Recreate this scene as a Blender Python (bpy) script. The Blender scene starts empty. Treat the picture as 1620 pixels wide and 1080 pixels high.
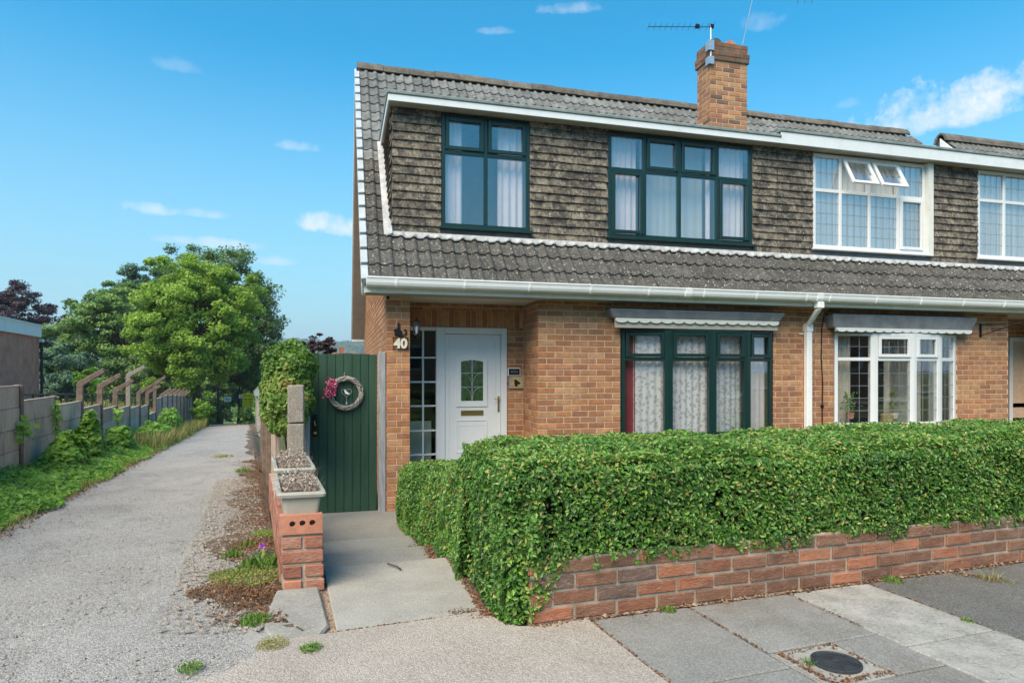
import bpy, math, random
import numpy as np
from mathutils import Vector, Matrix
R = math.radians
random.seed(7); RNG = np.random.default_rng(7)
C = bpy.context.scene
COL = C.collection
# ------------------------------------------------------------------ camera
YAW = R(15.13)
CZ = 1.19
F2 = (math.sin(YAW), math.cos(YAW)); R2 = (math.cos(YAW), -math.sin(YAW))
cd = bpy.data.cameras.new('camera'); cam = bpy.data.objects.new('camera', cd); COL.objects.link(cam)
cam.location = (0, 0, CZ); cam.rotation_euler = (R(90), 0, -YAW)
cd.sensor_width = 36; cd.lens = 22.22; cd.shift_y = 46 / 1620; cd.clip_end = 6000; cd.clip_start = .05
C.camera = cam
# ------------------------------------------------------------------ light
SUN_DIR = Vector((-.46, -.50, .78)).normalized()
sun_el = math.asin(SUN_DIR.z); sun_az = math.atan2(SUN_DIR.x, SUN_DIR.y)
w = bpy.data.worlds.new('World'); C.world = w; w.use_nodes = True
nt = w.node_tree; nt.nodes.clear(); N = nt.nodes; L = nt.links
def wn(t, **k):
    n = N.new(t)
    for a, b in k.items(): setattr(n, a, b)
    return n
out = wn('ShaderNodeOutputWorld'); bg = wn('ShaderNodeBackground'); bg.inputs[1].default_value = .05
sky = wn('ShaderNodeTexSky', sky_type='NISHITA', sun_disc=False)
sky.sun_elevation = sun_el; sky.sun_rotation = sun_az; sky.altitude = 0
sky.air_density = 1.15; sky.dust_density = .6; sky.ozone_density = 1.6
tc = wn('ShaderNodeTexCoord'); sep = wn('ShaderNodeSeparateXYZ'); L.new(tc.outputs['Generated'], sep.inputs[0])
def mth(op, a, b=None, c=None, clamp=False):
    n = wn('ShaderNodeMath', operation=op); n.use_clamp = clamp
    for i, v in enumerate((a, b, c)):
        if v is None: continue
        if isinstance(v, (int, float)): n.inputs[i].default_value = v
        else: L.new(v, n.inputs[i])
    return n.outputs[0]
az = mth('ARCTAN2', sep.outputs[0], sep.outputs[1]); el = mth('ARCSINE', sep.outputs[2])
noi = wn('ShaderNodeTexNoise'); noi.inputs['Scale'].default_value = 16; noi.inputs['Detail'].default_value = 9; noi.inputs['Roughness'].default_value = .62
L.new(tc.outputs['Generated'], noi.inputs['Vector'])
noi2 = wn('ShaderNodeTexNoise'); noi2.inputs['Scale'].default_value = 70; noi2.inputs['Detail'].default_value = 8; noi2.inputs['Roughness'].default_value = .7; L.new(tc.outputs['Generated'], noi2.inputs['Vector'])
nz = mth('ADD', mth('SUBTRACT', noi.outputs['Fac'], .5), mth('MULTIPLY', mth('SUBTRACT', noi2.outputs['Fac'], .5), .4))
mask = None
def dirpx(px, py):
    u = (px - 810) / 1000; v = (586 - py) / 1000
    x = F2[0] + u * R2[0]; y = F2[1] + u * R2[1]
    return math.atan2(x, y), math.atan2(v, math.hypot(x, y))
# each cloud: where it hangs in the sky (azimuth, elevation), half sizes, density
for px, py, rx, ry, dn in [(1560, 160, .17, .045, 1.0), (1500, 185, .13, .03, .9), (1625, 135, .10, .035, 1.0), (1440, 165, .06, .02, .45),
                           (518, 355, .050, .022, .95), (548, 362, .05, .02, .8), (240, 332, .04, .011, .5), (468, 232, .035, .010, .35),
                           (330, 385, .11, .010, .45), (325, 340, .04, .008, .3), (900, 15, .05, .011, .35), (780, 50, .03, .008, .3),
                           (1200, 40, .04, .018, .25), (280, 105, .03, .012, .14), (440, 415, .05, .01, .4), (1340, 165, .025, .012, .3)]:
    a0, e0 = dirpx(px, py)
    dx = mth('DIVIDE', mth('SUBTRACT', az, a0), rx); dy = mth('DIVIDE', mth('SUBTRACT', el, e0), ry)
    # flatter underside
    dy = mth('MULTIPLY', dy, mth('ADD', 1.0, mth('MULTIPLY', mth('LESS_THAN', dy, 0.0), .7)))
    d2 = mth('ADD', mth('MULTIPLY', dx, dx), mth('MULTIPLY', dy, dy))
    m = mth('MULTIPLY', mth('ADD', mth('SUBTRACT', .80, d2), mth('MULTIPLY', nz, 4.4)), .8, clamp=True)
    m = mth('MULTIPLY', m, dn)
    mask = m if mask is None else mth('MAXIMUM', mask, m)
# thin veil low in the sky
veil = mth('POWER', mth('SUBTRACT', 1.0, mth('DIVIDE', mth('MAXIMUM', el, 0.0), .46), clamp=True), 1.25, clamp=True)
mask = mth('MULTIPLY', mask, mth('GREATER_THAN', sep.outputs[2], 0.0))
hs = wn('ShaderNodeHueSaturation'); hs.inputs['Saturation'].default_value = 1.12; hs.inputs['Value'].default_value = 1.0; hs.inputs['Hue'].default_value = .487
L.new(sky.outputs[0], hs.inputs['Color'])
mv = wn('ShaderNodeMix', data_type='RGBA'); mv.inputs['B'].default_value = (2.5, 3.4, 4.0, 1)
tint = wn('ShaderNodeMix', data_type='RGBA', blend_type='MULTIPLY'); tint.inputs['Factor'].default_value = 1; tint.inputs['B'].default_value = (.13, .85, 1.04, 1); L.new(hs.outputs[0], tint.inputs['A'])
L.new(veil, mv.inputs['Factor']); L.new(tint.outputs['Result'], mv.inputs['A'])
mc = wn('ShaderNodeMix', data_type='RGBA'); mc.inputs['B'].default_value = (4.5, 4.75, 5.0, 1)
L.new(mask, mc.inputs['Factor']); L.new(mv.outputs['Result'], mc.inputs['A'])
L.new(mc.outputs['Result'], bg.inputs[0]); L.new(bg.outputs[0], out.inputs[0])
sl = bpy.data.lights.new('sun', 'SUN'); sl.energy = 1.5; sl.angle = R(50); sl.color = (1, .80, .56)
so = bpy.data.objects.new('sun', sl); COL.objects.link(so); so.rotation_euler = SUN_DIR.to_track_quat('Z', 'Y').to_euler()
C.view_settings.view_transform = 'Standard'; C.view_settings.look = 'None'; C.view_settings.gamma = 1; C.view_settings.exposure = 2.14
C.view_settings.use_curve_mapping = False
# ------------------------------------------------------------------ materials
def mat(name, cols, scale=5., detail=5, rough=.8, bump=.25, bscale=60., bdist=.01, rnd=None, rv=0., layers=(), spec=.3, metal=0., stretch=None, bump2=None, vor=None, coat=0):
    """cols: [(pos,rgb)] along a noise; rnd: [(pos,rgb)] chosen per piece; layers: (scale, lo, hi, rgb, amount) patches of stain or lichen"""
    m = bpy.data.materials.new(name); m.use_nodes = True; t = m.node_tree; n = t.nodes; l = t.links; n.clear()
    o = n.new('ShaderNodeOutputMaterial'); p = n.new('ShaderNodeBsdfPrincipled'); l.new(p.outputs[0], o.inputs[0])
    g = n.new('ShaderNodeNewGeometry')
    vec = g.outputs['Position']
    if stretch:
        mp = n.new('ShaderNodeMapping'); mp.inputs['Scale'].default_value = stretch; l.new(vec, mp.inputs[0]); vec = mp.outputs[0]
    def noise(s, d=5, r=.6):
        x = n.new('ShaderNodeTexNoise'); x.inputs['Scale'].default_value = s; x.inputs['Detail'].default_value = d; x.inputs['Roughness'].default_value = r
        l.new(vec, x.inputs['Vector']); return x.outputs['Fac']
    def ramp(src, cs, interp='LINEAR'):
        x = n.new('ShaderNodeValToRGB'); x.color_ramp.interpolation = interp; e = x.color_ramp.elements
        while len(e) < len(cs): e.new(.5)
        for i, (q, c) in enumerate(cs): e[i].position = q; e[i].color = (*c, 1)
        l.new(src, x.inputs[0]); return x.outputs[0]
    def math_(op, a, b, clamp=False):
        x = n.new('ShaderNodeMath'); x.operation = op; x.use_clamp = clamp
        for i, v in enumerate((a, b)):
            if isinstance(v, (int, float)): x.inputs[i].default_value = v
            else: l.new(v, x.inputs[i])
        return x.outputs[0]
    def mix(f, a, b, bt='MIX'):
        x = n.new('ShaderNodeMix'); x.data_type = 'RGBA'; x.blend_type = bt
        for k, v in (('Factor', f), ('A', a), ('B', b)):
            if isinstance(v, (int, float)): x.inputs[k].default_value = v
            elif isinstance(v, tuple): x.inputs[k].default_value = (*v, 1)
            else: l.new(v, x.inputs[k])
        return x.outputs['Result']
    col = ramp(noise(scale, detail), cols)
    if rnd or rv:
        oi = n.new('ShaderNodeObjectInfo')
        rr = math_('FRACT', math_('ADD', oi.outputs['Random'], g.outputs['Random Per Island']), 0)
        if rnd:
            rc = ramp(rr, rnd, 'CONSTANT'); col = mix(1.0, rc, col, 'MULTIPLY')
        if rv:
            r2 = math_('FRACT', math_('MULTIPLY', rr, 7.31), 0)
            s = math_('ADD', math_('MULTIPLY', r2, rv * 2), 1 - rv)
            cb = n.new('ShaderNodeCombineColor')
            for i in range(3): l.new(s, cb.inputs[i])
            col = mix(1.0, col, cb.outputs[0], 'MULTIPLY')
    for (s, lo, hi, c, amt, *st) in layers:
        f = noise(s, 7, .68)
        if st:
            mp2 = n.new('ShaderNodeMapping'); mp2.vector_type = 'TEXTURE'; mp2.inputs['Rotation'].default_value = (0, 0, R(7.65)); mp2.inputs['Scale'].default_value = tuple(1 / q for q in st[0]); l.new(vec, mp2.inputs[0]); l.new(mp2.outputs[0], f.node.inputs['Vector'])
        x = n.new('ShaderNodeMapRange'); x.inputs[1].default_value = lo; x.inputs[2].default_value = hi; l.new(f, x.inputs[0])
        col = mix(math_('MULTIPLY', x.outputs[0], amt), col, c)
    hsrc = None
    if vor:
        vo = n.new('ShaderNodeTexVoronoi'); vo.inputs['Scale'].default_value = vor[0]; l.new(vec, vo.inputs['Vector'])
        sp = n.new('ShaderNodeSeparateColor'); l.new(vo.outputs['Color'], sp.inputs[0])
        k = ramp(sp.outputs[0], vor[1]); col = mix(vor[2], col, k)
        hsrc = math_('MULTIPLY', vo.outputs['Distance'], -1.0)
    l.new(col, p.inputs['Base Color'])
    p.inputs['Roughness'].default_value = rough; p.inputs['Metallic'].default_value = metal
    p.inputs['Specular IOR Level'].default_value = spec
    if coat: p.inputs['Coat Weight'].default_value = coat
    if bump:
        b = n.new('ShaderNodeBump'); b.inputs['Strength'].default_value = bump; b.inputs['Distance'].default_value = bdist
        h = noise(bscale, 8, .65)
        if bump2: h = math_('ADD', h, math_('MULTIPLY', noise(bump2[0], 4), bump2[1]))
        if hsrc is not None: h = math_('ADD', h, math_('MULTIPLY', hsrc, 1.2))
        l.new(h, b.inputs['Height']); l.new(b.outputs[0], p.inputs['Normal'])
    return m
G = lambda v: (v, v, v)
def plain(name, c, rough=.5, var=.08, bump=.04, spec=.4, metal=0., dirt=None, scale=6):
    a = tuple(max(0, x * (1 - var)) for x in c); b = tuple(x * (1 + var) for x in c)
    return mat(name, [(.3, a), (.7, b)], scale=scale, rough=rough, bump=bump, bscale=90, spec=spec, metal=metal, bdist=.004,
               layers=[(4., .52, .75, dirt, .35)] if dirt else ())
M = {}
bn = [(.35, G(.78)), (.65, G(1.12))]
M['brick'] = mat('orange_brick', bn, scale=14, rough=.9, bump=.45, bscale=120, bdist=.004, rv=.12,
                 rnd=[(0, (.47, .225, .105)), (.16, (.40, .175, .085)), (.30, (.50, .26, .13)), (.46, (.38, .17, .095)), (.58, (.45, .22, .115)), (.72, (.49, .27, .145)), (.84, (.35, .155, .085)), (.92, (.44, .205, .11))],
                 layers=[(1.6, .60, .78, (.55, .36, .23), .35), (.9, .50, .66, (.26, .14, .085), .38), (40, .60, .68, (.16, .09, .055), .45)])
M['mortar'] = mat('sandy_mortar', [(.3, (.52, .385, .28)), (.7, (.69, .53, .405))], scale=20, rough=.95, bump=.5, bscale=180, bdist=.003, layers=[(2, .6, .8, (.34, .21, .14), .5)])
M['sidewall'] = M['brick']
M['gbrick'] = mat('red_garden_brick', bn, scale=12, rough=.88, bump=.9, bscale=55, bdist=.012, rv=.13,
                  rnd=[(0, (.30, .145, .095)), (.17, (.235, .12, .085)), (.34, (.42, .17, .10)), (.44, (.28, .14, .092)), (.6, (.19, .12, .10)), (.68, (.35, .155, .095)), (.84, (.26, .14, .095)), (.93, (.47, .19, .11))],
                  stretch=(1, 1, 2.4), layers=[(3, .50, .68, (.27, .20, .155), .6), (28, .56, .64, (.40, .34, .28), .45), (5, .56, .68, (.095, .07, .058), .5), (70, .58, .64, (.10, .06, .05), .5)])
M['dwarfbrick'] = mat('pink_red_rustic_brick', bn, scale=12, rough=.9, bump=.9, bscale=45, bdist=.012, rv=.1, stretch=(1, 1, 2),
                      rnd=[(0, (.38, .165, .115)), (.25, (.30, .125, .09)), (.5, (.42, .20, .145)), (.75, (.33, .14, .10))], layers=[(9, .5, .65, (.45, .33, .27), .5), (24, .56, .64, (.14, .07, .055), .5)])
M['gmortar'] = mat('grey_mortar', [(.3, (.33, .285, .235)), (.7, (.54, .47, .39))], scale=14, rough=.95, bump=.8, bscale=90, bdist=.008, layers=[(5, .55, .75, (.13, .11, .09), .6)])
M['chbrick'] = mat('chimney_brick', bn, scale=10, rough=.9, bump=.5, bscale=90, bdist=.004, rv=.15,
                   rnd=[(0, (.44, .22, .115)), (.2, (.37, .175, .10)), (.4, (.48, .26, .13)), (.6, (.33, .155, .095)), (.75, (.43, .23, .13)), (.88, (.18, .11, .08))],
                   layers=[(5, .52, .68, (.12, .085, .065), .6)])
M['sootbrick'] = mat('weathered_brick', bn, scale=10, rough=.92, bump=.6, bscale=90, bdist=.005, rv=.15,
                   rnd=[(0, (.24, .13, .085)), (.3, (.17, .10, .07)), (.6, (.28, .13, .08)), (.8, (.14, .10, .08))],
                   layers=[(8, .5, .66, (.10, .10, .07), .6), (20, .6, .7, (.33, .33, .28), .5)])
rooflay = [(2.2, .50, .72, (.085, .078, .068), .5), (26, .55, .62, (.035, .033, .03), .75), (34, .61, .64, (.62, .62, .58), .85), (9, .58, .70, (.16, .145, .11), .4), (48, .58, .61, (.28, .27, .25), .45)]
M['tile'] = mat('weathered_roof_tile', [(.3, (.048, .047, .046)), (.7, (.105, .103, .10))], scale=9, rough=.9, bump=.7, bscale=70, bdist=.006, rv=.2, layers=rooflay)
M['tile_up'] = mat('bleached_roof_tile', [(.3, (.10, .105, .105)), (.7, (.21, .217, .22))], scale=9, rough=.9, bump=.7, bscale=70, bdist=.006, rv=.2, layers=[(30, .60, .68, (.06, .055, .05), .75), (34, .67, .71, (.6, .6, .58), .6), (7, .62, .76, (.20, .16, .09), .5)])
M['ridge'] = mat('mossy_ridge_tile', [(.3, (.085, .075, .065)), (.7, (.18, .16, .14))], scale=8, rough=.92, bump=.9, bscale=45, bdist=.01, rv=.2, layers=[(14, .55, .68, (.10, .105, .05), .6), (22, .62, .70, (.42, .42, .38), .6)])
M['hung'] = mat('weathered_hung_tile', [(.3, (.155, .125, .098)), (.7, (.31, .265, .21))], scale=12, rough=.9, bump=.5, bscale=90, bdist=.004, rv=.22,
                layers=[(8.5, .42, .58, (.045, .042, .042), .9), (34, .53, .60, (.06, .055, .05), .8), (28, .58, .63, (.46, .44, .37), .55)])
M['upvc'] = plain('white_plastic', (.74, .76, .79), rough=.35, var=.03, bump=.02)
M['upvc_old'] = plain('dull_white_plastic', (.74, .74, .70), rough=.45, var=.06, dirt=(.38, .37, .30))
M['gutter'] = plain('white_gutter_plastic', (.86, .87, .88), rough=.4, var=.03, dirt=(.60, .60, .56))
M['fascia'] = plain('white_painted_board', (.72, .76, .80), rough=.5, var=.04, dirt=(.50, .50, .47))
M['soffit'] = plain('grey_soffit_board', (.42, .39, .34), rough=.7, var=.08, dirt=(.25, .22, .18))
M['felt'] = mat('grey_green_felt', [(.3, (.15, .19, .19)), (.7, (.27, .32, .31))], scale=6, rough=.9, bump=.4, bscale=80, layers=[(7, .55, .72, (.09, .10, .09), .6)])
M['lead'] = mat('lead_sheet', [(.3, (.17, .18, .20)), (.7, (.30, .31, .34))], scale=5, rough=.6, bump=.25, bscale=20, layers=[(6, .6, .75, (.45, .46, .48), .5)])
M['vergecap'] = plain('weathered_verge_cap', (.42, .47, .52), rough=.6, var=.15, dirt=(.20, .20, .19))
M['leadwhite'] = mat('white_oxidised_lead', [(.3, (.26, .27, .28)), (.7, (.52, .53, .55))], scale=9, rough=.7, bump=.3, bscale=30)
M['greenframe'] = plain('dark_green_plastic', (.006, .030, .028), rough=.32, var=.12, bump=.02, spec=.5)
M['gategreen'] = mat('dark_green_paint', [(.3, (.022, .062, .040)), (.7, (.036, .085, .056))], scale=4, rough=.6, bump=.3, bscale=30, stretch=(6, 6, .6), rv=.1, layers=[(16, .68, .76, (.13, .15, .12), .5)])
M['oldwood'] = mat('grey_weathered_timber', [(.3, (.24, .24, .25)), (.7, (.42, .42, .44))], scale=8, rough=.9, bump=.6, bscale=30, stretch=(6, 6, .6))
M['curtain'] = plain('pale_pink_curtain', (.90, .80, .84), rough=.95, var=.05, bump=.1)
M['skysheen'] = plain('pale_sky_sheen', (.66, .70, .72), rough=.95, var=.04, bump=.05)  # tone of reflected sky, for an added sheet behind the glass
M['redcurtain'] = plain('dusky_red_curtain', (.30, .055, .07), rough=.95, var=.1)
M['creamcurtain'] = plain('cream_curtain', (.62, .58, .50), rough=.95, var=.06)
M['dark'] = plain('dark_interior', (.05, .05, .05), rough=.9)
M['room'] = plain('room_wall', (.32, .26, .20), rough=.95)
M['black'] = plain('black_iron', (.012, .012, .014), rough=.45, metal=.3)
M['blackp'] = plain('black_slate', (.012, .015, .022), rough=.4)
M['white'] = plain('white_paint', (.80, .80, .80), rough=.5, var=.03)
M['cream'] = plain('cream_letter', (.78, .72, .60), rough=.6, var=.05)
M['brass'] = plain('brass', (.65, .45, .16), rough=.28, metal=.9, var=.1)
M['gold'] = plain('old_gold_disc', (.52, .40, .16), rough=.6, var=.3, scale=30)
M['slab_grey'] = plain('stone_plaque', (.36, .34, .31), rough=.85, var=.2, bump=.3, scale=30)
M['galv'] = plain('galvanised_steel', (.50, .54, .58), rough=.4, metal=.7, var=.12, scale=30)
M['pot'] = mat('grey_plastic_planter', [(.3, (.33, .32, .28)), (.7, (.42, .41, .37))], scale=5, rough=.65, bump=.1, bscale=60, layers=[(7, .58, .75, (.22, .20, .16), .35)])
conl = [(1.1, .48, .64, (.17, .16, .145), .6), (60, 0.55, 0.63, (.52, .50, .46), .5), (75, 0.57, 0.65, (.12, .11, .10), .5), (6, .60, .74, (.16, .15, .12), .45)]
M['conc'] = mat('grey_concrete', [(.3, (.26, .25, .23)), (.7, (.36, .345, .32))], scale=4, rough=.93, bump=.5, bscale=160, bdist=.004, layers=conl)
M['path'] = mat('path_concrete', [(.3, (.235, .23, .215)), (.7, (.33, .32, .30))], scale=2.2, vor=(160, [(0, (.15, .145, .135)), (.5, (.26, .255, .24)), (1, (.42, .41, .39))], .32), rough=.93, bump=.55, bscale=150, bdist=.004, rv=.07, layers=conl)
M['path_front'] = mat('paler_path_concrete', [(.3, (.27, .26, .24)), (.7, (.38, .37, .34))], scale=3, rough=.93, bump=.6, bscale=150, bdist=.004, layers=[(110, 0.53, 0.61, (.58, .55, .5), .5), (95, 0.55, 0.63, (.18, .16, .14), .5)])
M['apron'] = mat('pinkish_concrete', [(.3, (.33, .285, .25)), (.7, (.45, .40, .355))], scale=3, vor=(150, [(0, (.22, .19, .165)), (.5, (.39, .345, .31)), (1, (.58, .54, .50))], .42), rough=.94, bump=.7, bscale=170, bdist=.005,
                 layers=[(110, 0.53, 0.61, (.58, .54, .50), .6), (95, 0.55, 0.63, (.17, .14, .12), .6), (1.3, .5, .68, (.25, .205, .175), .55)])
M['flag'] = mat('grey_paving_flag', [(.3, (.185, .183, .175)), (.7, (.265, .26, .25))], vor=(170, [(0, (.12, .12, .115)), (.5, (.24, .235, .23)), (1, (.42, .41, .40))], .35), scale=3, rough=.92, bump=.5, bscale=180, bdist=.003, rv=.09,
                layers=[(120, 0.55, 0.63, (.42, .42, .41), .45), (90, 0.57, 0.65, (.11, .11, .11), .5), (1.6, .50, .62, (.14, .13, .115), .65)])
M['flag_rough'] = mat('worn_rough_flag', [(.3, (.24, .235, .22)), (.7, (.42, .41, .39))], scale=7, rough=.95, bump=1.0, bscale=75, bdist=.008,
                layers=[(60, .52, .62, (.50, .49, .47), .6), (55, .56, .64, (.14, .13, .12), .6)])
M['tarmac'] = mat('dark_tarmac', [(.3, (.125, .123, .118)), (.7, (.19, .186, .18))], scale=5, vor=(160, [(0, (.05, .05, .05)), (.6, (.12, .118, .113)), (1, (.26, .255, .25))], .5), rough=.95, bump=.7, bscale=200, bdist=.004, layers=[(120, .6, .67, (.30, .29, .28), .5), (2, .5, .7, (.17, .155, .14), .4)])
M['drive'] = mat('worn_stony_tarmac', [(.28, (.27, .255, .243)), (.72, (.46, .44, .42))], scale=1.1, rough=.95, bump=.6, bscale=160, bdist=.006,
                 vor=(165, [(0, (.11, .10, .10)), (.4, (.26, .25, .245)), (.75, (.37, .36, .35)), (1, (.66, .64, .62))], .55),
                 layers=[(.8, .50, .60, (.155, .15, .148), .75, (1, .3, 1)), (1.6, .52, .66, (.50, .48, .45), .45, (1, .3, 1)), (3, .55, .64, (.14, .135, .13), .6, (1, .5, 1)), (14, .56, .64, (.13, .12, .115), .55)])
M['dirt'] = mat('dry_brown_soil', [(.3, (.10, .068, .048)), (.7, (.21, .155, .115))], scale=7, rough=.97, bump=1, bscale=60, bdist=.02, layers=[(40, .56, .66, (.34, .27, .21), .6), (30, .56, .66, (.05, .03, .022), .6), (2.5, .55, .7, (.30, .27, .24), .5)])
M['ground'] = mat('rough_grass_ground', [(.3, (.05, .075, .022)), (.7, (.12, .13, .05))], scale=3, rough=.97, bump=.8, bscale=30, bdist=.05, layers=[(.35, .5, .65, (.20, .17, .08), .6)])
M['fencec'] = mat('stained_concrete_board', [(.3, (.34, .30, .25)), (.7, (.50, .44, .38))], scale=2.5, rough=.93, bump=.5, bscale=60, bdist=.006, rv=.1, stretch=(1, 1, .35), layers=[(9, .52, .66, (.12, .11, .095), .55), (14, .64, .74, (.42, .40, .36), .4)])
M['fencer'] = mat('brown_concrete_board', [(.3, (.34, .245, .20)), (.7, (.50, .38, .32))], scale=2.5, rough=.93, bump=.5, bscale=60, bdist=.006, rv=.12, stretch=(1, 1, .35), layers=[(9, .52, .66, (.11, .085, .07), .55)])
M['fencep'] = mat('dark_concrete_post', [(.3, (.12, .085, .07)), (.7, (.24, .18, .15))], scale=9, rough=.93, bump=.8, bscale=40, bdist=.008, layers=[(20, .56, .68, (.33, .27, .23), .5)])
M['fencetop'] = mat('pale_concrete_top', [(.3, (.33, .28, .24)), (.7, (.50, .44, .38))], scale=9, rough=.93, bump=.4, bscale=60)
M['pebble'] = mat('pebbled_concrete_post', [(.3, (.22, .195, .165)), (.7, (.34, .30, .26))], scale=9, rough=.93, bump=.6, bscale=80, bdist=.006,
                  vor=(150, [(0, (.18, .15, .13)), (.5, (.32, .28, .24)), (1, (.52, .46, .40))], .5))
M['bark'] = mat('bark', [(.3, (.05, .04, .03)), (.7, (.12, .10, .08))], scale=6, rough=.95, bump=1, bscale=20, bdist=.03)
M['twig'] = mat('hedge_twigs', [(.3, (.02, .018, .010)), (.7, (.05, .04, .022))], scale=20, rough=.95, bump=1, bscale=40, bdist=.04)
M['hallbrick'] = mat('dark_brown_brick', [(.35, (.42, .17, .12)), (.65, (.52, .25, .18))], scale=3, rough=.92, bump=.6, bscale=40, bdist=.01, rv=.18, layers=[(1.2, .5, .7, (.20, .13, .10), .4), (25, .66, .72, (.40, .36, .32), .5)])
M['hallwhite'] = plain('pale_blue_fascia_panel', (.78, .80, .82), rough=.5, var=.04)
M['steel_dark'] = plain('dark_metal', (.03, .03, .03), rough=.6)
M['yellow'] = plain('yellow_sign', (.98, .66, .02), rough=.5, var=.03)
M['render'] = plain('pale_render', (.55, .54, .50), rough=.9, var=.08)
M['redroof'] = plain('red_roof', (.30, .10, .06), rough=.9, var=.2, scale=2)
M['slate'] = plain('dark_slate_roof', (.08, .08, .085), rough=.8, var=.2)
M['cast'] = mat('cast_iron_lid', [(.3, (.025, .028, .034)), (.7, (.05, .055, .062))], scale=20, rough=.55, bump=.4, bscale=80, bdist=.003, spec=.4)
M['rubble'] = mat('crumbled_mortar', [(.3, (.20, .13, .09)), (.7, (.42, .34, .27))], scale=25, rough=.97, bump=1, bscale=60, bdist=.01, layers=[(30, .52, .62, (.14, .07, .03), .7)])
M['wicker'] = mat('grey_willow', [(.3, (.24, .21, .19)), (.7, (.46, .42, .40))], scale=30, rough=.85, bump=.4, bscale=90)
M['pink'] = plain('magenta_petal', (.62, .04, .16), rough=.7, var=.3, scale=40)
M['pinkpale'] = plain('pale_pink_petal', (.75, .30, .42), rough=.7, var=.2, scale=40)
M['purple'] = plain('purple_petal', (.36, .10, .50), rough=.7)
M['orange'] = plain('cut_red_brick_face', (.46, .20, .135), rough=.9, var=.2, bump=.4, scale=20)
M['hole'] = plain('shadowed_brick_core', (.22, .09, .06), rough=.9)

def glass(name, refl, tint=(.98, .985, .985), rough=.02):
    m = bpy.data.materials.new(name); m.use_nodes = True; t = m.node_tree; n = t.nodes; l = t.links; n.clear()
    o = n.new('ShaderNodeOutputMaterial'); a = n.new('ShaderNodeBsdfTransparent'); a.inputs[0].default_value = (*tint, 1)
    b = n.new('ShaderNodeBsdfGlossy'); b.inputs['Roughness'].default_value = rough; b.inputs[0].default_value = (.95, .97, 1, 1)
    nz_ = n.new('ShaderNodeTexNoise'); nz_.inputs['Scale'].default_value = 1.4; bp = n.new('ShaderNodeBump'); bp.inputs['Strength'].default_value = .03; bp.inputs['Distance'].default_value = .05
    g = n.new('ShaderNodeNewGeometry'); l.new(g.outputs['Position'], nz_.inputs['Vector']); l.new(nz_.outputs['Fac'], bp.inputs['Height']); l.new(bp.outputs[0], b.inputs['Normal'])
    lw = n.new('ShaderNodeLayerWeight'); lw.inputs[0].default_value = .35
    x = n.new('ShaderNodeMath'); x.operation = 'MULTIPLY_ADD'; x.use_clamp = True; x.inputs[1].default_value = .35; x.inputs[2].default_value = refl
    l.new(lw.outputs['Fresnel'], x.inputs[0])
    mx = n.new('ShaderNodeMixShader'); l.new(x.outputs[0], mx.inputs[0]); l.new(a.outputs[0], mx.inputs[1]); l.new(b.outputs[0], mx.inputs[2]); l.new(mx.outputs[0], o.inputs[0])
    return m
M['glass'] = glass('window_glass', .03)
M['glass_up'] = glass('coated_window_glass', .11)
def lace(name, c, scale, dens):
    m = bpy.data.materials.new(name); m.use_nodes = True; t = m.node_tree; n = t.nodes; l = t.links; n.clear()
    o = n.new('ShaderNodeOutputMaterial'); a = n.new('ShaderNodeBsdfTransparent'); b = n.new('ShaderNodeBsdfDiffuse'); b.inputs[0].default_value = (*c, 1)
    tr = n.new('ShaderNodeBsdfTranslucent'); tr.inputs[0].default_value = (*c, 1)
    g = n.new('ShaderNodeNewGeometry'); v = n.new('ShaderNodeTexVoronoi'); v.inputs['Scale'].default_value = scale; l.new(g.outputs['Position'], v.inputs['Vector'])
    z = n.new('ShaderNodeTexNoise'); z.inputs['Scale'].default_value = scale * 1.6; z.inputs['Detail'].default_value = 4; l.new(g.outputs['Position'], z.inputs['Vector'])
    mm = n.new('ShaderNodeMath'); mm.operation = 'ADD'; l.new(v.outputs['Distance'], mm.inputs[0]); l.new(z.outputs['Fac'], mm.inputs[1])
    r = n.new('ShaderNodeMapRange'); r.inputs[1].default_value = .86; r.inputs[2].default_value = 1.0; r.inputs[3].default_value = dens; r.inputs[4].default_value = 1; l.new(mm.outputs[0], r.inputs[0])
    m1 = n.new('ShaderNodeMixShader'); m1.inputs[0].default_value = .3; l.new(b.outputs[0], m1.inputs[1]); l.new(tr.outputs[0], m1.inputs[2])
    m2 = n.new('ShaderNodeMixShader'); l.new(r.outputs[0], m2.inputs[0]); l.new(a.outputs[0], m2.inputs[1]); l.new(m1.outputs[0], m2.inputs[2]); l.new(m2.outputs[0], o.inputs[0])
    return m
M['lace'] = lace('lace_net', (.97, .97, 1.0), 19, .70)
M['net'] = lace('plain_net', (.93, .93, .92), 90, .98)
def leafmat(name, cs, rough=.45, trans=.3, spec=.4):
    m = bpy.data.materials.new(name); m.use_nodes = True; t = m.node_tree; n = t.nodes; l = t.links; n.clear()
    o = n.new('ShaderNodeOutputMaterial'); p = n.new('ShaderNodeBsdfPrincipled'); at = n.new('ShaderNodeAttribute'); at.attribute_name = 'tone'
    x = n.new('ShaderNodeValToRGB'); e = x.color_ramp.elements
    while len(e) < len(cs): e.new(.5)
    for i, (q, c) in enumerate(cs): e[i].position = q; e[i].color = (*c, 1)
    l.new(at.outputs['Fac'], x.inputs[0]); l.new(x.outputs[0], p.inputs['Base Color'])
    p.inputs['Roughness'].default_value = rough; p.inputs['Specular IOR Level'].default_value = spec
    tr = n.new('ShaderNodeBsdfTranslucent'); l.new(x.outputs[0], tr.inputs[0])
    mx = n.new('ShaderNodeMixShader'); mx.inputs[0].default_value = trans; l.new(p.outputs[0], mx.inputs[1]); l.new(tr.outputs[0], mx.inputs[2]); l.new(mx.outputs[0], o.inputs[0])
    return m
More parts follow.
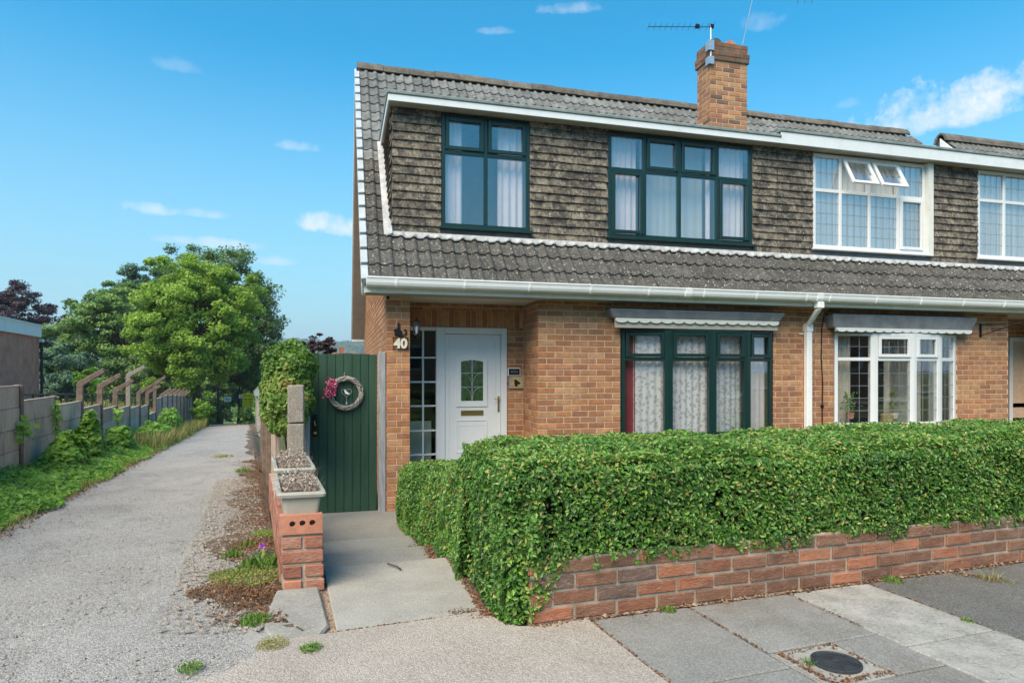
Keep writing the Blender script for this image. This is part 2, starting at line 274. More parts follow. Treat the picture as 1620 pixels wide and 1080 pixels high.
M['privet'] = leafmat('privet_leaf', [(0, (.022, .055, .014)), (.30, (.055, .135, .024)), (.58, (.088, .235, .036)), (.84, (.20, .41, .06)), (.94, (.40, .42, .12)), (1, (.36, .17, .07))], spec=.55, rough=.38)
M['syc'] = leafmat('bright_maple_leaf', [(0, (.14, .25, .035)), (.5, (.28, .45, .06)), (1, (.46, .60, .11))], trans=.42)
M['darkleaf'] = leafmat('dark_green_leaf', [(0, (.07, .13, .045)), (.5, (.15, .25, .08)), (1, (.27, .40, .13))], trans=.38)
M['midleaf'] = leafmat('mid_green_leaf', [(0, (.08, .16, .045)), (.5, (.17, .30, .075)), (1, (.28, .43, .12))], trans=.38)
M['blueleaf'] = leafmat('blue_green_leaf', [(0, (.07, .15, .10)), (.5, (.14, .255, .17)), (1, (.21, .35, .23))], trans=.38)
M['copper'] = leafmat('copper_leaf', [(0, (.03, .022, .035)), (.5, (.075, .048, .068)), (1, (.14, .09, .11))])
M['bramble'] = leafmat('bramble_leaf', [(0, (.08, .20, .03)), (.5, (.21, .42, .055)), (.85, (.36, .56, .08)), (1, (.52, .50, .15))], trans=.4)
M['ivy'] = leafmat('variegated_ivy_leaf', [(0, (.05, .12, .02)), (.45, (.14, .27, .04)), (.75, (.28, .38, .09)), (.9, (.40, .30, .10)), (1, (.38, .12, .04))])
M['drygrass'] = leafmat('dry_grass', [(0, (.14, .18, .05)), (.4, (.30, .30, .09)), (1, (.46, .38, .17))], rough=.8, trans=.25)
M['greengrass'] = leafmat('green_weed', [(0, (.05, .12, .02)), (.6, (.14, .30, .04)), (1, (.30, .38, .08))], rough=.7)
M['drystem'] = leafmat('dried_flower', [(0, (.26, .19, .15)), (.5, (.45, .37, .31)), (1, (.68, .61, .55))], rough=.9, trans=.15)
M['litter'] = leafmat('dead_leaf', [(0, (.07, .03, .018)), (.4, (.16, .075, .04)), (.8, (.27, .16, .09)), (1, (.45, .33, .20))], rough=.9, trans=.1)
M['hilltree'] = leafmat('far_woodland', [(0, (.035, .07, .03)), (.5, (.06, .10, .04)), (1, (.09, .14, .05))], rough=.9, trans=.1)
# ------------------------------------------------------------------ mesh helpers
class MB:
    def __init__(s): s.v = []; s.f = []
    def poly(s, pts):
        k = len(s.v); s.v += [tuple(p) for p in pts]; s.f.append(tuple(range(k, k + len(pts))))
    def hexa(s, p):            # 8 points: bottom 0-3, top 4-7
        k = len(s.v); s.v += [tuple(q) for q in p]
        s.f += [tuple(k + i for i in q) for q in ((3, 2, 1, 0), (4, 5, 6, 7), (0, 1, 5, 4), (1, 2, 6, 5), (2, 3, 7, 6), (3, 0, 4, 7))]
        return s
    def box(s, x0, x1, y0, y1, z0, z1):
        return s.hexa([(x0, y0, z0), (x1, y0, z0), (x1, y1, z0), (x0, y1, z0), (x0, y0, z1), (x1, y0, z1), (x1, y1, z1), (x0, y1, z1)])
    def fbox(s, fr, a0, a1, z0, z1, d0, d1):     # fr=(O, ex, n): a along ex, d outward along n
        O, e, n = fr
        q = lambda a, d, z: (O[0] + e[0] * a + n[0] * d, O[1] + e[1] * a + n[1] * d, O[2] + z)
        return s.hexa([q(a0, d1, z0), q(a1, d1, z0), q(a1, d0, z0), q(a0, d0, z0), q(a0, d1, z1), q(a1, d1, z1), q(a1, d0, z1), q(a0, d0, z1)])
    def extr(s, ring, vec):     # closed polygon pushed along vec
        k = len(s.v); n = len(ring); vec = Vector(vec)
        s.v += [tuple(p) for p in ring] + [tuple(Vector(p) + vec) for p in ring]
        s.f.append(tuple(range(k + n - 1, k - 1, -1))); s.f.append(tuple(range(k + n, k + 2 * n)))
        for i in range(n):
            j = (i + 1) % n; s.f.append((k + i, k + j, k + n + j, k + n + i))
        return s
    def tube(s, pts, rad, n=6, caps=True):
        pts = [Vector(p) for p in pts]
        if not hasattr(rad, '__len__'): rad = [rad] * len(pts)
        k = len(s.v); up = Vector((0, 0, 1)); prev = None
        for i, p in enumerate(pts):
            d = (pts[min(i + 1, len(pts) - 1)] - pts[max(i - 1, 0)])
            d = d.normalized() if d.length > 1e-9 else Vector((0, 0, 1))
            if prev is None:
                a = d.cross(up if abs(d.z) < .9 else Vector((1, 0, 0))).normalized()
            else:
                a = (prev - d * prev.dot(d)).normalized()
            prev = a; b = d.cross(a)
            for j in range(n):
                t = 2 * math.pi * j / n; s.v.append(tuple(p + (a * math.cos(t) + b * math.sin(t)) * rad[i]))
        for i in range(len(pts) - 1):
            for j in range(n):
                j2 = (j + 1) % n; s.f.append((k + i * n + j, k + i * n + j2, k + (i + 1) * n + j2, k + (i + 1) * n + j))
        if caps:
            s.f.append(tuple(k + j for j in range(n - 1, -1, -1))); m = k + (len(pts) - 1) * n; s.f.append(tuple(m + j for j in range(n)))
        return s
    def lathe(s, c, prof, n=20):   # prof [(r,z)]
        k = len(s.v)
        for r, z in prof:
            for j in range(n):
                t = 2 * math.pi * j / n; s.v.append((c[0] + r * math.cos(t), c[1] + r * math.sin(t), c[2] + z))
        for i in range(len(prof) - 1):
            for j in range(n):
                j2 = (j + 1) % n; s.f.append((k + i * n + j, k + i * n + j2, k + (i + 1) * n + j2, k + (i + 1) * n + j))
        s.f.append(tuple(k + j for j in range(n - 1, -1, -1))); m = k + (len(prof) - 1) * n; s.f.append(tuple(m + j for j in range(n)))
        return s
    def mesh(s, name, m=None, smooth=False):
        me = bpy.data.meshes.new(name); me.from_pydata(s.v, [], s.f); me.validate()
        if m: me.materials.append(m)
        if smooth: me.shade_smooth()
        return me
    def build(s, name, m, parent=None, smooth=False, bevel=0, kind=None, label=None):
        return link(name, s.mesh(name, m, smooth), parent, bevel=bevel, kind=kind, label=label)
ROOT = {}
def link(name, me, parent=None, mw=None, bevel=0, kind=None, label=None):
    o = bpy.data.objects.new(name, me); COL.objects.link(o)
    if parent is not None:
        o.parent = parent
        if parent.name in ROOT: o.matrix_parent_inverse = ROOT[parent.name]
    if mw is not None: o.matrix_basis = mw
    if bevel:
        b = o.modifiers.new('bevel', 'BEVEL'); b.width = bevel; b.segments = 1; b.limit_method = 'ANGLE'
    if kind: o['kind'] = kind
    if label: o['label'] = label
    return o
def thing(name, label, cat, loc=(0, 0, 0), group=None, world=True, rz=0):
    """empty at the thing's base; with world=True its parts are given in scene coordinates"""
    o = bpy.data.objects.new(name, None); COL.objects.link(o); o.location = loc; o.rotation_euler = (0, 0, rz); o.empty_display_size = .1
    o['label'] = label; o['category'] = cat
    if group: o['group'] = group
    if world: ROOT[o.name] = (Matrix.Translation(loc) @ Matrix.Rotation(rz, 4, 'Z')).inverted()
    return o
def tag(o, label, cat, group=None):
    o['label'] = label; o['category'] = cat
    if group: o['group'] = group
    return o
def fast_mesh(name, V, Fi, m, tone=None, flat=True):
    """V (n,3), Fi (k,3) or (k,4) index arrays"""
    me = bpy.data.meshes.new(name); V = np.asarray(V, dtype=np.float32); Fi = np.asarray(Fi, dtype=np.int32)
    me.vertices.add(len(V)); me.vertices.foreach_set('co', V.ravel()); q = Fi.shape[1]
    me.loops.add(Fi.size); me.loops.foreach_set('vertex_index', Fi.ravel())
    me.polygons.add(len(Fi)); me.polygons.foreach_set('loop_start', np.arange(0, Fi.size, q, dtype=np.int32))
    me.update(calc_edges=True)
    if flat: me.shade_flat()
    if tone is not None:
        a = me.attributes.new('tone', 'FLOAT', 'POINT'); a.data.foreach_set('value', np.asarray(tone, dtype=np.float32))
    me.materials.append(m); return me
def unit(a): return a / np.maximum(np.linalg.norm(a, axis=1, keepdims=True), 1e-9)
def leaves(name, P, Nn, size, m, parent=None, aspect=.5, tone=None, jit=.7, fold=.18, kind='stuff', T=None):
    P = np.asarray(P, float); n = len(P); size = np.broadcast_to(np.asarray(size, float), (n,)) * RNG.uniform(.5, 1.4, n)
    Nn = unit(np.asarray(Nn, float) + RNG.normal(0, jit, (n, 3)))
    if T is None: T = RNG.normal(0, 1, (n, 3))
    T = unit(T - Nn * np.sum(T * Nn, 1, keepdims=True)); B = np.cross(Nn, T)
    h = size[:, None] / 2; wv = h * aspect; up = Nn * (h * fold)
    V = np.stack([P - T * h, P + B * wv + up + T * h * .1, P + T * h, P - B * wv + up + T * h * .1], 1).reshape(-1, 3)
    i = np.arange(n)[:, None] * 4
    Fi = np.concatenate([i + np.array([[0, 1, 2]]), i + np.array([[0, 2, 3]])], 0)
    if tone is None: tone = RNG.beta(2, 2.2, n)
    me = fast_mesh(name, V, Fi, m, np.repeat(tone, 4))
    return link(name, me, parent, kind=kind)
def blades(name, P, h, wd, m, parent=None, lean=.4, kind='stuff', tone=None):
    """upright tapering blades with a bend"""
    P = np.asarray(P, float); n = len(P); h = np.broadcast_to(h, (n,)) * RNG.uniform(.5, 1.3, n)
    a = RNG.uniform(0, 2 * np.pi, n); D = np.stack([np.cos(a), np.sin(a), 0 * a], 1); S = np.stack([-np.sin(a), np.cos(a), 0 * a], 1)
    ln = RNG.uniform(0, lean, n)[:, None] * h[:, None]; Z = np.array([[0, 0, 1.]])
    V = np.stack([P - S * wd, P + S * wd, P + D * ln * .4 + Z * h[:, None] * .6 - S * wd * .7, P + D * ln * .4 + Z * h[:, None] * .6 + S * wd * .7, P + D * ln + Z * h[:, None]], 1).reshape(-1, 3)
    i = np.arange(n)[:, None] * 5
    Fi = np.concatenate([i + np.array([[0, 1, 3]]), i + np.array([[0, 3, 2]]), i + np.array([[2, 3, 4]])], 0)
    if tone is None: tone = RNG.uniform(0, 1, n)
    return link(name, fast_mesh(name, V, Fi, m, np.repeat(tone, 5)), parent, kind=kind)
def stones(name, P, size, m, parent=None, kind='stuff', flat=.6):
    P = np.asarray(P, float); n = len(P); size = np.broadcast_to(size, (n,)) * RNG.uniform(.5, 1.5, n)
    base = np.array([[1, 0, 0], [0, 1, 0], [-1, 0, 0], [0, -1, 0], [0, 0, 1], [0, 0, -.3]], float)
    a = RNG.uniform(0, 2 * np.pi, n); ca, sa = np.cos(a), np.sin(a)
    B = base[None] * RNG.uniform(.6, 1.2, (n, 6, 1))
    X = B[..., 0] * ca[:, None] - B[..., 1] * sa[:, None]; Y = B[..., 0] * sa[:, None] + B[..., 1] * ca[:, None]
    V = (np.stack([X, Y, B[..., 2] * flat], 2) * size[:, None, None] + P[:, None]).reshape(-1, 3)
    t = np.array([[0, 1, 4], [1, 2, 4], [2, 3, 4], [3, 0, 4], [1, 0, 5], [2, 1, 5], [3, 2, 5], [0, 3, 5]])
    Fi = (np.arange(n)[:, None, None] * 6 + t[None]).reshape(-1, 3)
    return link(name, fast_mesh(name, V, Fi, m, np.repeat(RNG.uniform(0, 1, n), 6)), parent, kind=kind)
def sm(x, a, b):
    t = np.clip((x - a) / (b - a), 0, 1); return t * t * (3 - 2 * t)
def LA(A, t):      # a point of the line parallel to the drive, A metres sideways, t metres along
    return (A * R2[0] + t * (F2[0] - .42 * R2[0]), A * R2[1] + t * (F2[1] - .42 * R2[1]))
def CT(px, t):     # ground position seen in direction px at distance t
    u = (px - 810) / 1000; return (t * (F2[0] + u * R2[0]), t * (F2[1] + u * R2[1]))
def invLA(x, y):
    lat = x * R2[0] + y * R2[1]; t = x * F2[0] + y * F2[1]; return lat + .42 * t, t
def gz(x, y):
    x = np.asarray(x, float); y = np.asarray(y, float)
    z = np.where(y < 3, 0, np.where(y < 41, -.052 * (y - 3), -1.976 - .09 * np.clip(y - 41, 0, 200) ))
    z = np.maximum(z, -16)
    z = z - .016 * np.clip(x - .9, 0, 4) * (1 - sm(y, 3.2, 4))
    A, t = invLA(x, y)
    z = z - .25 * sm(A, .15, .5) * sm(y, 3.4, 6.5) * (1 - sm(y, 20, 40))
    z = z + .95 * sm(-A, 3.65, 4.05) * sm(t, 4, 6) * (1 - .7 * sm(y, 24, 44))
    return z
def gzf(x, y): return float(gz(x, y))
# ------------------------------------------------------------------ ground
xs = np.unique(np.concatenate([np.arange(-16, 16, .35), np.linspace(-3000, -16, 26), np.linspace(16, 3000, 26), [-3.2, -.1, .1]]))
ys = np.unique(np.concatenate([np.arange(-3, 48, .4), np.linspace(-3000, -3, 14), np.geomspace(48, 3600, 34), [3.0]]))
X, Y = np.meshgrid(xs, ys); Z = gz(X, Y) - .03 - .35 * sm(X, .9, 1.4) * sm(Y, 3.05, 3.4) * 0
V = np.stack([X, Y, Z], 2).reshape(-1, 3); ny, nx = X.shape
I = (np.arange(ny - 1)[:, None] * nx + np.arange(nx - 1)[None]).reshape(-1, 1)
link('ground', fast_mesh('ground', V, I + np.array([[0, 1, nx + 1, nx]]), M['ground'], flat=False), kind='structure')
def ribbon(name, Af, ts, m, dz, n=10, kind='structure', nse=.0):
    V = []; 
    for t in ts:
        a0, a1 = Af(t)
        for k in range(n + 1):
            x, y = LA(a0 + (a1 - a0) * k / n, t); V.append((x, y, gzf(x, y) + dz + nse * math.sin(x * 5 + y * 3.1) * math.sin(y * 4.7 - x * 2)))
    w_ = n + 1; I = (np.arange(len(ts) - 1)[:, None] * w_ + np.arange(n)[None]).reshape(-1, 1)
    return link(name, fast_mesh(name, V, I + np.array([[0, 1, w_ + 1, w_]]), m, flat=False), kind=kind)
ts = np.concatenate([np.arange(-.2, 12, .25), np.arange(12, 40, 1.0)])
wob = lambda t, s=0: .05 * math.sin(t * 2.1 + s) + .04 * math.sin(t * 4.7 + s * 2) + .02 * math.sin(t * 9.1 + s)
ribbon('driveway', lambda t: (-2.12 + wob(t) - (3 if t < 1.5 else 0), .16 + wob(t, 2) * .3 + (.0 if t < 25 else .4)), ts, M['drive'], -.012, 26, nse=.006)
ribbon('verge_soil', lambda t: (.2 - (.36 - wob(t * 1.3, 4) * 2.2 - .28 * float(sm(t, 5, 12))) * float(sm(t, 2.85, 3.5)), .22 + .25 * float(sm(t, 6, 9))), np.concatenate([np.arange(2.95, 12, .2), np.arange(12, 36, 1.)]), M['dirt'], .004, 5)
# stones lying on the drive and the soil strip
n = 26000; t_ = RNG.uniform(2.2, 8, n) ** 1.0; A_ = RNG.uniform(-3.2, .1, n); x_, y_ = LA(A_, t_)
stones('gravel', np.stack([x_, y_, gz(x_, y_) - .010], 1), RNG.choice([.0028, .0045, .008], n, p=[.5, .38, .12]), M['pebble'])
n = 5200; t_ = RNG.uniform(2.9, 9, n); A_ = RNG.uniform(-.42, .16, n); x_, y_ = LA(A_, t_)
stones('loose_stones', np.stack([x_, y_, gz(x_, y_) + .002], 1), RNG.choice([.005, .009, .014], n), M['pebble'])
# pavement: dark bed with each flag laid on it
pave = MB(); pave.poly([(.2, .2, -.03), (12, .2, -.16), (12, 3.9, -.16), (.9, 2.9, -.03), (.2, 2.9, -.03)])
pave = pave.build('pavement', M['dirt'], kind='structure')
wall_dir = R(5.0); WE = (math.cos(wall_dir), math.sin(wall_dir)); WN = (math.sin(wall_dir), -math.cos(wall_dir)); W0 = (.85, 2.826)
def wp(s, q, z=0): return (W0[0] + WE[0] * s - WN[0] * q, W0[1] + WE[1] * s - WN[1] * q, z)   # s along the wall, q behind its face
def wz(s): return -.016 * max(0, s)
def flag(s0, s1, q0, q1, m, lift=0, name='paving_flag'):
    g = .005; mb = MB(); a, b, c, d = s0 + g, s1 - g, q0 + g, q1 - g; tp = lambda s: wz(s) + lift
    ch = .006
    lo = [wp(a, c, tp(a) - .05), wp(b, c, tp(b) - .05), wp(b, d, tp(b) - .05), wp(a, d, tp(a) - .05)]
    md = [wp(a, c, tp(a) - ch), wp(b, c, tp(b) - ch), wp(b, d, tp(b) - ch), wp(a, d, tp(a) - ch)]
    hi = [wp(a + ch, c + ch, tp(a)), wp(b - ch, c + ch, tp(b)), wp(b - ch, d - ch, tp(b)), wp(a + ch, d - ch, tp(a))]
    k = 0; mb.v = lo + md + hi; mb.f = [(8, 9, 10, 11)] + [(i, (i + 1) % 4, 4 + (i + 1) % 4, 4 + i) for i in range(4)] + [(4 + i, 4 + (i + 1) % 4, 8 + (i + 1) % 4, 8 + i) for i in range(4)]
    return mb.build(name, m, pave)
cuts = [.30, .86, 1.50, 2.08, 2.68, 3.28, 3.88, 4.5, 5.1, 5.7, 6.3, 6.9]
for i in range(len(cuts) - 1):
    s0, s1 = cuts[i], cuts[i + 1]; mm = M['flag_rough'] if i == 2 else (M['tarmac'] if i >= 3 else M['flag'])
    if i == 1:   # the flag with the stopcock cover set in it, made of the pieces left round the square frame
        for a, b, c, d in ((s0, s1, -.58, -.02), (s0, s0 + .03, -.905, -.58), (s0 + .36, s1, -.905, -.58), (s0, s1, -1.3, -.905)):
            flag(a, b, c, d, mm)
        continue
    flag(s0, s1, -.72 - .09 * (i % 2), -.02, mm); flag(s0, s1, -1.62, -.72 - .09 * (i % 2), mm)
# pinkish concrete apron in front of the path and drive, cast in one piece with an uneven left edge
ap = MB(); edge = [(.26, 0), (.325, -.3), (.345, -.7), (.40, -1.1), (.5, -1.9)]
ring = [wp(.295, -.02)[:2], wp(.30, -.6)[:2], wp(.31, -1.3)[:2], wp(.32, -2.2)[:2], (-1.5, .6), (-1.2, 1.6), (-1.02, 2.05), (-.84, 2.36), (-.70, 2.47), (-.60, 2.62), (-.44, 2.72), (-.36, 2.84), (-.30, 2.97), (-.02, 2.99), (.32, 3.02), (.66, 3.065), (.80, 2.84), W0]
ap.extr([(x, y, -.06) for x, y in ring], (0, 0, .062)); ap.build('concrete_apron', M['apron'], kind='structure', bevel=.006)
# kerb and road behind the camera side
MB().box(-14, 14, -.05, .14, -.2, .0).build('kerb', M['conc'], kind='structure', bevel=.01)
MB().box(-60, 60, -7.2, -.05, -.3, -.12).build('road', M['tarmac'], kind='structure')
MB().box(-60, 60, -9.3, -7.2, -.3, .0).build('far_pavement', M['flag'], kind='structure')
# garden path going down to the gate, slab by slab
path = MB(); path.poly([(-.1, 3.0, -.07), (.75, 3.0, -.07), (.75, 4.15, -.15), (-.25, 4.15, -.15)]); path.poly([(-.22, 4.1, -.35), (.72, 4.1, -.35), (.6, 7.9, -.56), (-.6, 7.9, -.56)])
path = path.build('garden_path', M['dirt'], kind='structure')
def slab(p, zt, m=None, th=.13):
    p = [Vector(q) for q in p]; c = sum(p, Vector((0, 0))) / 4; p = [q + (c - q).normalized() * .005 for q in p]
    mb = MB(); mb.hexa([(q.x, q.y, z - th) for q, z in zip(p, zt)] + [(q.x, q.y, z) for q, z in zip(p, zt)])
    return mb.build('path_slab', m or M['path'], path, bevel=.006)
slab([(-.02, 3.0), (.74, 3.07), (.72, 4.13), (-.11, 4.10)], [-.004, -.004, -.035, -.035], M['path_front'])
slab([(-.12, 4.105), (.72, 4.135), (.70, 4.90), (-.2, 4.86)], [-.135, -.135, -.16, -.16])
slab([(-.2, 4.865), (.70, 4.905), (.70, 5.70), (-.27, 5.66)], [-.255, -.255, -.28, -.28])
slab([(-.27, 5.665), (.70, 5.705), (.68, 6.7), (-.36, 6.7)], [-.365, -.365, -.42, -.42])
slab([(-.36, 6.705), (.68, 6.705), (.66, 7.85), (-.52, 7.85)], [-.422, -.422, -.485, -.485])
# concrete haunch left of the path with a crumbled gap
hb = MB(); hb.extr([(x, y, -.09) for x, y in [(-.295, 2.975), (-.09, 2.985), (-.055, 3.10), (-.12, 3.66), (-.34, 3.66), (-.36, 3.2)]], (0, 0, .086)); hb.build('concrete_haunch', M['conc'], kind='structure', bevel=.01)
hb = MB(); hb.extr([(x, y, -.08) for x, y in [(-.30, 3.0), (-.37, 3.12), (-.355, 3.30), (-.42, 3.28), (-.43, 3.02), (-.36, 2.93)]], (0, 0, .072)); hb.build('edging_stone', M['conc'], kind='structure', bevel=.01)
n = 900; f_ = RNG.uniform(0, 1, n); x_ = -.03 - .075 * f_ + RNG.normal(0, .012, n); y_ = 3.02 + .75 * f_
stones('rubble', np.stack([x_, y_, -.03 - .02 * f_], 1), RNG.choice([.006, .011, .017], n), M['rubble'])
# ------------------------------------------------------------------ houses
def PX(px, Yp):
    u = (px - 810) / 1000; return Yp / (F2[1] + u * R2[1]) * (F2[0] + u * R2[0])
def PZ(px, py, Yp):
    u = (px - 810) / 1000; return CZ + Yp / (F2[1] + u * R2[1]) * (586 - py) / 1000
YF = 7.6
BM = {}
def brick_mesh(l, h, m, d=.006, dep=.03, ch=.003):
    k = (round(l, 3), round(h, 3), m.name)
    if k not in BM:
        a, b = l / 2, h / 2; mb = MB()
        mb.v = [(-a, dep, -b), (a, dep, -b), (a, dep, b), (-a, dep, b), (-a, -d + ch, -b), (a, -d + ch, -b), (a, -d + ch, b), (-a, -d + ch, b),
                (-a + ch, -d, -b + ch), (a - ch, -d, -b + ch), (a - ch, -d, b - ch), (-a + ch, -d, b - ch)]
        mb.f = [(8, 9, 10, 11)] + [q for i in range(4) for q in ((i, (i + 1) % 4, 4 + (i + 1) % 4, 4 + i), (4 + i, 4 + (i + 1) % 4, 8 + (i + 1) % 4, 8 + i))]
        BM[k] = mb.mesh('brick', m)
    return BM[k]
class Brickwork:
    def __init__(s, limit=300): s.it = []; s.limit = limit
    def add(s, wall, fr, a, z, l, h, m, vis=True, jit=.0012):
        O, e, n = fr
        p = Vector((O[0] + e[0] * a, O[1] + e[1] * a, O[2] + z)) + Vector((n[0], n[1], 0)) * random.uniform(-jit, jit * 1.5)
        mw = Matrix(((e[0], -n[0], 0, p.x), (e[1], -n[1], 0, p.y), (0, 0, 1, p.z), (0, 0, 0, 1)))
        if jit > .002: mw = mw @ Matrix.Rotation(random.uniform(-.012, .012), 4, 'Y') @ Matrix.Rotation(random.uniform(-.012, .012), 4, 'Z')
        s.it.append((0 if vis else 1, (p - Vector((0, 0, CZ))).length, wall, mw, l, h, m))
    def wall(s, wall, fr, a0, a1, z0, z1, m, holes=(), phase=0, vis=True, bl=.2125, j=.0125, ch=.075, jit=.0012, zref=0):
        k0 = math.floor((z0 - zref) / ch + .01); k1 = math.ceil((z1 - zref) / ch - .01)
        for k in range(k0, k1):
            zb, zt = max(zref + k * ch + j / 2, z0), min(zref + (k + 1) * ch - j / 2, z1)
            if zt - zb < .02: continue
            zc = (zb + zt) / 2; pt = bl + j; x = math.floor((a0 - phase) / pt - 1) * pt + phase + (pt / 2 if k % 2 else 0)
            while x < a1:
                spans = [(max(x + j / 2, a0), min(x + pt - j / 2, a1))]
                for (h0, h1, g0, g1) in holes:
                    if g0 - .03 < zc < g1 + .03:
                        ns = []
                        for (p, q) in spans:
                            if h1 <= p or h0 >= q: ns.append((p, q))
                            else:
                                if h0 > p: ns.append((p, h0))
                                if h1 < q: ns.append((h1, q))
                        spans = ns
                for p, q in spans:
                    if q - p > .03: s.add(wall, fr, (p + q) / 2, zc, q - p, zt - zb, m, vis, jit)
                x += pt
    def finish(s, owner, stuffm):
        s.it.sort(key=lambda r: (r[0], r[1]))
        for _, _, wl, mw, l, h, m in s.it[:s.limit]:
            link('brick', brick_mesh(l, h, m), wl, mw)
        rest = s.it[s.limit:]
        if rest:
            for m in {r[6].name: r[6] for r in rest}.values():
                V, Fq, k = [], [], 0
                for r in rest:
                    if r[6] is not m: continue
                    me = brick_mesh(r[4], r[5], m)
                    c = np.empty(len(me.vertices) * 3); me.vertices.foreach_get('co', c); c = c.reshape(-1, 3)
                    mm = np.array(r[3]); V.append(c @ mm[:3, :3].T + mm[:3, 3])
                    q = np.empty(len(me.loops), dtype=np.int32); me.loops.foreach_get('vertex_index', q); Fq.append(q.reshape(-1, 4) + k); k += len(c)
                link('brickwork', fast_mesh('brickwork', np.concatenate(V), np.concatenate(Fq), m), owner, kind='stuff')
FRF = ((0, YF, 0), (1, 0), (0, -1))                  # the front wall
def frame_x(x): return ((x, 0, 0), (0, -1), (-1, 0))   # a wall facing left; a runs towards the street (a = -y)
# ---- windows
def curtain(mb, fr, a0, a1, z0, z1, d, amp=.018, per=.085, seed=0):
    O, e, n = fr; k = len(mb.v); st = max(2, int((a1 - a0) / .014)); rr = random.Random(seed)
    ph = rr.uniform(0, 6)
    for i in range(st + 1):
        a = a0 + (a1 - a0) * i / st; w_ = d + amp * math.sin(2 * math.pi * a / per + ph + 1.3 * math.sin(a * 9 + ph))
        for z in (z0, z1): mb.v.append((O[0] + e[0] * a + n[0] * w_, O[1] + e[1] * a + n[1] * w_, O[2] + z))
    for i in range(st): mb.f.append((k + 2 * i, k + 2 * i + 2, k + 2 * i + 3, k + 2 * i + 1))
def ringbox(mb, fr, a0, a1, z0, z1, w_, d0, d1):
    mb.fbox(fr, a0, a0 + w_, z0, z1, d0, d1); mb.fbox(fr, a1 - w_, a1, z0, z1, d0, d1)
    mb.fbox(fr, a0 + w_, a1 - w_, z0, z0 + w_, d0, d1); mb.fbox(fr, a0 + w_, a1 - w_, z1 - w_, z1, d0, d1)
def pane_cell(win, fr, a0, a1, z0, z1, gm, fm, sash=None, lead=None, opened=False, sw=.045):
    """one light: pane, optional casement, optional lead strips"""
    par = win
    frx = fr
    if opened:     # hung at the top, pushed out at the bottom
        O, e, n = fr; ang = R(27)
        T_ = Matrix.Translation((O[0], O[1], O[2] + z1)) 
    mbs = MB(); mbp = MB(); mbl = MB()
    i = 0
    if sash:
        ringbox(mbs, frx, a0 + .004, a1 - .004, z0 + .004, z1 - .004, sw, -.01, .022); i = sw
    mbp.fbox(frx, a0 + i, a1 - i, z0 + i, z1 - i, -.022, -.014)
    if lead:
        nx_, nz_ = lead; wd = .0028
        for k in range(1, nx_): a = a0 + i + (a1 - a0 - 2 * i) * k / nx_; mbl.fbox(frx, a - wd, a + wd, z0 + i, z1 - i, -.014, -.011)
        for k in range(1, nz_): z = z0 + i + (z1 - z0 - 2 * i) * k / nz_; mbl.fbox(frx, a0 + i, a1 - i, z - wd, z + wd, -.011, -.0085)
    if opened:
        O, e, n = fr; ax = Vector((e[0], e[1], 0)); c = Vector((O[0], O[1], O[2] + z1))
        rot = Matrix.Translation(c) @ Matrix.Rotation(ang, 4, ax) @ Matrix.Translation(-c)
        test = rot @ Vector((O[0], O[1], O[2] + z0))
        if (test - Vector((O[0], O[1], O[2] + z0))).dot(Vector((n[0], n[1], 0))) < 0:
            rot = Matrix.Translation(c) @ Matrix.Rotation(-ang, 4, ax) @ Matrix.Translation(-c)
        for mb in (mbs, mbp, mbl): mb.v = [tuple(rot @ Vector(p)) for p in mb.v]
    if sash: mbs.build('casement', fm, win, bevel=.004)
    mbp.build('pane', gm, win)
    if lead: mbl.build('leading', M['lead'], win)
def window(owner, fr, cols, z0, zt, z1, fm, gm, fw=.05, mw=.05, sashes=(), opened=(), leads=None, sill=.07, curtains=(), nets=()):
    """a flat window: columns cut by mullions, transom at zt; names: window > pane, casement, sill, curtain"""
    mb = MB(); a0, a1 = cols[0], cols[-1]; d0, d1 = -.06, 0
    mb.fbox(fr, a0, a0 + fw, z0, z1, d0, d1); mb.fbox(fr, a1 - fw, a1, z0, z1, d0, d1)
    mb.fbox(fr, a0 + fw, a1 - fw, z0, z0 + fw, d0, d1); mb.fbox(fr, a0 + fw, a1 - fw, z1 - fw, z1, d0, d1)
    for c in cols[1:-1]: mb.fbox(fr, c - mw / 2, c + mw / 2, z0 + fw, z1 - fw, d0, d1 + .002)
    ed = [a0 + fw] + [v for c in cols[1:-1] for v in (c - mw / 2, c + mw / 2)] + [a1 - fw]
    for i in range(len(cols) - 1):
        zz = zt[i] if isinstance(zt, (list, tuple)) else zt
        mb.fbox(fr, ed[2 * i], ed[2 * i + 1], zz - mw / 2, zz + mw / 2, d0, d1 - .001)
    win = mb.build('window', fm, owner, bevel=.004)
    for i in range(len(cols) - 1):
        zz = zt[i] if isinstance(zt, (list, tuple)) else zt
        p, q = ed[2 * i], ed[2 * i + 1]
        for r, (b, t) in enumerate(((z0 + fw, zz - mw / 2), (zz + mw / 2, z1 - fw))):
            ld = leads[r] if leads else None
            pane_cell(win, fr, p, q, b, t, gm, fm, sash=(i, r) in sashes or (i, r) in opened, lead=ld, opened=(i, r) in opened)
    if sill:
        s = MB(); s.fbox(fr, a0 - .03, a1 + .03, z0 - .035, z0 - .001, -.05, sill); s.build('sill', fm, win, bevel=.006)
    for (c0, c1, m) in curtains:
        c = MB(); curtain(c, fr, c0, c1, z0 + .03, z1 - .03, -.16, seed=int(c0 * 100)); c.build('curtain', m, win, smooth=True)
    for (c0, c1, y0, y1, d, m) in nets:
        c = MB(); curtain(c, fr, c0, c1, y0, y1, d, amp=.006, per=.12, seed=5); c.build('net_or_sky_sheen', m, win, smooth=True)
    return win
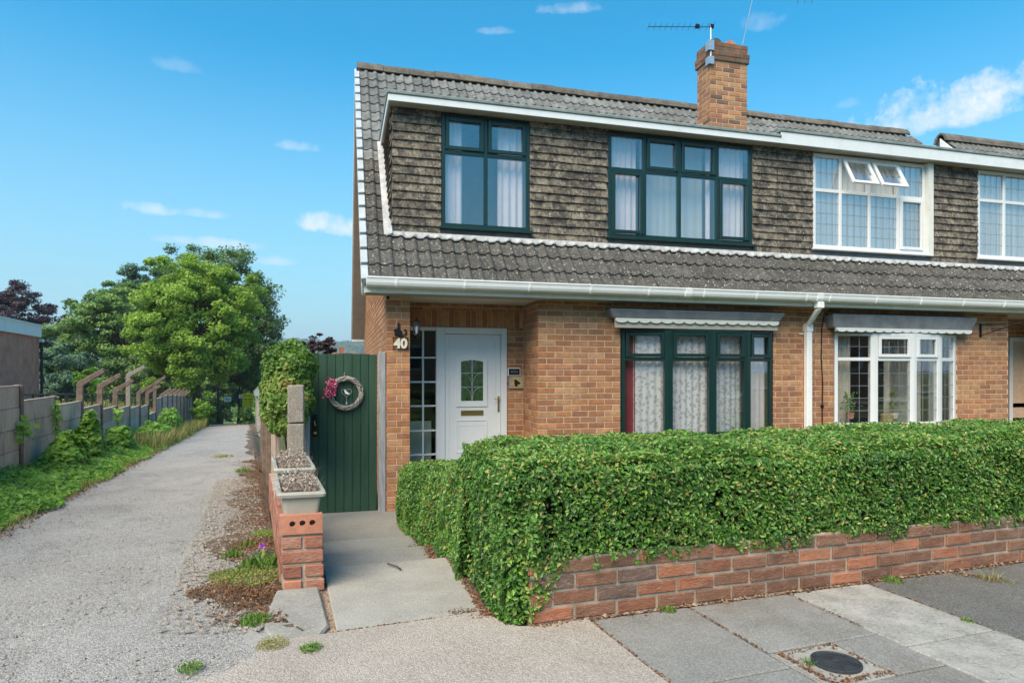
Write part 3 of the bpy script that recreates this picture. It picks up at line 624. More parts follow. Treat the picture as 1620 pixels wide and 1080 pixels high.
def bay(owner, pts, zb, ztr, zt, fm, gm, sash_top, lead=None, post=.115, curtains=()):
    """shallow bow window: flat facets between posts"""
    mbf = MB(); frs = []
    for i in range(len(pts) - 1):
        p, q = Vector(pts[i]), Vector(pts[i + 1]); e = (q - p); ln = e.length; e.normalize(); n = Vector((e.y, -e.x))
        frs.append((((p.x, p.y, 0), (e.x, e.y), (n.x, n.y)), ln))
    for i, (fr, ln) in enumerate(frs):
        l0 = post / 2 if i else .05; l1 = ln - (post / 2 if i < len(frs) - 1 else .05)
        mbf.fbox(fr, l0, l1, zb, zb + .07, -.06, 0); mbf.fbox(fr, l0, l1, zt - .04, zt, -.06, 0); mbf.fbox(fr, l0, l1, ztr - .025, ztr + .025, -.06, -.001)
    for i, p in enumerate(pts):
        if 0 < i < len(pts) - 1:
            a, b = frs[i - 1][0], frs[i][0]; h = post / 2
            P = Vector(p); e1 = Vector(a[1]); e2 = Vector(b[1]); n1 = Vector(a[2]); n2 = Vector(b[2]); nn = (n1 + n2).normalized()
            ring = [P - e1 * h + n1 * .004, P + nn * .006, P + e2 * h + n2 * .004, P + e2 * h - n2 * .064, P - e1 * h - n1 * .064]
            mbf.extr([(q.x, q.y, zb) for q in ring], (0, 0, zt - zb))
        else:
            fr, ln = frs[0] if i == 0 else frs[-1]
            mbf.fbox(fr, 0 if i == 0 else ln - .05, .05 if i == 0 else ln, zb, zt, -.064, .004)
    win = mbf.build('bay_window', fm, owner, bevel=.004)
    for i, (fr, ln) in enumerate(frs):
        l0 = post / 2 if i else .05; l1 = ln - (post / 2 if i < len(frs) - 1 else .05)
        pane_cell(win, fr, l0, l1, ztr + .025, zt - .04, gm, fm, sash=sash_top[i], lead=lead and (3, 2))
        pane_cell(win, fr, l0, l1, zb + .07, ztr - .025, gm, fm, lead=lead and (3, 5))
        for (ci, c0, c1, m, d, amp) in curtains:
            if ci == i:
                c = MB(); curtain(c, fr, l0 + (l1 - l0) * c0, l0 + (l1 - l0) * c1, zb + .04, zt - .03, d, amp=amp, seed=i + int(c0 * 10)); c.build('curtain', m, win, smooth=True)
    s = MB(); out_ = [(p[0], p[1]) for p in pts]
    nn = [Vector(frs[max(0, min(i, len(frs) - 1))][0][2]) for i in range(len(pts))]
    ring = [(pts[0][0] - .06, YF + .02)] + [(pts[i][0] + nn[i].x * .07 + (-.05 if i == 0 else .05 if i == len(pts) - 1 else 0), pts[i][1] - .07) for i in range(len(pts))] + [(pts[-1][0] + .06, YF + .02)]
    s.extr([(x, y, zb - .05) for x, y in ring], (0, 0, .048)); s.build('sill', fm, win, bevel=.008)
    return win
def canopy(owner, x0, x1, zb, zt, scal_m, scal_z, rag):
    """lead covered canopy over the bow, with a scalloped board under it"""
    mb = MB(); yt, yb = YF - .20, YF - .155
    mb.hexa([(x0 + .06, yb, zb), (x1 - .06, yb, zb), (x1 - .06, YF, zb), (x0 + .06, YF, zb), (x0, yt, zt), (x1, yt, zt), (x1, YF - .0, zt), (x0, YF - .0, zt)])
    c = mb.build('bay_canopy', M['lead'], owner, bevel=.01)
    f = MB(); f.hexa([(x0 + .02, yt + .01, zt), (x1 - .02, yt + .01, zt), (x1 - .02, YF - .002, zt + .03), (x0 + .02, YF - .002, zt + .03), (x0 + .02, yt + .01, zt + .004), (x1 - .02, yt + .01, zt + .004), (x1 - .02, YF - .002, zt + .045), (x0 + .02, YF - .002, zt + .045)])
    f.build('lead_flashing', M['lead'], c)
    b = MB(); a0, a1 = x0 + .09, x1 - .09; y = yb + .01; b.box(a0, a1, y, y + .02, scal_z[0], zb - .002); b.build('valance_board', M['soffit'], c)  # board given a darker colour to imitate shadow below the scallops
    n_ = 15; s = MB(); w_ = (a1 - a0) / n_
    for i in range(n_):
        ring = [(a0 + w_ * i, y - .030, scal_z[1])] + [(a0 + w_ * i + w_ / 2 - w_ / 2 * math.cos(t), y - .030, scal_z[1] - .028 - .03 * math.sin(t)) for t in np.linspace(0, math.pi, 8)] + [(a0 + w_ * (i + 1), y - .030, scal_z[1])]
        s.extr(ring[::-1], (0, .029, 0))
    s.build('scalloped_edge', scal_m, c)
# ---- roof tiles
EY, EZ = 7.25, 2.20; RY, RZ = 11.1, 6.35
PIT = math.atan2(RZ - EZ, RY - EY); SV = Vector((0, math.cos(PIT), math.sin(PIT))); NV = Vector((0, -math.sin(PIT), math.cos(PIT)))
SL = math.hypot(RZ - EZ, RY - EY); GA = .29
def rp(x, s, n=0.): p = Vector((x, EY, EZ)) + SV * s + NV * n; return tuple(p)
prof = [(0, 0), (.066, 0), (.080, .015), (.094, .024), (.110, .027), (.126, .020), (.140, .004), (.15, 0)]
prof = prof + [(x + .15, z) for x, z in prof[1:]]; prof = prof[:-1] + [(.298, 0)]
def tile_mesh(m):
    mb = MB(); k = len(prof)
    for (s, dz) in ((0, -.020), (0, 0), (.012, .004), (.36, .004)):
        for x, z in prof: mb.v.append((x, s, z + dz))
    for r in range(3):
        for i in range(k - 1): mb.f.append((r * k + i, r * k + i + 1, (r + 1) * k + i + 1, (r + 1) * k + i))
    mb.f += [(0, k, 3 * k, 3 * k - k * 0), ] if False else []
    return mb.mesh('roof_tile', m)
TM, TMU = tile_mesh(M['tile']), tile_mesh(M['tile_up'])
def put_tile(roof, x, r):
    tilt = math.asin(.022 / GA); th = PIT - tilt
    p = Vector(rp(x, r * GA - .04, .034)) + NV * random.uniform(-.002, .003)
    mw = Matrix.Translation(p) @ Matrix.Rotation(th, 4, 'X') @ Matrix.Rotation(random.uniform(-.006, .006), 4, 'Z')
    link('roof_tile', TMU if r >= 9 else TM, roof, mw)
def deck(mb, x0, x1, s0, s1):
    mb.hexa([rp(x0, s0, -.06), rp(x1, s0, -.06), rp(x1, s1, -.06), rp(x0, s1, -.06), rp(x0, s0, 0), rp(x1, s0, 0), rp(x1, s1, 0), rp(x0, s1, 0)])
YD = 7.86; DZ0, DZ1 = 2.84, 4.42; FRD = ((0, YD, 0), (1, 0), (0, -1)); HT = {}
def hung(dorm, x0, x1, z0=2.875, z1=4.42):
    k = 0; z = z0
    while z < z1 - .02:
        x = x0 - (.0825 if k % 2 else 0)
        while x < x1 - .02:
            a, b = max(x, x0), min(x + .165, x1)
            if b - a > .03:
                l = round(b - a - .004, 3)
                if l not in HT:
                    mb = MB(); mb.hexa([(-l / 2, -.034, 0), (l / 2, -.034, 0), (l / 2, -.020, 0), (-l / 2, -.020, 0), (-l / 2, -.008, .125), (l / 2, -.008, .125), (l / 2, .004, .125), (-l / 2, .004, .125)]); HT[l] = mb.mesh('hung_tile', M['hung'])
                mw = Matrix.Translation(((a + b) / 2, YD + random.uniform(-.004, .003), z + random.uniform(-.003, .003))) @ Matrix.Rotation(random.uniform(-.012, .012), 4, 'Y')
                link('hung_tile', HT[l], dorm, mw)
            x += .165
        z += .1045; k += 1
GT = [(7.292, 2.232), (7.180, 2.235), (7.166, 2.226), (7.170, 2.205), (7.176, 2.172), (7.190, 2.142), (7.215, 2.128), (7.292, 2.128)]
def eaves(owner, x0, x1, joints, endl=False):
    f = MB(); f.box(x0, x1, 7.294, 7.316, 2.07, 2.20); f.build('fascia_board', M['upvc_old'], owner, bevel=.003)
    f = MB(); f.box(x0, x1, 7.318, YF + (.0), 2.072, 2.084); f.build('soffit', M['soffit'], owner)
    g = MB(); g.extr([(x0, y, z) for y, z in GT][::-1], (x1 - x0, 0, 0)); g = g.build('gutter', M['gutter'], owner, bevel=.003)
    lip = MB(); lip.box(x0, x1, 7.160, 7.176, 2.222, 2.238); lip.build('gutter_lip', M['gutter'], g)
    x = x0 + .32
    while x < x1:
        b = MB(); ring = [(x, y - .006 * (y < 7.25), z + (.005 if z > 2.2 else -.006)) for y, z in GT]; b.extr(ring[::-1], (.022, 0, 0)); b.build('gutter_bracket', M['gutter'], g); x += .78
    for j in joints:
        b = MB(); ring = [(j, y - .008 * (y < 7.25), z + (.007 if z > 2.2 else -.008)) for y, z in GT]; b.extr(ring[::-1], (.10, 0, 0)); b.build('gutter_joint', M['gutter'], g, bevel=.004)
XP = 6.10; XL = .522; XR = 11.62
def half_house(kind):
    left = kind == 'left'
    x0, x1 = (XL, XP) if left else (XP + .004, XR)
    H = thing('semi_detached_house', 'orange brick house at number 40 with dark green window frames and the white front door' if left else 'neighbouring half of the pair with white framed leaded windows and a white bow window', 'house', ((x0 + x1) / 2, YF, -.5))
    bw = Brickwork(298)
    def wall(parts, fr=FRF, m='mortar', th=.10):
        mb = MB()
        for a0, a1, z0, z1 in parts: mb.fbox(fr, a0, a1, z0, z1, -th, 0)
        return mb.build('wall', M[m], H)
    ZB, ZT = -.62, 2.074
    if left:
        # front wall right of the porch
        b0, b1 = 3.52, 5.845
        w_ = wall([(2.40, b0, ZB, ZT), (b1, x1, ZB, ZT), (b0, b1, ZB, .245), (b0, b1, 1.90, ZT)])
        bw.wall(w_, FRF, 2.40, x1, ZB, ZT, M['brick'], [(b0, b1, .245, 1.90)], phase=2.40 - .005)
        # porch: left pier, its return, right return, back wall
        wpier = wall([(XL, .793, ZB, ZT)], th=.215)
        for k in range(-8, 28):
            z = k * .075 + .0375
            if z > ZT - .02: break
            for a, b in (((XL, XL + .105), (XL + .115, .793)) if k % 2 else ((XL, XL + .165), (XL + .175, .793))): bw.add(wpier, FRF, (a + b) / 2, z, b - a, .065, M['brick'])
        fr = frame_x(2.40); wr = MB(); wr.box(2.402, 2.50, YF + .10, 8.28, ZB, ZT); wr = wr.build('wall', M['mortar'], H)
        bw.wall(wr, fr, -8.28, -YF, ZB, ZT, M['brick'], phase=-YF - .11)
        fb = ((0, 8.28, 0), (1, 0), (0, -1)); dx0, dx1 = .80, PX(802, 8.28)
        w_ = wall([(.60, 2.40, 1.765, ZT), (dx1, 2.402, ZB, 1.765), (.60, dx0, ZB, 1.765)], fb)
        bw.wall(w_, fb, dx1 + .004, 2.39, ZB, 1.765, M['brick'], phase=2.39)
        x = .66
        while x < 2.38:
            bw.add(w_, fb, x, 1.875, .065, .215, M['brick']); x += .075
        bw.wall(w_, fb, .62, 2.39, 1.985, ZT, M['brick'], phase=2.39)
        MB().box(.62, 2.40, YF, 8.28, -.62, -.36).build('porch_step', M['path'], H, bevel=.01)
        MB().box(.56, 2.44, YF - .02, 8.27, 2.076, 2.095).build('soffit', M['upvc_old'], H)
        # long side wall and gable
        sf = frame_x(XL); ws = MB(); ws.fbox(sf, -15.0, -(YF + .22), ZB, ZT, -.10, 0)
        ws.extr([(XL + .001, 7.62, ZT), (XL + .001, 15.0, ZT), (XL + .001, 14.7, 2.4), (XL + .001, RY, RZ - .12), (XL + .001, 7.62, 2.42)], (.1, 0, 0)); ws = ws.build('wall', M['mortar'], H)
        bw.wall(ws, sf, -15.0, -YF, ZB, ZT + .02, M['sidewall'], phase=-YF, vis=False)
        for k in range(28, 82):
            z = k * .075; ya = EY + (z + .22 - EZ) / math.tan(PIT); yb_ = 2 * RY - ya
            if yb_ - ya > .3: bw.wall(ws, sf, -yb_, -ya, z, z + .075, M['sidewall'], phase=-YF, vis=False)
        MB().box(x0 + .1, x1, 14.9, 15.0, ZB, 2.3).build('wall', M['brick'], H)
    else:
        b0, b1 = 6.865, 9.125; px_ = 10.18
        w_ = wall([(x0, b0, ZB, ZT), (b1, px_, ZB, ZT), (b0, b1, ZB, .245), (b0, b1, 1.90, ZT)]); MB().box(11.35, XR, YF + .001, YF + .1, ZB, ZT).build('wall', M['brick'], H)
        bw.wall(w_, FRF, x0, px_, ZB, ZT, M['brick'], [(b0, b1, .245, 1.90)], phase=2.40 - .005)
        bw.wall(w_, FRF, 11.35, XR, ZB, ZT, M['brick'])
        fb = ((0, 8.28, 0), (1, 0), (0, -1)); w_ = wall([(px_ - .1, XR, 1.765, ZT), (10.0, 10.25, ZB, 1.765), (11.2, XR, ZB, 1.765)], fb)
        bw.wall(w_, fb, px_ - .1, XR, 1.765, ZT, M['brick'], vis=False)
        MB().box(XR - .1, XR, YF + .1, 15, ZB, ZT).build('wall', M['brick'], H); MB().box(x0, x1, 14.9, 15.0, ZB, 2.3).build('wall', M['brick'], H)
        MB().box(px_, XR - .1, YF, 8.28, -.62, -.36).build('porch_step', M['path'], H, bevel=.01)
        MB().box(px_ - .04, XR, YF - .02, 8.27, 2.076, 2.095).build('soffit', M['upvc_old'], H)
        MB().box(px_ - .1, px_, YF + .1, 8.28, ZB, ZT).build('wall', M['brick'], H)
        d = MB(); dx = PX(1597, 8.28); ringbox(d, fb, dx, dx + .95, -.35, 1.762, .07, -.06, .01); d.fbox(fb, dx + .07, dx + .88, .30, .38, -.05, .0); d.fbox(fb, dx + .07, dx + .88, .55, .63, -.05, .0)
        d = d.build('door', M['upvc'], H, bevel=.004)
        g = MB(); g.fbox(fb, dx + .07, dx + .88, -.28, .30, -.03, -.02); g.fbox(fb, dx + .07, dx + .88, .63, 1.70, -.03, -.02); g.build('pane', M['glass'], d)
        c = MB(); curtain(c, fb, dx + .075, dx + .875, -.2, 1.68, -.05, amp=.008); c.build('net_or_sky_sheen', M['doornet'], d, smooth=True)
        g = MB(); g.fbox(fb, dx + .07, dx + .88, .38, .55, -.04, -.01); g.build('letter_panel', M['brass'], d)
        MB().fbox(fb, dx - .16, dx - .002, -.36, 1.762, -.05, -.01).build('side_panel', M['dark'], H)
    eaves(H, .27 if left else x0, x1 if left else XR + .2, [PX(1083, 7.2)] if left else [PX(1296, 7.2) - .05])
    # inner room surfaces seen through the glass
    rm = MB(); rm.box(x0 + .12, x1 - .06, 10.4, 10.5, ZB, 2.3); rm.box(x0 + .12, x1 - .06, 7.75, 10.4, 2.25, 2.34); rm.box(x0 + .12, x1 - .06, 8.4, 10.4, ZB, ZB + .1); rm.build('inner_wall', M['room'], H)
    # bow window, canopy
    if left:
        pts = [(3.535, YF - .005), (4.156, 7.48), (4.777, 7.42), (5.353, 7.48), (5.83, YF - .005)]
        bay(H, pts, .30, 1.34, 1.735, M['greenframe'], M['glass'], [1, 1, 1, 1],
            curtains=[(0, .03, .36, M['redcurtain'], -.13, .015), (0, .26, 1.2, M['lace'], -.12, .008), (1, -.15, 1.2, M['lace'], -.12, .010), (2, -.15, 1.1, M['lace'], -.12, .008), (3, -.1, 1.2, M['curtain'], -.13, .02)])
        canopy(H, 3.29, 5.90, 1.868, 1.972, M['upvc_old'], (1.74, 1.862), True)
    else:
        pts = [(6.88, YF - .005), (7.47, 7.48), (8.12, 7.42), (8.675, 7.48), (9.11, YF - .005)]
        bay(H, pts, .36, 1.355, 1.735, M['upvc'], M['glass'], [0, 1, 1, 0], lead=True, curtains=[(0, .0, .62, M['creamcurtain'], -.22, .03), (1, .55, 1.0, M['creamcurtain'], -.25, .02), (2, 0, 1, M['creamcurtain'], -.25, .02), (3, 0, 1, M['creamcurtain'], -.2, .02), (1, .72, .95, M['flag'], -.16, .01)])
        canopy(H, 6.68, 9.32, 1.80, 1.985, M['white'], (1.742, 1.80), False)
    mb = MB(); ys_ = [p for p in pts]; mb.extr([(pts[0][0], YF - .001, ZB)] + [(p[0], p[1] + .03, ZB) for p in pts[1:-1]] + [(pts[-1][0], YF - .001, ZB)], (0, 0, .245 - ZB)); mb.build('bay_base', M['brick'], H)
    # ---- roof
    rx0, rx1 = (.28, XP) if left else (XP + .003, XR + .28)
    mb = MB()
    if left: deck(mb, rx0, .60, 0, SL); deck(mb, .601, rx1, 0, .86); deck(mb, .601, rx1, 3.05, SL)
    else: deck(mb, rx0, rx1, 0, .86); deck(mb, rx0, rx1, 3.05, SL)
    mb.hexa([(rx0, RY, RZ - .07), (rx1, RY, RZ - .07), (rx1, 14.95, 2.13), (rx0, 14.95, 2.13), (rx0, RY, RZ), (rx1, RY, RZ), (rx1, 14.95, 2.20), (rx0, 14.95, 2.20)])
    roof = mb.build('roof', M['tile'], H)
    tx = .30; tiles = []
    while tx < rx1 - .02:
        if tx >= rx0 - .03 - (0 if left else .1):
            for r in range(0, 19):
                s0 = r * GA
                if 3 <= r <= 10 and not (left and tx + .3 < .62): continue
                tiles.append((tx, r))
        tx += .30
    for x, r in tiles: put_tile(roof, x, r)
    # ridge
    x = rx0 - (.02 if left else 0)
    while x < rx1:
        l = min(.44, rx1 - x); mb = MB(); rg = []
        for (dy, dz) in ((-.15, -.10), (-.125, -.03), (-.07, .035), (0, .06), (.07, .035), (.125, -.03), (.15, -.10), (.13, -.11), (.06, .0), (0, .025), (-.06, 0), (-.13, -.11)):
            rg.append((0, dy, dz))
        mb.extr(rg, (l - .006, 0, 0)); me = mb.mesh('ridge_tile', M['ridge'])
        link('ridge_tile', me, roof, Matrix.Translation((x, RY, RZ + .035 + random.uniform(-.008, .01))) @ Matrix.Rotation(random.uniform(-.012, .012), 4, 'Y'), bevel=0); x += .44
    if left:
        # verge: cement caps at each course, bargeboards, boarded soffit
        for r in range(0, 19):
            mb = MB(); s0 = r * GA - .03; s1 = s0 + GA - .035
            mb.hexa([rp(.215, s0, -.02), rp(.298, s0, -.02), rp(.298, s1, -.02), rp(.215, s1, -.02), rp(.215, s0, .05), rp(.295, s0, .060), rp(.295, s1, .042), rp(.215, s1, .036)])
            mb.build('verge_cap', M['vergecap'], roof, bevel=.006)
        mb = MB(); mb.hexa([rp(.222, -.02, -.20), rp(.246, -.02, -.20), rp(.246, SL, -.20), rp(.222, SL, -.20), rp(.222, -.02, -.022), rp(.246, -.02, -.022), rp(.246, SL, -.022), rp(.222, SL, -.022)]); mb.build('bargeboard', M['gutter'], roof)
        mb = MB(); mb.hexa([rp(.247, 0, -.20), rp(XL + .01, 0, -.20), rp(XL + .01, SL, -.20), rp(.247, SL, -.20), rp(.247, 0, -.185), rp(XL + .01, 0, -.185), rp(XL + .01, SL, -.185), rp(.247, SL, -.185)])
        mb.hexa([(.247, RY, RZ - .29), (XL + .01, RY, RZ - .29), (XL + .01, 14.95, 1.91), (.247, 14.95, 1.91), (.247, RY, RZ - .27), (XL + .01, RY, RZ - .27), (XL + .01, 14.95, 1.93), (.247, 14.95, 1.93)])
        mb.build('verge_soffit', M['soffit'], roof)
        mb = MB(); mb.hexa([(.222, RY, RZ - .30), (.246, RY, RZ - .30), (.246, 14.97, 1.90), (.222, 14.97, 1.90), (.222, RY, RZ - .02), (.246, RY, RZ - .02), (.246, 14.97, 2.19), (.222, 14.97, 2.19)]); mb.build('bargeboard', M['gutter'], roof)
        MB().box(.248, XL + .02, 14.96, 14.985, 1.86, 2.0).build('box_end', M['gutter'], roof)
        MB().box(.250, .268, 7.294, 7.60, 2.066, 2.19).build('box_end', M['upvc'], H)
    # ---- dormer
    if left: walls = [(.60, 1.205), (2.357, 3.453), (5.683, XP)]; wins = [(1.205, 2.357), (3.453, 5.683)]
    else: walls = [(XP + .004, 6.716), (8.904, 9.86), (11.1, XR)]; wins = [(6.716, 8.904), (9.86, 11.1)]
    mb = MB()
    for a, b in walls: mb.box(a, b, YD, YD + .1, DZ0 - .04, DZ1)
    for a, b in wins: mb.box(a, b, YD + .0, YD + .1, DZ0 - .04, 2.945)
    if left: mb.extr([(.602, YD + .1, DZ0 - .04), (.602, YD + .1, DZ1), (.602, 9.36, DZ1)], (.08, 0, 0))
    else: mb.extr([(XR - .08, YD + .1, DZ0 - .04), (XR - .08, YD + .1, DZ1), (XR - .08, 9.36, DZ1)], (.08, 0, 0))
    dorm = mb.build('dormer', M['lead'], H)
    fz = 4.492 if left else 4.575; fx0 = .542 if left else PX(1236, 7.66); fx1 = PX(1236, 7.66) - .003 if left else XR + .06
    MB().box(fx0, fx1, 7.655, 7.675, 4.412, fz).build('fascia_board', M['fascia'], dorm, bevel=.003)
    MB().box(fx0 + .02, fx1, 7.677, YD + .02, 4.422, 4.434).build('soffit', M['soffit'], dorm)
    yb = 9.50
    if left:
        MB().box(fx0 - .001, fx0 + .019, 7.677, 9.32, 4.412, fz).build('fascia_board', M['fascia'], dorm, bevel=.003)
        MB().box(fx0 + .02, .602, YD + .02, 9.34, 4.422, 4.434).build('soffit', M['soffit'], dorm)
    mb = MB(); mb.hexa([(fx0 - .015, 7.64, fz + .002), (fx1 - (0 if left else 0), 7.64, fz + .002), (fx1, yb, fz + .01), (fx0 - .015, yb, fz + .01), (fx0 - .015, 7.64, fz + .045), (fx1, 7.64, fz + .045), (fx1, yb, fz + .10), (fx0 - .015, yb, fz + .10)])
    mb.hexa([(fx0 - .012, 7.70, fz + .045), (fx1, 7.70, fz + .045), (fx1, 7.86, fz + .045), (fx0 - .012, 7.86, fz + .045), (fx0 - .012, 7.72, fz + .082), (fx1, 7.72, fz + .082), (fx1, 7.84, fz + .085), (fx0 - .012, 7.84, fz + .085)])
    mb.build('felt_roof', M['felt'], dorm, bevel=.008)
    for a, b in walls: hung(dorm, a + (0 if a > .61 else -.004), b)
    if left:   # cheek tiles, seen edge on
        k = 0; z = 2.875; mb = MB()
        while z < 4.40:
            ymax = EY + (z + .1 - EZ) / math.tan(PIT) - .02; y = YD - .02 + (.08 if k % 2 else 0)
            while y < ymax:
                y2 = min(y + .161, ymax); mb.hexa([(.568, y, z), (.582, y, z), (.582, y2, z), (.568, y2, z), (.592, y, z + .12), (.604, y, z + .12), (.604, y2, z + .12), (.592, y2, z + .12)]); y += .165
            z += .1045; k += 1
        mb.build('cheek_tiles', M['hung'], dorm, kind='stuff')
        mb = MB(); mb.hexa([rp(.50, .80, .052), rp(.60, .80, .075), rp(.60, 3.06, .075), rp(.50, 3.06, .052), rp(.50, .80, .062), rp(.60, .80, .09), rp(.60, 3.06, .09), rp(.50, 3.06, .062)]); mb.build('lead_soaker', M['leadwhite'], dorm, bevel=.004)
    # lead apron dressed into the tile rolls along the foot of the dormer
    a0, a1 = (.52 if left else XP + .004), rx1; st = int((a1 - a0) / .0125); mb = MB()
    def wave(x):
        q = (x - .30) % .15; return float(np.interp(q, [p[0] for p in prof[:8]], [p[1] for p in prof[:8]]))
    for i in range(st + 1):
        x = a0 + (a1 - a0) * i / st; w_ = wave(x); e_ = .012 * math.sin(x * 13) + .008 * math.sin(x * 31)
        mb.v += [rp(x, .785 + e_ , .046 + w_ * .9), rp(x, .795 + e_, .058 + w_ * .9), rp(x, .87, .07)]
    for i in range(st): mb.f += [(3 * i, 3 * i + 3, 3 * i + 4, 3 * i + 1), (3 * i + 1, 3 * i + 4, 3 * i + 5, 3 * i + 2)]
    mb.build('lead_apron', M['leadwhite'], dorm)
    mb = MB(); mb.box(a0 + .08, a1 - .3, YD - .012, YD - .001, DZ0 - .03, 2.96); mb.build('lead_upstand', M['lead'], dorm)
    # ---- dormer windows
    FW = ((0, YD - .02, 0), (1, 0), (0, -1)); V = lambda px: PX(px, 7.84)
    if left:
        window(H, FW, [1.207, 1.775, 2.355], 2.985, 3.925, 4.41, M['greenframe'], M['glass_up'], sashes={(0, 1), (1, 1)}, curtains=[(1.24, 1.50, M['curtain']), (1.97, 2.32, M['curtain'])])
        window(H, FW, [3.455, 3.993, 4.521, 5.117, 5.681], 2.985, 3.90, 4.41, M['greenframe'], M['glass_up'], sashes={(1, 1), (2, 1), (0, 0), (3, 0)}, curtains=[(3.48, 3.93, M['curtain']), (5.17, 5.64, M['curtain']), (4.0, 4.1, M['curtain']), (5.02, 5.1, M['curtain'])], nets=[(4.05, 5.05, 3.0, 4.40, -.28, M['skysheen'])])  # pale sheet added behind the middle panes imitates the sky's reflection
    else:
        c = [6.718] + [V(p) for p in (1329.7, 1375.5, 1421)] + [8.80]
        window(H, FW, c, 3.0, 3.86, 4.40, M['upvc'], M['glass_up'], sashes={(3, 0)}, opened={(1, 1), (2, 1)}, leads=[(4, 5), (4, 2)], nets=[(6.76, 8.78, 3.02, 4.38, -.075, M['net'])])
        MB().box(8.802, 8.90, YD - .08, YD - .01, 2.97, 4.41).build('window_post', M['upvc_old'], H)
        window(H, FW, [9.862, 10.42, 11.1], 3.0, 3.93, 4.41, M['upvc'], M['glass_up'], leads=[(4, 5), (4, 2)], nets=[(9.9, 11.06, 3.02, 4.38, -.075, M['net'])])
    mb = MB(); mb.box(x0 + .15, x1 - .05, 9.0, 9.05, 2.6, 4.5); mb.box(x0 + .15, x1 - .05, 7.98, 9.0, 2.55, 2.6); mb.build('inner_wall', M['room'], H)
    # ---- front door
    if left:
        fb = ((0, 8.28, 0), (1, 0), (0, -1)); D = lambda px: PX(px, 8.26)
        d = MB(); zt = 1.76; zb = -.36; x0_, x1_ = D(690), D(802)
        d.fbox(fb, x0_, D(704), zb, zt, -.07, .025); d.fbox(fb, D(793), x1_, zb, zt, -.07, .025); d.fbox(fb, D(704), D(793), zt - .085, zt, -.07, .025)
        d.fbox(fb, .80, x0_, zt - .045, zt, -.07, .02); d.fbox(fb, .80, .83, zb, zt - .045, -.07, .02)
        d.fbox(fb, D(704), D(793), zb, zb + .05, -.07, .03)
        frame = d.build('door_frame', M['upvc'], H, bevel=.004)
        l = MB(); l0, l1 = D(704) + .004, D(793) - .004; l.fbox(fb, l0, l1, zb + .06, zt - .09, -.06, .002)
        i0, i1 = D(711), D(784); ringbox(l, fb, i0 - .006, i1 + .006, zb + .12, zt - .135, .007, .002, .007)
        door = l.build('door', M['upvc'], H, bevel=.003)
        z_ = lambda py: PZ(745, py, 8.26)
        p0, p1 = D(722), D(771); g0, g1 = D(729.5), D(764.5)
        a = MB(); n_ = 12
        def arch(x0, x1, z0, z1, rise): return [(x0, z0), (x1, z0)] + [(x1 + (x0 - x1) * k / n_, z1 + rise * math.sin(math.pi * k / n_)) for k in range(n_ + 1)]
        o_, i_ = arch(p0, p1, z_(643), z_(565), .035), arch(g0, g1, z_(634), z_(572), .022)
        k = len(o_)
        for (rg, y) in ((o_, 8.278), (o_, 8.264), (i_, 8.264), (i_, 8.275)): a.v += [(x, y, z) for x, z in rg]
        for r in range(3):
            for j in range(k): a.f.append((r * k + j, r * k + (j + 1) % k, (r + 1) * k + (j + 1) % k, (r + 1) * k + j))
        a.build('glazed_panel_moulding', M['upvc'], door)
        g = MB(); g.extr([(x, 8.272, z) for x, z in i_], (0, .004, 0)); g.build('pane', M['dooglass'] if 'dooglass' in M else M['doorpane'], door)
        ld = MB(); cx = (g0 + g1) / 2; wL = .006
        zs = [z_(634), z_(612), z_(590), z_(570)]
        ld.box(cx - wL, cx + wL, 8.266, 8.2715, zs[0], zs[3] + .012)
        for z in zs[1:3]: ld.box(g0, g1, 8.266, 8.2705, z - .005, z + .005)
        for j in range(3):
            for sgn in (-1, 1):
                pts_ = [(cx + sgn * (.010 + (g1 - cx - .012) * t ** 2.2), 8.268, zs[j] + .02 + (zs[1] - zs[0] - .02) * math.sin(t * math.pi / 2)) for t in np.linspace(0, 1, 8)]
                ld.tube(pts_, .004, 4)
        ld.build('leading', M['galv'], door)
        q = MB(); ringbox(q, fb, p0, p1, z_(716), z_(664), .014, .002, .010); ringbox(q, fb, p0 + .03, p1 - .03, z_(708), z_(672), .010, .002, .007); q.build('panel_moulding', M['upvc'], door, bevel=.003)
        q = MB(); q.fbox(fb, D(729.5), D(765), z_(657), z_(649), .003, .012); q.fbox(fb, D(732), D(762), z_(655), z_(651), .012, .018); q.build('letterbox', M['brass'], door, bevel=.002)
        q = MB(); q.fbox(fb, D(787.5), D(790.5), z_(652), z_(627), .003, .012); q.tube([(D(789), 8.262, z_(630)), (D(789), 8.225, z_(630)), (D(781), 8.22, z_(631))], .007, 6); q.build('handle', M['brass'], door)
        # tall side light with a grid of white bars
        s = MB(); s0, s1 = .83, x0_; cxs = D(669.5)
        s.fbox(fb, s0, s1, zb, zb + .05, -.05, .01); s.fbox(fb, cxs - .011, cxs + .011, zb + .05, zt - .045, -.028, .012)
        for py in (565.5, 604, 642, 681, 719, 757):
            z = PZ(669, py, 8.27); s.fbox(fb, s0, cxs - .011, z - .010, z + .010, -.027, .010); s.fbox(fb, cxs + .011, s1, z - .010, z + .010, -.027, .010)
        sl_ = s.build('side_light', M['upvc'], H)
        g = MB(); g.fbox(fb, s0, s1, zb + .05, zt - .045, -.026, -.020); g.build('pane', M['glass'], sl_)
        g = MB(); g.box(.70, 1.16, 8.42, 8.44, -.5, .52); g.build('frosted_screen', M['screen'], sl_); g = MB(); g.box(.66, 2.4, 9.6, 9.65, -.5, 1.9); g.build('inner_wall', M['dark'], H)
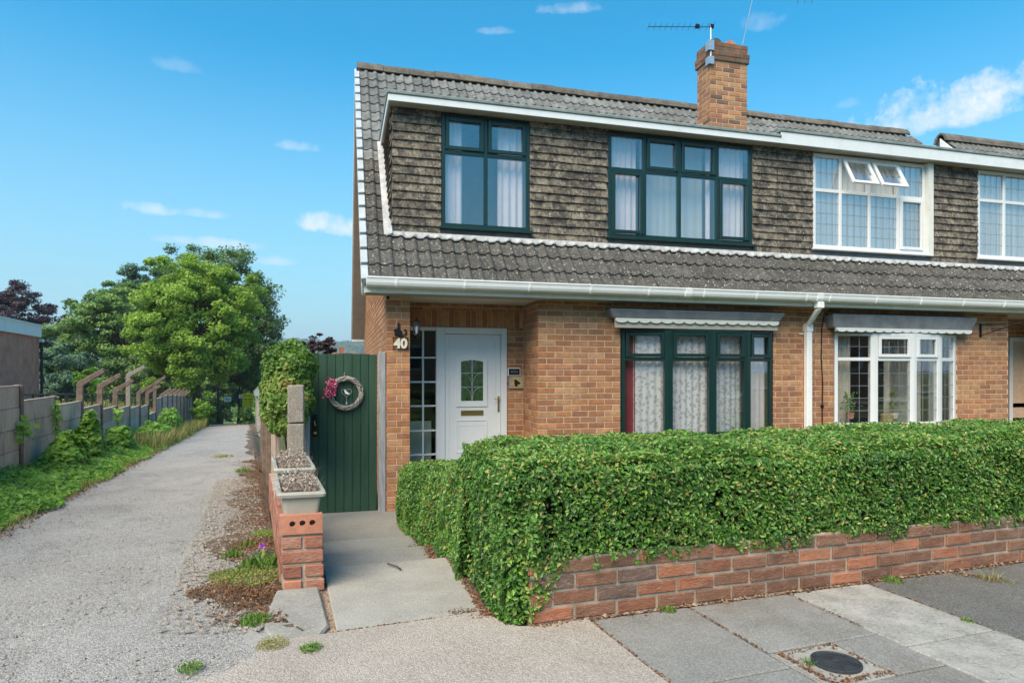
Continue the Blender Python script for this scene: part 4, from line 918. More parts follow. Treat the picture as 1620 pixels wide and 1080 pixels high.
    # ---- chimney
    if left:
        c0, c1, y0, y1, zb, zt = 5.715, 6.385, 8.95, 9.33, 4.5, 6.17
        mb = MB(); mb.box(c0, c1, y0, y1, zb, zt + .28); ch = mb.build('chimney', M['mortar'], H)
        cb = Brickwork(298); ff = ((0, y0, 0), (1, 0), (0, -1)); fl = frame_x(c0)
        cb.wall(ch, ff, c0 - .004, c1 + .004, zb, zt, M['chbrick'], phase=c0 - .005); cb.wall(ch, fl, -y1, -y0, zb, zt, M['chbrick'], phase=-y0 - .112)
        cb.wall(ch, ((c1, 0, 0), (0, 1), (1, 0)), y0, y1, zb, zt, M['chbrick'], vis=False)
        for k, o in enumerate((.03, .034, .012, .012)):
            z = zt + .0375 + k * .075
            f2 = ((0, y0 - o + .006, 0), (1, 0), (0, -1)); f3 = ((c0 - o + .006, 0, 0), (0, -1), (-1, 0)); f4 = ((c1 + o - .006, 0, 0), (0, 1), (1, 0))
            cb.wall(ch, f2, c0 - o, c1 + o, z - .0375, z + .0375, M['sootbrick'], phase=c0 + .1125 * (k % 2), zref=z - .0375)
            cb.wall(ch, f3, -y1 - o, -y0 + o - .008, z - .0375, z + .0375, M['sootbrick'], phase=-y0 + .1125 * (k % 2), zref=z - .0375)
            cb.wall(ch, f4, y0 - o + .008, y1 + o, z - .0375, z + .0375, M['sootbrick'], zref=z - .0375, vis=False)
            mb = MB(); mb.box(c0 - o + .003, c1 + o - .003, y0 - o + .003, y1 + o, z - .037, z + .037); mb.build('corbel_course', M['sootbrick'], ch)
        cb.finish(H, None)
        mb = MB(); mb.extr([(c0 - .0, y0 - .0, zt + .30), (c0 + .12, y0 + .1, zt + .35), (c1 - .12, y0 + .1, zt + .35), (c1, y0, zt + .30)][::-1], (0, y1 - y0, 0)); mb.build('mortar_flaunching', M['gmortar'], ch)
        for xx in (c0 + .14, c0 + .40):
            mb = MB(); rg = [(xx + .10 * math.cos(t), y0 + .04, zt + .30 + .085 * math.sin(t)) for t in np.linspace(0, math.pi, 9)]; mb.extr(rg, (0, .3, 0)); mb.build('chimney_cap', M['orange'] if xx > c0 + .3 else M['ridge'], ch)
    bw.finish(H, None)
    return H
M['screen'] = plain('pale_green_screen', (.42, .46, .38), rough=.8)
M['doornet'] = plain('grey_door_net', (.26, .28, .30), rough=.9, var=.35, scale=30)
M['doorpane'] = plain('obscured_green_glass', (.045, .10, .04), rough=.15, var=.6, scale=20, spec=.6)
H1 = half_house('left'); H2 = half_house('right')
# ------------------------------------------------------------------ front garden wall
GW = thing('garden_wall', 'low red and brown brick wall beside the pavement under the tall hedge', 'wall', (W0[0], W0[1], 0))
FW_ = ((W0[0], W0[1], 0), WE, WN)
mb = MB(); mb.fbox(FW_, .004, 6.4, -.15, .302, -.21, -.004); core = mb.build('wall_core', M['gmortar'], GW)
gb = Brickwork(299)
gb.wall(core, FW_, 0, 6.4, -.075, .302, M['gbrick'], jit=.004, j=.017)
gb.wall(core, ((W0[0], W0[1], 0), (WN[0], WN[1]), (-WE[0], -WE[1])), -.215, -.006, 0, .302, M['gbrick'], jit=.003, j=.014, phase=-.11)
gb.finish(GW, None)
GW.rotation_euler = Matrix.Rotation(R(-.95), 3, Vector((-WN[0], -WN[1], 0))).to_euler() if (Matrix.Rotation(R(-.95), 3, Vector((-WN[0], -WN[1], 0))) @ Vector((1, 0, 0))).z < 0 else Matrix.Rotation(R(.95), 3, Vector((-WN[0], -WN[1], 0))).to_euler()
n = 1500; s_ = RNG.uniform(0, 6, n); q_ = -np.abs(RNG.normal(0, .018, n)) - .004; x_, y_, _ = wp(s_, q_)
leaves('dead_leaves', np.stack([x_, y_, -.016 * s_ + .004], 1), np.tile([0, 0, 1.], (n, 1)), .018, M['litter'], jit=.5, aspect=.6)
n = 700; s_ = RNG.uniform(0, 6, n); q_ = -np.abs(RNG.normal(0, .012, n)) - .004; x_, y_, _ = wp(s_, q_)
stones('mortar_crumbs', np.stack([x_, y_, -.016 * s_ + .003], 1), RNG.choice([.006, .010, .016], n, p=[.6, .3, .1]), M['rubble'])
def joint_debris(p, q, n, m='litter', w_=.008, z=.002, name='joint_debris'):
    f = RNG.uniform(0, 1, n); x = p[0] + (q[0] - p[0]) * f + RNG.normal(0, w_, n); y = p[1] + (q[1] - p[1]) * f + RNG.normal(0, w_, n)
    leaves(name, np.stack([x, y, gz(x, y) + z], 1), np.tile([0, 0, 1.], (n, 1)), .012, M[m], jit=.4, aspect=.7)
joint_debris(wp(.297, -.02), wp(.31, -1.2), 420); joint_debris((-.02, 2.995), (.78, 3.07), 260, w_=.004, z=0); joint_debris(wp(.86, -.02), wp(.86, -.6), 110, w_=.004); joint_debris(wp(1.5, -.02), wp(1.5, -.5), 110, w_=.005)
joint_debris(wp(2.08, -.02), wp(2.08, -.7), 90, w_=.005); joint_debris(wp(2.9, -.25), wp(2.75, -.03), 260, w_=.02); joint_debris((.55, 3.1), (.80, 2.95), 420, w_=.03)
# ------------------------------------------------------------------ hedges
def nz3(p, s, seed=0):
    x, y, z = p[:, 0] * s + seed, p[:, 1] * s + seed * 1.7, p[:, 2] * s + seed * .6
    return (np.sin(x * 1.9 + 1.3 * np.sin(y * 1.3 + z)) + np.sin(y * 2.3 + 1.1 * np.sin(z * 1.7 + x)) + np.sin(z * 2.1 + 1.7 * np.sin(x * 1.1 - y))) / 3
def hedge(name, label, to_w, Ls, Q, zb, zt, dens, m, seed, loc, size=.030, amp=.035, core_in=.07, extra=None, end=True):
    """to_w(s,q)->x,y ; zb(s,face), zt(s): clipped hedge with a leaf skin about 10 cm deep on front, top, ends and back"""
    T_ = thing(name, label, 'hedge', loc)
    P, Nn = [], []
    def face(n_, fs, fq, fz, nrm):
        s = fs(n_); q = fq(n_); z = fz(n_, s); P.append(np.stack([s, q, z], 1)); Nn.append(np.tile(nrm, (n_, 1)))
    U = RNG.uniform
    hh = .6
    face(int(Ls * hh * dens), lambda k: U(0, Ls, k), lambda k: np.zeros(k), lambda k, s: zb(s, 0) + (zt(s) - zb(s, 0)) * U(0, 1, k), [0, -1., .25])
    face(int(Ls * Q * dens * .9), lambda k: U(0, Ls, k), lambda k: U(0, Q, k), lambda k, s: zt(s), [0, -.15, 1.])
    face(int(Ls * .3 * dens * .3), lambda k: U(0, Ls, k), lambda k: np.full(k, Q), lambda k, s: zt(s) - .35 * U(0, 1, k), [0, 1., .2])
    if end:
        face(int(Q * hh * dens), lambda k: np.zeros(k), lambda k: U(0, Q, k), lambda k, s: zb(s, 1) + (zt(s) - zb(s, 1)) * U(0, 1, k), [-1., 0, .25])
        face(int(Q * hh * dens * .5), lambda k: np.full(k, Ls), lambda k: U(0, Q, k), lambda k, s: zb(s, 1) + (zt(s) - zb(s, 1)) * U(0, 1, k), [1., 0, .25])
    P = np.concatenate(P); Nn = np.concatenate(Nn)
    # round the shoulders, push in and out with a lumpy clip
    top = zt(P[:, 0]); rr = .07
    dz = top - P[:, 2]; dq = P[:, 1]; ds = P[:, 0]
    for dd, ax, sg in ((dq, 1, 1), (ds, 0, 1)):
        both = np.clip(rr - dz, 0, rr) * np.clip(rr - dd, 0, rr) / rr
        P[:, 2] -= both * .5; P[:, ax] += both * .5 * sg
    keep = (nz3(P, 6.5, seed + 4) + .6 * nz3(P, 17, seed + 8) > -.62) | (RNG.uniform(0, 1, len(P)) < .35); P, Nn = P[keep], Nn[keep]
    d = RNG.exponential(.028, len(P)); d = np.minimum(d, .13) - .012
    lump = amp * nz3(P, 4.5, seed) + amp * .5 * nz3(P, 13, seed + 3)
    P = P + Nn * (lump - d)[:, None]
    x, y = to_w(P[:, 0], P[:, 1]); W_ = np.stack([x, y, P[:, 2]], 1)
    x2, y2 = to_w(P[:, 0] + Nn[:, 0] * .1, P[:, 1] + Nn[:, 1] * .1); NW = np.stack([(x2 - x) * 10, (y2 - y) * 10, Nn[:, 2]], 1)
    patch = nz3(P, 2.6, seed + 9)
    tone = np.clip(RNG.beta(1.8, 2.8, len(P)) + .13 * patch + np.where(d < .01, .13, -.10) + .20 * (Nn[:, 2] > .8), 0, .93)  # top leaves get a lighter tone, imitating light from above
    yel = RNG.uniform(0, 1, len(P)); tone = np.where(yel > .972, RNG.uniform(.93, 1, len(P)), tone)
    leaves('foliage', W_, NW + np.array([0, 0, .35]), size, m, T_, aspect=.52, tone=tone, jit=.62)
    # woody inside
    mb = MB(); ns = max(4, int(Ls / .25)); rows = []
    for i in range(ns + 1):
        s = core_in + (Ls - 2 * core_in) * i / ns; sa = np.array([s]); b = float(zb(sa, 0)[0]) + .03; t = float(zt(sa)[0]) - core_in
        r = []
        for (q, z) in ((core_in, b), (Q - core_in, b), (Q - core_in, t - .02), (core_in + .03, t)):
            x, y = to_w(sa, np.array([q])); r.append((float(x[0]), float(y[0]), z))
        rows.append(r)
    for r in rows: mb.v += r
    for i in range(ns):
        for j in range(4): mb.f.append((4 * i + j, 4 * i + 4 + j, 4 * i + 4 + (j + 1) % 4, 4 * i + (j + 1) % 4))
    mb.f.append((3, 2, 1, 0)); k = 4 * ns; mb.f.append((k, k + 1, k + 2, k + 3)); mb.build('inner_branches', M['twig'], T_)
    # bare twigs just under the skin
    mb = MB(); sel = RNG.integers(0, len(P), int(min(700, len(P) / 60)))
    for i in sel:
        p = Vector(W_[i]); dr = Vector(RNG.normal(0, 1, 3)) + Vector(NW[i]) * 1.2 + Vector((0, 0, .8)); dr.normalize(); mb.tube([p - dr * .05, p + dr * .035], [.0022, .001], 3, caps=False)
    mb.build('twigs', M['bark'], T_, kind='stuff')
    return T_
HO = (.745, 2.81)
def tall_w(s, q):   # front hedge: over the wall, swings round the left corner
    s = np.asarray(s, float); q = np.asarray(q, float)
    x = HO[0] + WE[0] * s - WN[0] * q; y = HO[1] + WE[1] * s - WN[1] * q
    y = y + .05 * sm(.15 - s, 0, .15) * (q < 2) * (1 - q / 1.2) ; x = x + .05 * q * (s < .4); return x, y
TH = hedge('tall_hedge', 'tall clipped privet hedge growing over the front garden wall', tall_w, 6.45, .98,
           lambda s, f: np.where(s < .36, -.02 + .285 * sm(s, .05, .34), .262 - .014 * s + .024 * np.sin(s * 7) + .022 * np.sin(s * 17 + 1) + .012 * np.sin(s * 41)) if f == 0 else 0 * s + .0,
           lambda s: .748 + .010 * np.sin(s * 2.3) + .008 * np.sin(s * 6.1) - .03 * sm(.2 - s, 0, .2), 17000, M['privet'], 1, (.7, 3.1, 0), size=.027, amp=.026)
def low_w(s, q):    # side hedge: s runs away from the street along the path
    s = np.asarray(s, float); q = np.asarray(q, float)
    return .70 + .015 * np.sin(s * 2) - .085 * sm(s, .5, 3) + q, 3.75 + s + 0 * q
LH = hedge('low_hedge', 'lower clipped hedge beside the garden path in front of the white door', lambda s, q: low_w(s, q), 3.1, .95,
           lambda s, f: -.10 - .115 * s + 0 * s, lambda s: .60 - .125 * s - .004 * s * s + .012 * np.sin(s * 4), 12000, M['privet'], 5, (.9, 5, -.2), size=.030, end=True)
# leaves of the low hedge's left face: front faces left here, so add that side explicitly
n = 34000; s_ = RNG.uniform(-.15, 3.1, n); q_ = np.zeros(n); zt_ = .60 - .125 * s_ - .004 * s_ * s_; zb_ = -.10 - .115 * s_; z_ = zb_ + (zt_ - zb_) * RNG.uniform(0, 1, n)
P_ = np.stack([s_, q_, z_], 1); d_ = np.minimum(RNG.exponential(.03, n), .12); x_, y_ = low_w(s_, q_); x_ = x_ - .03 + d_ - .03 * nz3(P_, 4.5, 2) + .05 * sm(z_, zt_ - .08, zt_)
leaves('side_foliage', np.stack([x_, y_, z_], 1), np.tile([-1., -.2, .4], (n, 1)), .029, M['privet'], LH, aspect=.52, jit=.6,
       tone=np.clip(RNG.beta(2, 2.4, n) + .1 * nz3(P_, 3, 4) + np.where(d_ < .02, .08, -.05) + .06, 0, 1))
# foot of the tall hedge by the path: left end skin down to the ground
n = 24000; q_ = RNG.uniform(-.12, 1.0, n); z_ = -.02 + .74 * RNG.uniform(0, 1, n); d_ = np.minimum(RNG.exponential(.03, n), .12)
P_ = np.stack([q_, q_ * 0, z_], 1); x_ = .765 + .0 * q_ + d_ + .05 * sm(.25 - z_, 0, .25) - .035 * nz3(P_, 5, 7); y_ = 3.03 + q_ + .05 * sm(.25 - z_, 0, .25)
leaves('side_foliage', np.stack([x_, y_, z_], 1), np.tile([-1., -.25, .35], (n, 1)), .027, M['privet'], TH, aspect=.52, jit=.6, tone=np.clip(RNG.beta(2, 2.6, n) + .1 * nz3(P_, 3, 4) + .03, 0, 1))
n = 16000; a_ = RNG.uniform(0, 1.2, n); z_ = RNG.uniform(-.01, .62, n); k_ = z_ > (.36 * a_ - .14); a_, z_ = a_[k_], z_[k_]; n = len(a_); x_ = .765 + (.045 + .06 * sm(z_, .12, .35)) * a_ + RNG.normal(0, .010, n); y_ = 2.98 - .10 * a_ * sm(z_, .05, .35) - .04 * a_ + RNG.normal(0, .02, n) + .04 * nz3(np.stack([a_, z_, 0 * a_], 1), 8, 1)
leaves('corner_foliage', np.stack([x_, y_, z_], 1), np.tile([-.7, -.8, .4], (n, 1)), .027, M['privet'], TH, aspect=.52, jit=.6, tone=np.clip(RNG.beta(2.4, 2.2, n) + .05, 0, 1))
n = 700; x_ = .80 + RNG.normal(0, .022, n); y_ = 2.94 + RNG.normal(0, .03, n); z_ = np.abs(RNG.normal(.05, .05, n))
leaves('new_shoots', np.stack([x_, y_, z_], 1), np.tile([-.3, -.6, .8], (n, 1)), .034, M['privet'], TH, aspect=.55, jit=.5, tone=RNG.uniform(.72, .92, n))
# stray shoots hanging over the bricks and standing above the clip
stems = MB(); PL, TL = [], []
def shoot(p, d, ln, k=9, droop=.3):
    p = Vector(p); d = Vector(d).normalized(); pts = []
    for i in range(k):
        t = i / (k - 1); q = p + d * ln * t + Vector((0, 0, -droop * ln * t * t)); pts.append(q)
        for j in range(3): PL.append(tuple(q + Vector(RNG.normal(0, .011, 3)))); TL.append(RNG.uniform(.45, .85))
    stems.tube(pts, [.0025] * (k - 1) + [.001], 3, caps=False)
for s, ln, dx in ((.30, .12, .3), (.52, .13, -.9), (1.32, .16, .6), (1.55, .14, .9), (.36, .10, .8), (1.05, .06, .2), (3.1, .07, .1)):
    x, y, _ = wp(s, -.03); shoot((x, y, .36), (dx, -.12, -.9), ln, droop=-.1 if abs(dx) > .5 else .1)
for i in range(150):
    s = RNG.uniform(.1, 6.2); q = RNG.uniform(0, .9); x, y = tall_w(s, q); shoot((float(x), float(y), .74), (RNG.normal(0, .25), RNG.normal(0, .25), 1), RNG.uniform(.02, .055), 4, 0)
stems.build('shoots', M['twig'], TH, kind='stuff')
leaves('shoot_leaves', PL, np.tile([0, -.4, .7], (len(PL), 1)), .027, M['privet'], TH, aspect=.5, tone=np.array(TL))
BH = hedge('boundary_hedge', 'small dark hedge top between the two gardens below the downpipe', lambda s, q: (6.02 + 0 * s + q, 6.25 + s), 1.15, .62,
           lambda s, f: 0 * s - .4, lambda s: .43 + .02 * np.sin(s * 4), 5000, M['privet'], 12, (6.3, 6.8, -.4), size=.035)
n = 2500; y_ = 2.98 + .0 + RNG.uniform(0, 4.2, n); x_ = .66 + np.abs(RNG.normal(0, .05, n)) * np.where(y_ < 4.1, 1, -.6) ; zz = np.interp(y_, [2.9, 4.1, 4.105, 4.87, 4.875, 5.67, 5.68, 7.6], [.0, -.035, -.135, -.16, -.255, -.28, -.365, -.48])
leaves('fallen_leaves', np.stack([x_, y_, zz + .004], 1), np.tile([0, 0, 1.], (n, 1)), .02, M['litter'], jit=.4, aspect=.6)
for y0_, y1_, z0_, z1_ in ((3.0, 4.12, -.004, -.03), (4.12, 4.88, -.13, -.155), (4.88, 5.68, -.25, -.275), (5.68, 7.5, -.36, -.46)):
    m_ = MB(); m_.extr([(.69, y0_, z0_ - .1), (.95, y0_, z0_ - .1), (.95, y1_, z1_ - .1), (.66, y1_, z1_ - .1)], (0, 0, .102)); m_.build('hedge_bed_soil', M['dirt'], kind='structure')
# ------------------------------------------------------------------ dwarf wall with planters left of the path
aw = R(97.0); AE = (math.cos(aw), math.sin(aw))           # runs back from the street, leaning left
A0 = (-.315, 3.69); FP = ((A0[0], A0[1], 0), (math.cos(R(-1)), math.sin(R(-1))), (-math.sin(R(1)), -math.cos(R(1))))
PWt = thing('dwarf_wall', 'narrow red brick wall end under the front planter beside the path', 'wall', (-.2, 3.7, -.05))
def lw(a, b, z):   # a across, b back
    return (A0[0] + a * .9998 + AE[0] * b, A0[1] - a * .017 + AE[1] * b, z)
mb = MB(); mb.hexa([lw(.006, .006, -.2), lw(.212, .006, -.2), lw(.212, 3.3, -.45), lw(.006, 3.3, -.45), lw(.006, .006, .282), lw(.212, .006, .282), lw(.212, 3.3, .13), lw(.006, 3.3, .13)])
pwc = mb.build('wall_core', M['gmortar'], PWt)
def pbrick(a0, a1, b0, b1, z0, z1, m='dwarfbrick', name='brick', rot=0):
    mb = MB(); mb.hexa([lw(a0, b0, z0), lw(a1, b0, z0), lw(a1, b1, z0), lw(a0, b1, z0), lw(a0, b0, z1), lw(a1, b0, z1), lw(a1, b1, z1), lw(a0, b1, z1)])
    return mb.build(name, M[m], pwc, bevel=.005)
for z, parts in ((.205, ((0, .105), (.118, .218))), (.125, ((-.002, .22),)), (.045, ((.006, .104), (.122, .222))), (-.035, ((.01, .105), (.125, .225)))):
    for a0, a1 in parts: pbrick(a0, a1, -.004 - random.uniform(0, .006), .1, z, z + .066, 'orange' if z < 0 and a0 < .05 else 'dwarfbrick')
for k in range(4):
    z = .205 - k * .08; b = .112 + (.11 if k % 2 else 0)
    while b < 3.2:
        zz = z - .045 * b; pbrick(.150, .219, b, b + .215, zz, zz + .066); pbrick(-.004, .06, b, b + .215, zz, zz + .066); b += .228
cbk = thing('cored_brick', 'loose red brick laid on edge showing three round holes on top of the dwarf wall', 'brick', lw(.1, .05, .285))
cm = MB(); hx = [(.055, .345), (.108, .347), (.160, .347)]; rr_ = .0165
fr_y = lambda a, z, b: lw(a, b, z)
x0_, x1_, z0_, z1_ = -.012, .214, .287, .392; nseg = 12
outer = []
def face_with_holes(b):
    base = len(cm.v); cols = [x0_, .0815, .134, x1_]
    for ci in range(3):
        a, c = cols[ci], cols[ci + 1]; h = hx[ci]; ring_o = []
        for k in range(nseg):
            t = 2 * math.pi * k / nseg; dx, dz = math.cos(t), math.sin(t)
            s_ = min((((c if dx > 0 else a) - h[0]) / dx) if abs(dx) > 1e-6 else 9, (((z1_ if dz > 0 else z0_) - h[1]) / dz) if abs(dz) > 1e-6 else 9)
            ring_o.append((h[0] + dx * s_, h[1] + dz * s_))
        k0 = len(cm.v)
        for (px_, pz_) in ring_o: cm.v.append(fr_y(px_, pz_, b))
        for k in range(nseg): t = 2 * math.pi * k / nseg; cm.v.append(fr_y(h[0] + rr_ * math.cos(t), h[1] + rr_ * math.sin(t), b))
        for k in range(nseg): j = (k + 1) % nseg; cm.f.append((k0 + k, k0 + j, k0 + nseg + j, k0 + nseg + k))
        for (sx, sz) in ((a, z0_), (a, z1_), (c, z0_), (c, z1_)):   # corners
            best = sorted(range(nseg), key=lambda k: (ring_o[k][0] - sx) ** 2 + (ring_o[k][1] - sz) ** 2)[:2]
            kk = len(cm.v); cm.v.append(fr_y(sx, sz, b)); cm.f.append((kk, k0 + best[0], k0 + best[1]))
        k1 = len(cm.v)
        for k in range(nseg): t = 2 * math.pi * k / nseg; cm.v.append(fr_y(h[0] + rr_ * math.cos(t), h[1] + rr_ * math.sin(t), b + .05))
        for k in range(nseg): j = (k + 1) % nseg; cm.f.append((k0 + nseg + k, k0 + nseg + j, k1 + j, k1 + k))
        cm.f.append(tuple(range(k1, k1 + nseg)))
face_with_holes(-.012)
cm.hexa([lw(x0_, -.0118, z0_), lw(x1_, -.0118, z0_), lw(x1_, .055, z0_), lw(x0_, .055, z0_), lw(x0_, -.0118, z1_), lw(x1_, -.0118, z1_), lw(x1_, .055, z1_), lw(x0_, .055, z1_)]); cm.f.pop(-4)
cm.build('brick_body', M['orange'], cbk)
# planters
def planter(label, b, zb, ln=.62, plant_label=''):
    T_ = thing('planter', label, 'planter', lw(.10, b + ln / 2, zb), group='planters on the dwarf wall')
    o = MB(); hgt = .185; w0, w1 = .085, .112; c = .105
    def ring(w_, l0, l1, z, r=.02):
        pts = []
        for (sx, sb, a0) in ((1, 0, -90), (1, 1, 0), (-1, 1, 90), (-1, 0, 180)):
            cx = c + sx * (w_ - r); cb = (l1 - r) if sb else (l0 + r)
            for k in range(4): t = R(a0 + 30 * k); pts.append(lw(cx + r * math.cos(t), cb + r * math.sin(t), z))
        return pts
    l0, l1 = b, b + ln
    rings = [ring(w0, l0 + .02, l1 - .02, zb), ring(w1 - .008, l0 + .003, l1 - .003, zb + hgt - .03), ring(w1 + .016, l0 - .018, l1 + .018, zb + hgt - .028), ring(w1 + .020, l0 - .022, l1 + .022, zb + hgt - .012),
             ring(w1 + .014, l0 - .016, l1 + .016, zb + hgt), ring(w1 - .006, l0 + .006, l1 - .006, zb + hgt), ring(w1 - .014, l0 + .014, l1 - .014, zb + hgt - .06)]
    k = len(rings[0])
    for r in rings: o.v += r
    for i in range(len(rings) - 1):
        for j in range(k): o.f.append((i * k + j, i * k + (j + 1) % k, (i + 1) * k + (j + 1) % k, (i + 1) * k + j))
    o.f.append(tuple(range(k - 1, -1, -1))); o.build('trough', M['pot'], T_, smooth=False)
    s = MB(); s.poly(ring(w1 - .013, l0 + .013, l1 - .013, zb + hgt - .035)); s.build('soil', M['dirt'], T_)
    D_ = thing('dead_plant', plant_label, 'plant', lw(.10, b + ln / 2, zb + hgt - .03), group='dead plants in the planters')
    n = 1500; a = c + RNG.uniform(-w1 + .02, w1 - .02, n); bb = b + .03 + RNG.uniform(0, ln - .06, n); hz = np.abs(RNG.normal(.015, .032, n))
    P_ = np.array([lw(a[i], bb[i], zb + hgt - .025 + hz[i]) for i in range(n)])
    leaves('dried_flowers', P_, RNG.normal(0, 1, (n, 3)), .019, M['drystem'], D_, aspect=.6)
    n = 170; a = c + RNG.uniform(-w1 + .01, w1 - .01, n); bb = b + .02 + RNG.uniform(0, ln - .04, n); m_ = MB()
    for i in range(n):
        p = Vector(lw(a[i], bb[i], zb + hgt - .035)); d = Vector((RNG.normal(.05, .5), RNG.normal(-.1, .45), 1.)).normalized(); h = RNG.uniform(.05, .12) * (1.5 if i % 9 == 0 else 1); d2 = d + Vector(RNG.normal(0, .5, 3)); m_.tube([p, p + d * h * .5, p + d * h * .5 + d2 * h * .4], [.0016, .0012, .0006], 3, caps=False)
    m_.build('dry_stalks', M['drystem'], D_, kind='stuff')
planter('nearer grey plastic trough of dead plants on the end of the dwarf wall', .015, .330, .52, 'dead flowering plant dried pale brown in the nearer grey trough')
planter('farther grey plastic trough of dead plants behind the first one', .64, .375, .60, 'dead flowering plant dried pale brown in the farther grey trough')
pbrick(0, .21, .10, .30, .282, .325); pbrick(0, .21, .32, .55, .272, .322); pbrick(0, .21, .7, .9, .262, .318); pbrick(0, .21, 1.0, 1.24, .25, .315)
# concrete post, cracked, and timber posts of the gate
cpx, cpy = CT(468.5, 5.45)
p = MB(); b0 = gzf(cpx, cpy) - .3; 
p.box(cpx - .068, cpx + .068, cpy - .06, cpy + .06, -.55, .735); p.hexa([(cpx - .066, cpy - .058, .741), (cpx + .066, cpy - .058, .748), (cpx + .066, cpy + .06, .748), (cpx - .066, cpy + .06, .741), (cpx - .066, cpy - .055, 1.062), (cpx + .064, cpy - .055, 1.068), (cpx + .064, cpy + .055, 1.068), (cpx - .066, cpy + .055, 1.062)])
tag(p.build('concrete_post', M['pebble'], bevel=.008), 'cracked pebbly concrete post behind the planters', 'post')
YG = 7.70
def timber(x, y, w_, z0, z1, label):
    m_ = MB(); m_.box(x - w_ / 2, x + w_ / 2, y - .04, y + .05, z0, z1); o = m_.build('timber_post', M['oldwood'], bevel=.006); tag(o, label, 'post', 'timber gate posts'); return o
gx0, gx1 = PX(490, YG), PX(597, YG)
timber(PX(485.5, YG) , YG, .07, -.6, 1.30, 'grey timber gate post on the latch side half covered by ivy')
timber(PX(604, YG) - .002, YG - .06, .085, -.6, 1.41, 'grey timber gate post against the house wall')
GA_ = thing('side_gate', 'dark green boarded garden gate with a wreath hung on it', 'gate', ((gx0 + gx1) / 2, YG, -.49))
nb = 8; bw_ = (gx1 - gx0 - .01) / nb
for z in (-.3, .42, 1.15): MB().box(gx0 + .01, gx1 - .01, YG + .022, YG + .05, z, z + .10).build('rail', M['gategreen'], GA_, bevel=.003)
for i in range(nb):
    a = gx0 + .005 + i * bw_; zt = 1.375 + .018 * math.sin(math.pi * (i + .5) / nb) + random.uniform(-.003, .003); z0b = -.475 + random.uniform(-.006, .006)
    m_ = MB(); r = [(a, YG + .02), (a, YG + .008), (a + .006, YG), (a + bw_ - .006, YG), (a + bw_ - .0002, YG + .008), (a + bw_ - .0002, YG + .02)]
    m_.extr([(x, y, z0b) for x, y in r][::-1], (0, 0, zt - z0b)); m_.build('board', M['gategreen'], GA_)
m_ = MB(); lx = gx0 + .055; m_.box(lx - .03, lx + .03, YG - .008, YG, .42, .68); m_.build('latch_plate', M['black'], GA_)
m_ = MB(); m_.tube([(lx, YG - .01, .60), (lx, YG - .045, .60), (lx + .01, YG - .05, .55)], .009, 6); m_.lathe((lx + .005, YG - .03, .47), [(.0, -.02), (.02, -.012), (.02, .012), (0, .02)], 10); m_.build('latch_handle', M['brass'], GA_)
m_ = MB(); m_.tube([(lx + .02, YG - .02, .505), (lx + .02, YG - .028, .475), (lx + .02, YG - .02, .45)], .012, 6); m_.build('padlock', M['black'], GA_)
# wreath
WR = thing('wreath', 'round grey willow wreath with pink flowers hung on the green gate', 'wreath', (PX(547.5, YG), YG - .02, PZ(547.5, 622, YG)))
wc = Vector((PX(547.5, YG - .04), YG - .035, PZ(547.5, 622, YG - .04)))
m_ = MB()
for k in range(16):
    ph, ph2, r0 = random.uniform(0, 6.3), random.uniform(0, 6.3), .172 + random.uniform(-.004, .004); tw = random.choice((3, 4, 5, -4)); pts = []
    for i in range(61):
        t = 2 * math.pi * i / 60; rr = r0 + .024 * math.cos(tw * t + ph); pts.append(wc + Vector((rr * math.cos(t), -.022 * math.sin(tw * t + ph) + .004 * math.sin(9 * t + ph2), rr * math.sin(t))))
    m_.tube(pts, .0052, 5, caps=False)
m_.build('willow_ring', M['wicker'], WR, smooth=True)
for (mm, nn_, nm) in ((M['pink'], 300, 'flowers'), (M['pinkpale'], 170, 'pale_flowers')):
    P_ = []
    for i in range(nn_):
        t = R(random.uniform(128, 192)); rr = .185 + random.gauss(0, .028); P_.append(tuple(wc + Vector((rr * math.cos(t) - .008, -.035 - abs(random.gauss(0, .012)), rr * math.sin(t)))))
    leaves(nm, P_, np.tile([0, -1., .1], (nn_, 1)), .022, mm, WR, aspect=.8, jit=.8, tone=RNG.uniform(0, 1, nn_))
m_ = MB(); hc = wc + Vector((.005, .004, .01)); pts = []
for i in range(33):
    t = 2 * math.pi * i / 32; pts.append(hc + Vector((.058 * math.sin(t) ** 3, 0, .058 * (13 * math.cos(t) - 5 * math.cos(2 * t) - 2 * math.cos(3 * t) - math.cos(4 * t)) / 17)))
m_.tube(pts, .0032, 5, caps=False); m_.tube([hc + Vector((0, 0, -.055)), hc + Vector((0, 0, -.11))], .003, 5); m_.lathe(hc + Vector((0, 0, -.125)), [(.001, .02), (.006, .012), (.010, -.006), (.011, -.012)], 10)
m_.tube([wc + Vector((-.02, .01, .19)), (wc.x - .02, YG - .004, 1.17)], .0035, 4)
m_.build('heart_hanger', M['galv'], WR)
m_ = MB(); bird = [(-.030, .022), (-.020, .030), (-.012, .026), (-.004, .014), (.012, .004), (.026, -.010), (.040, -.014), (.026, -.022), (.010, -.024), (-.004, -.022), (-.016, -.012), (-.022, .004), (-.024, .014)]
m_.extr([(hc.x + x, hc.y - .004, hc.z + z + .002) for x, z in bird], (0, .006, 0)); m_.build('bird_cutout', M['white'], WR)
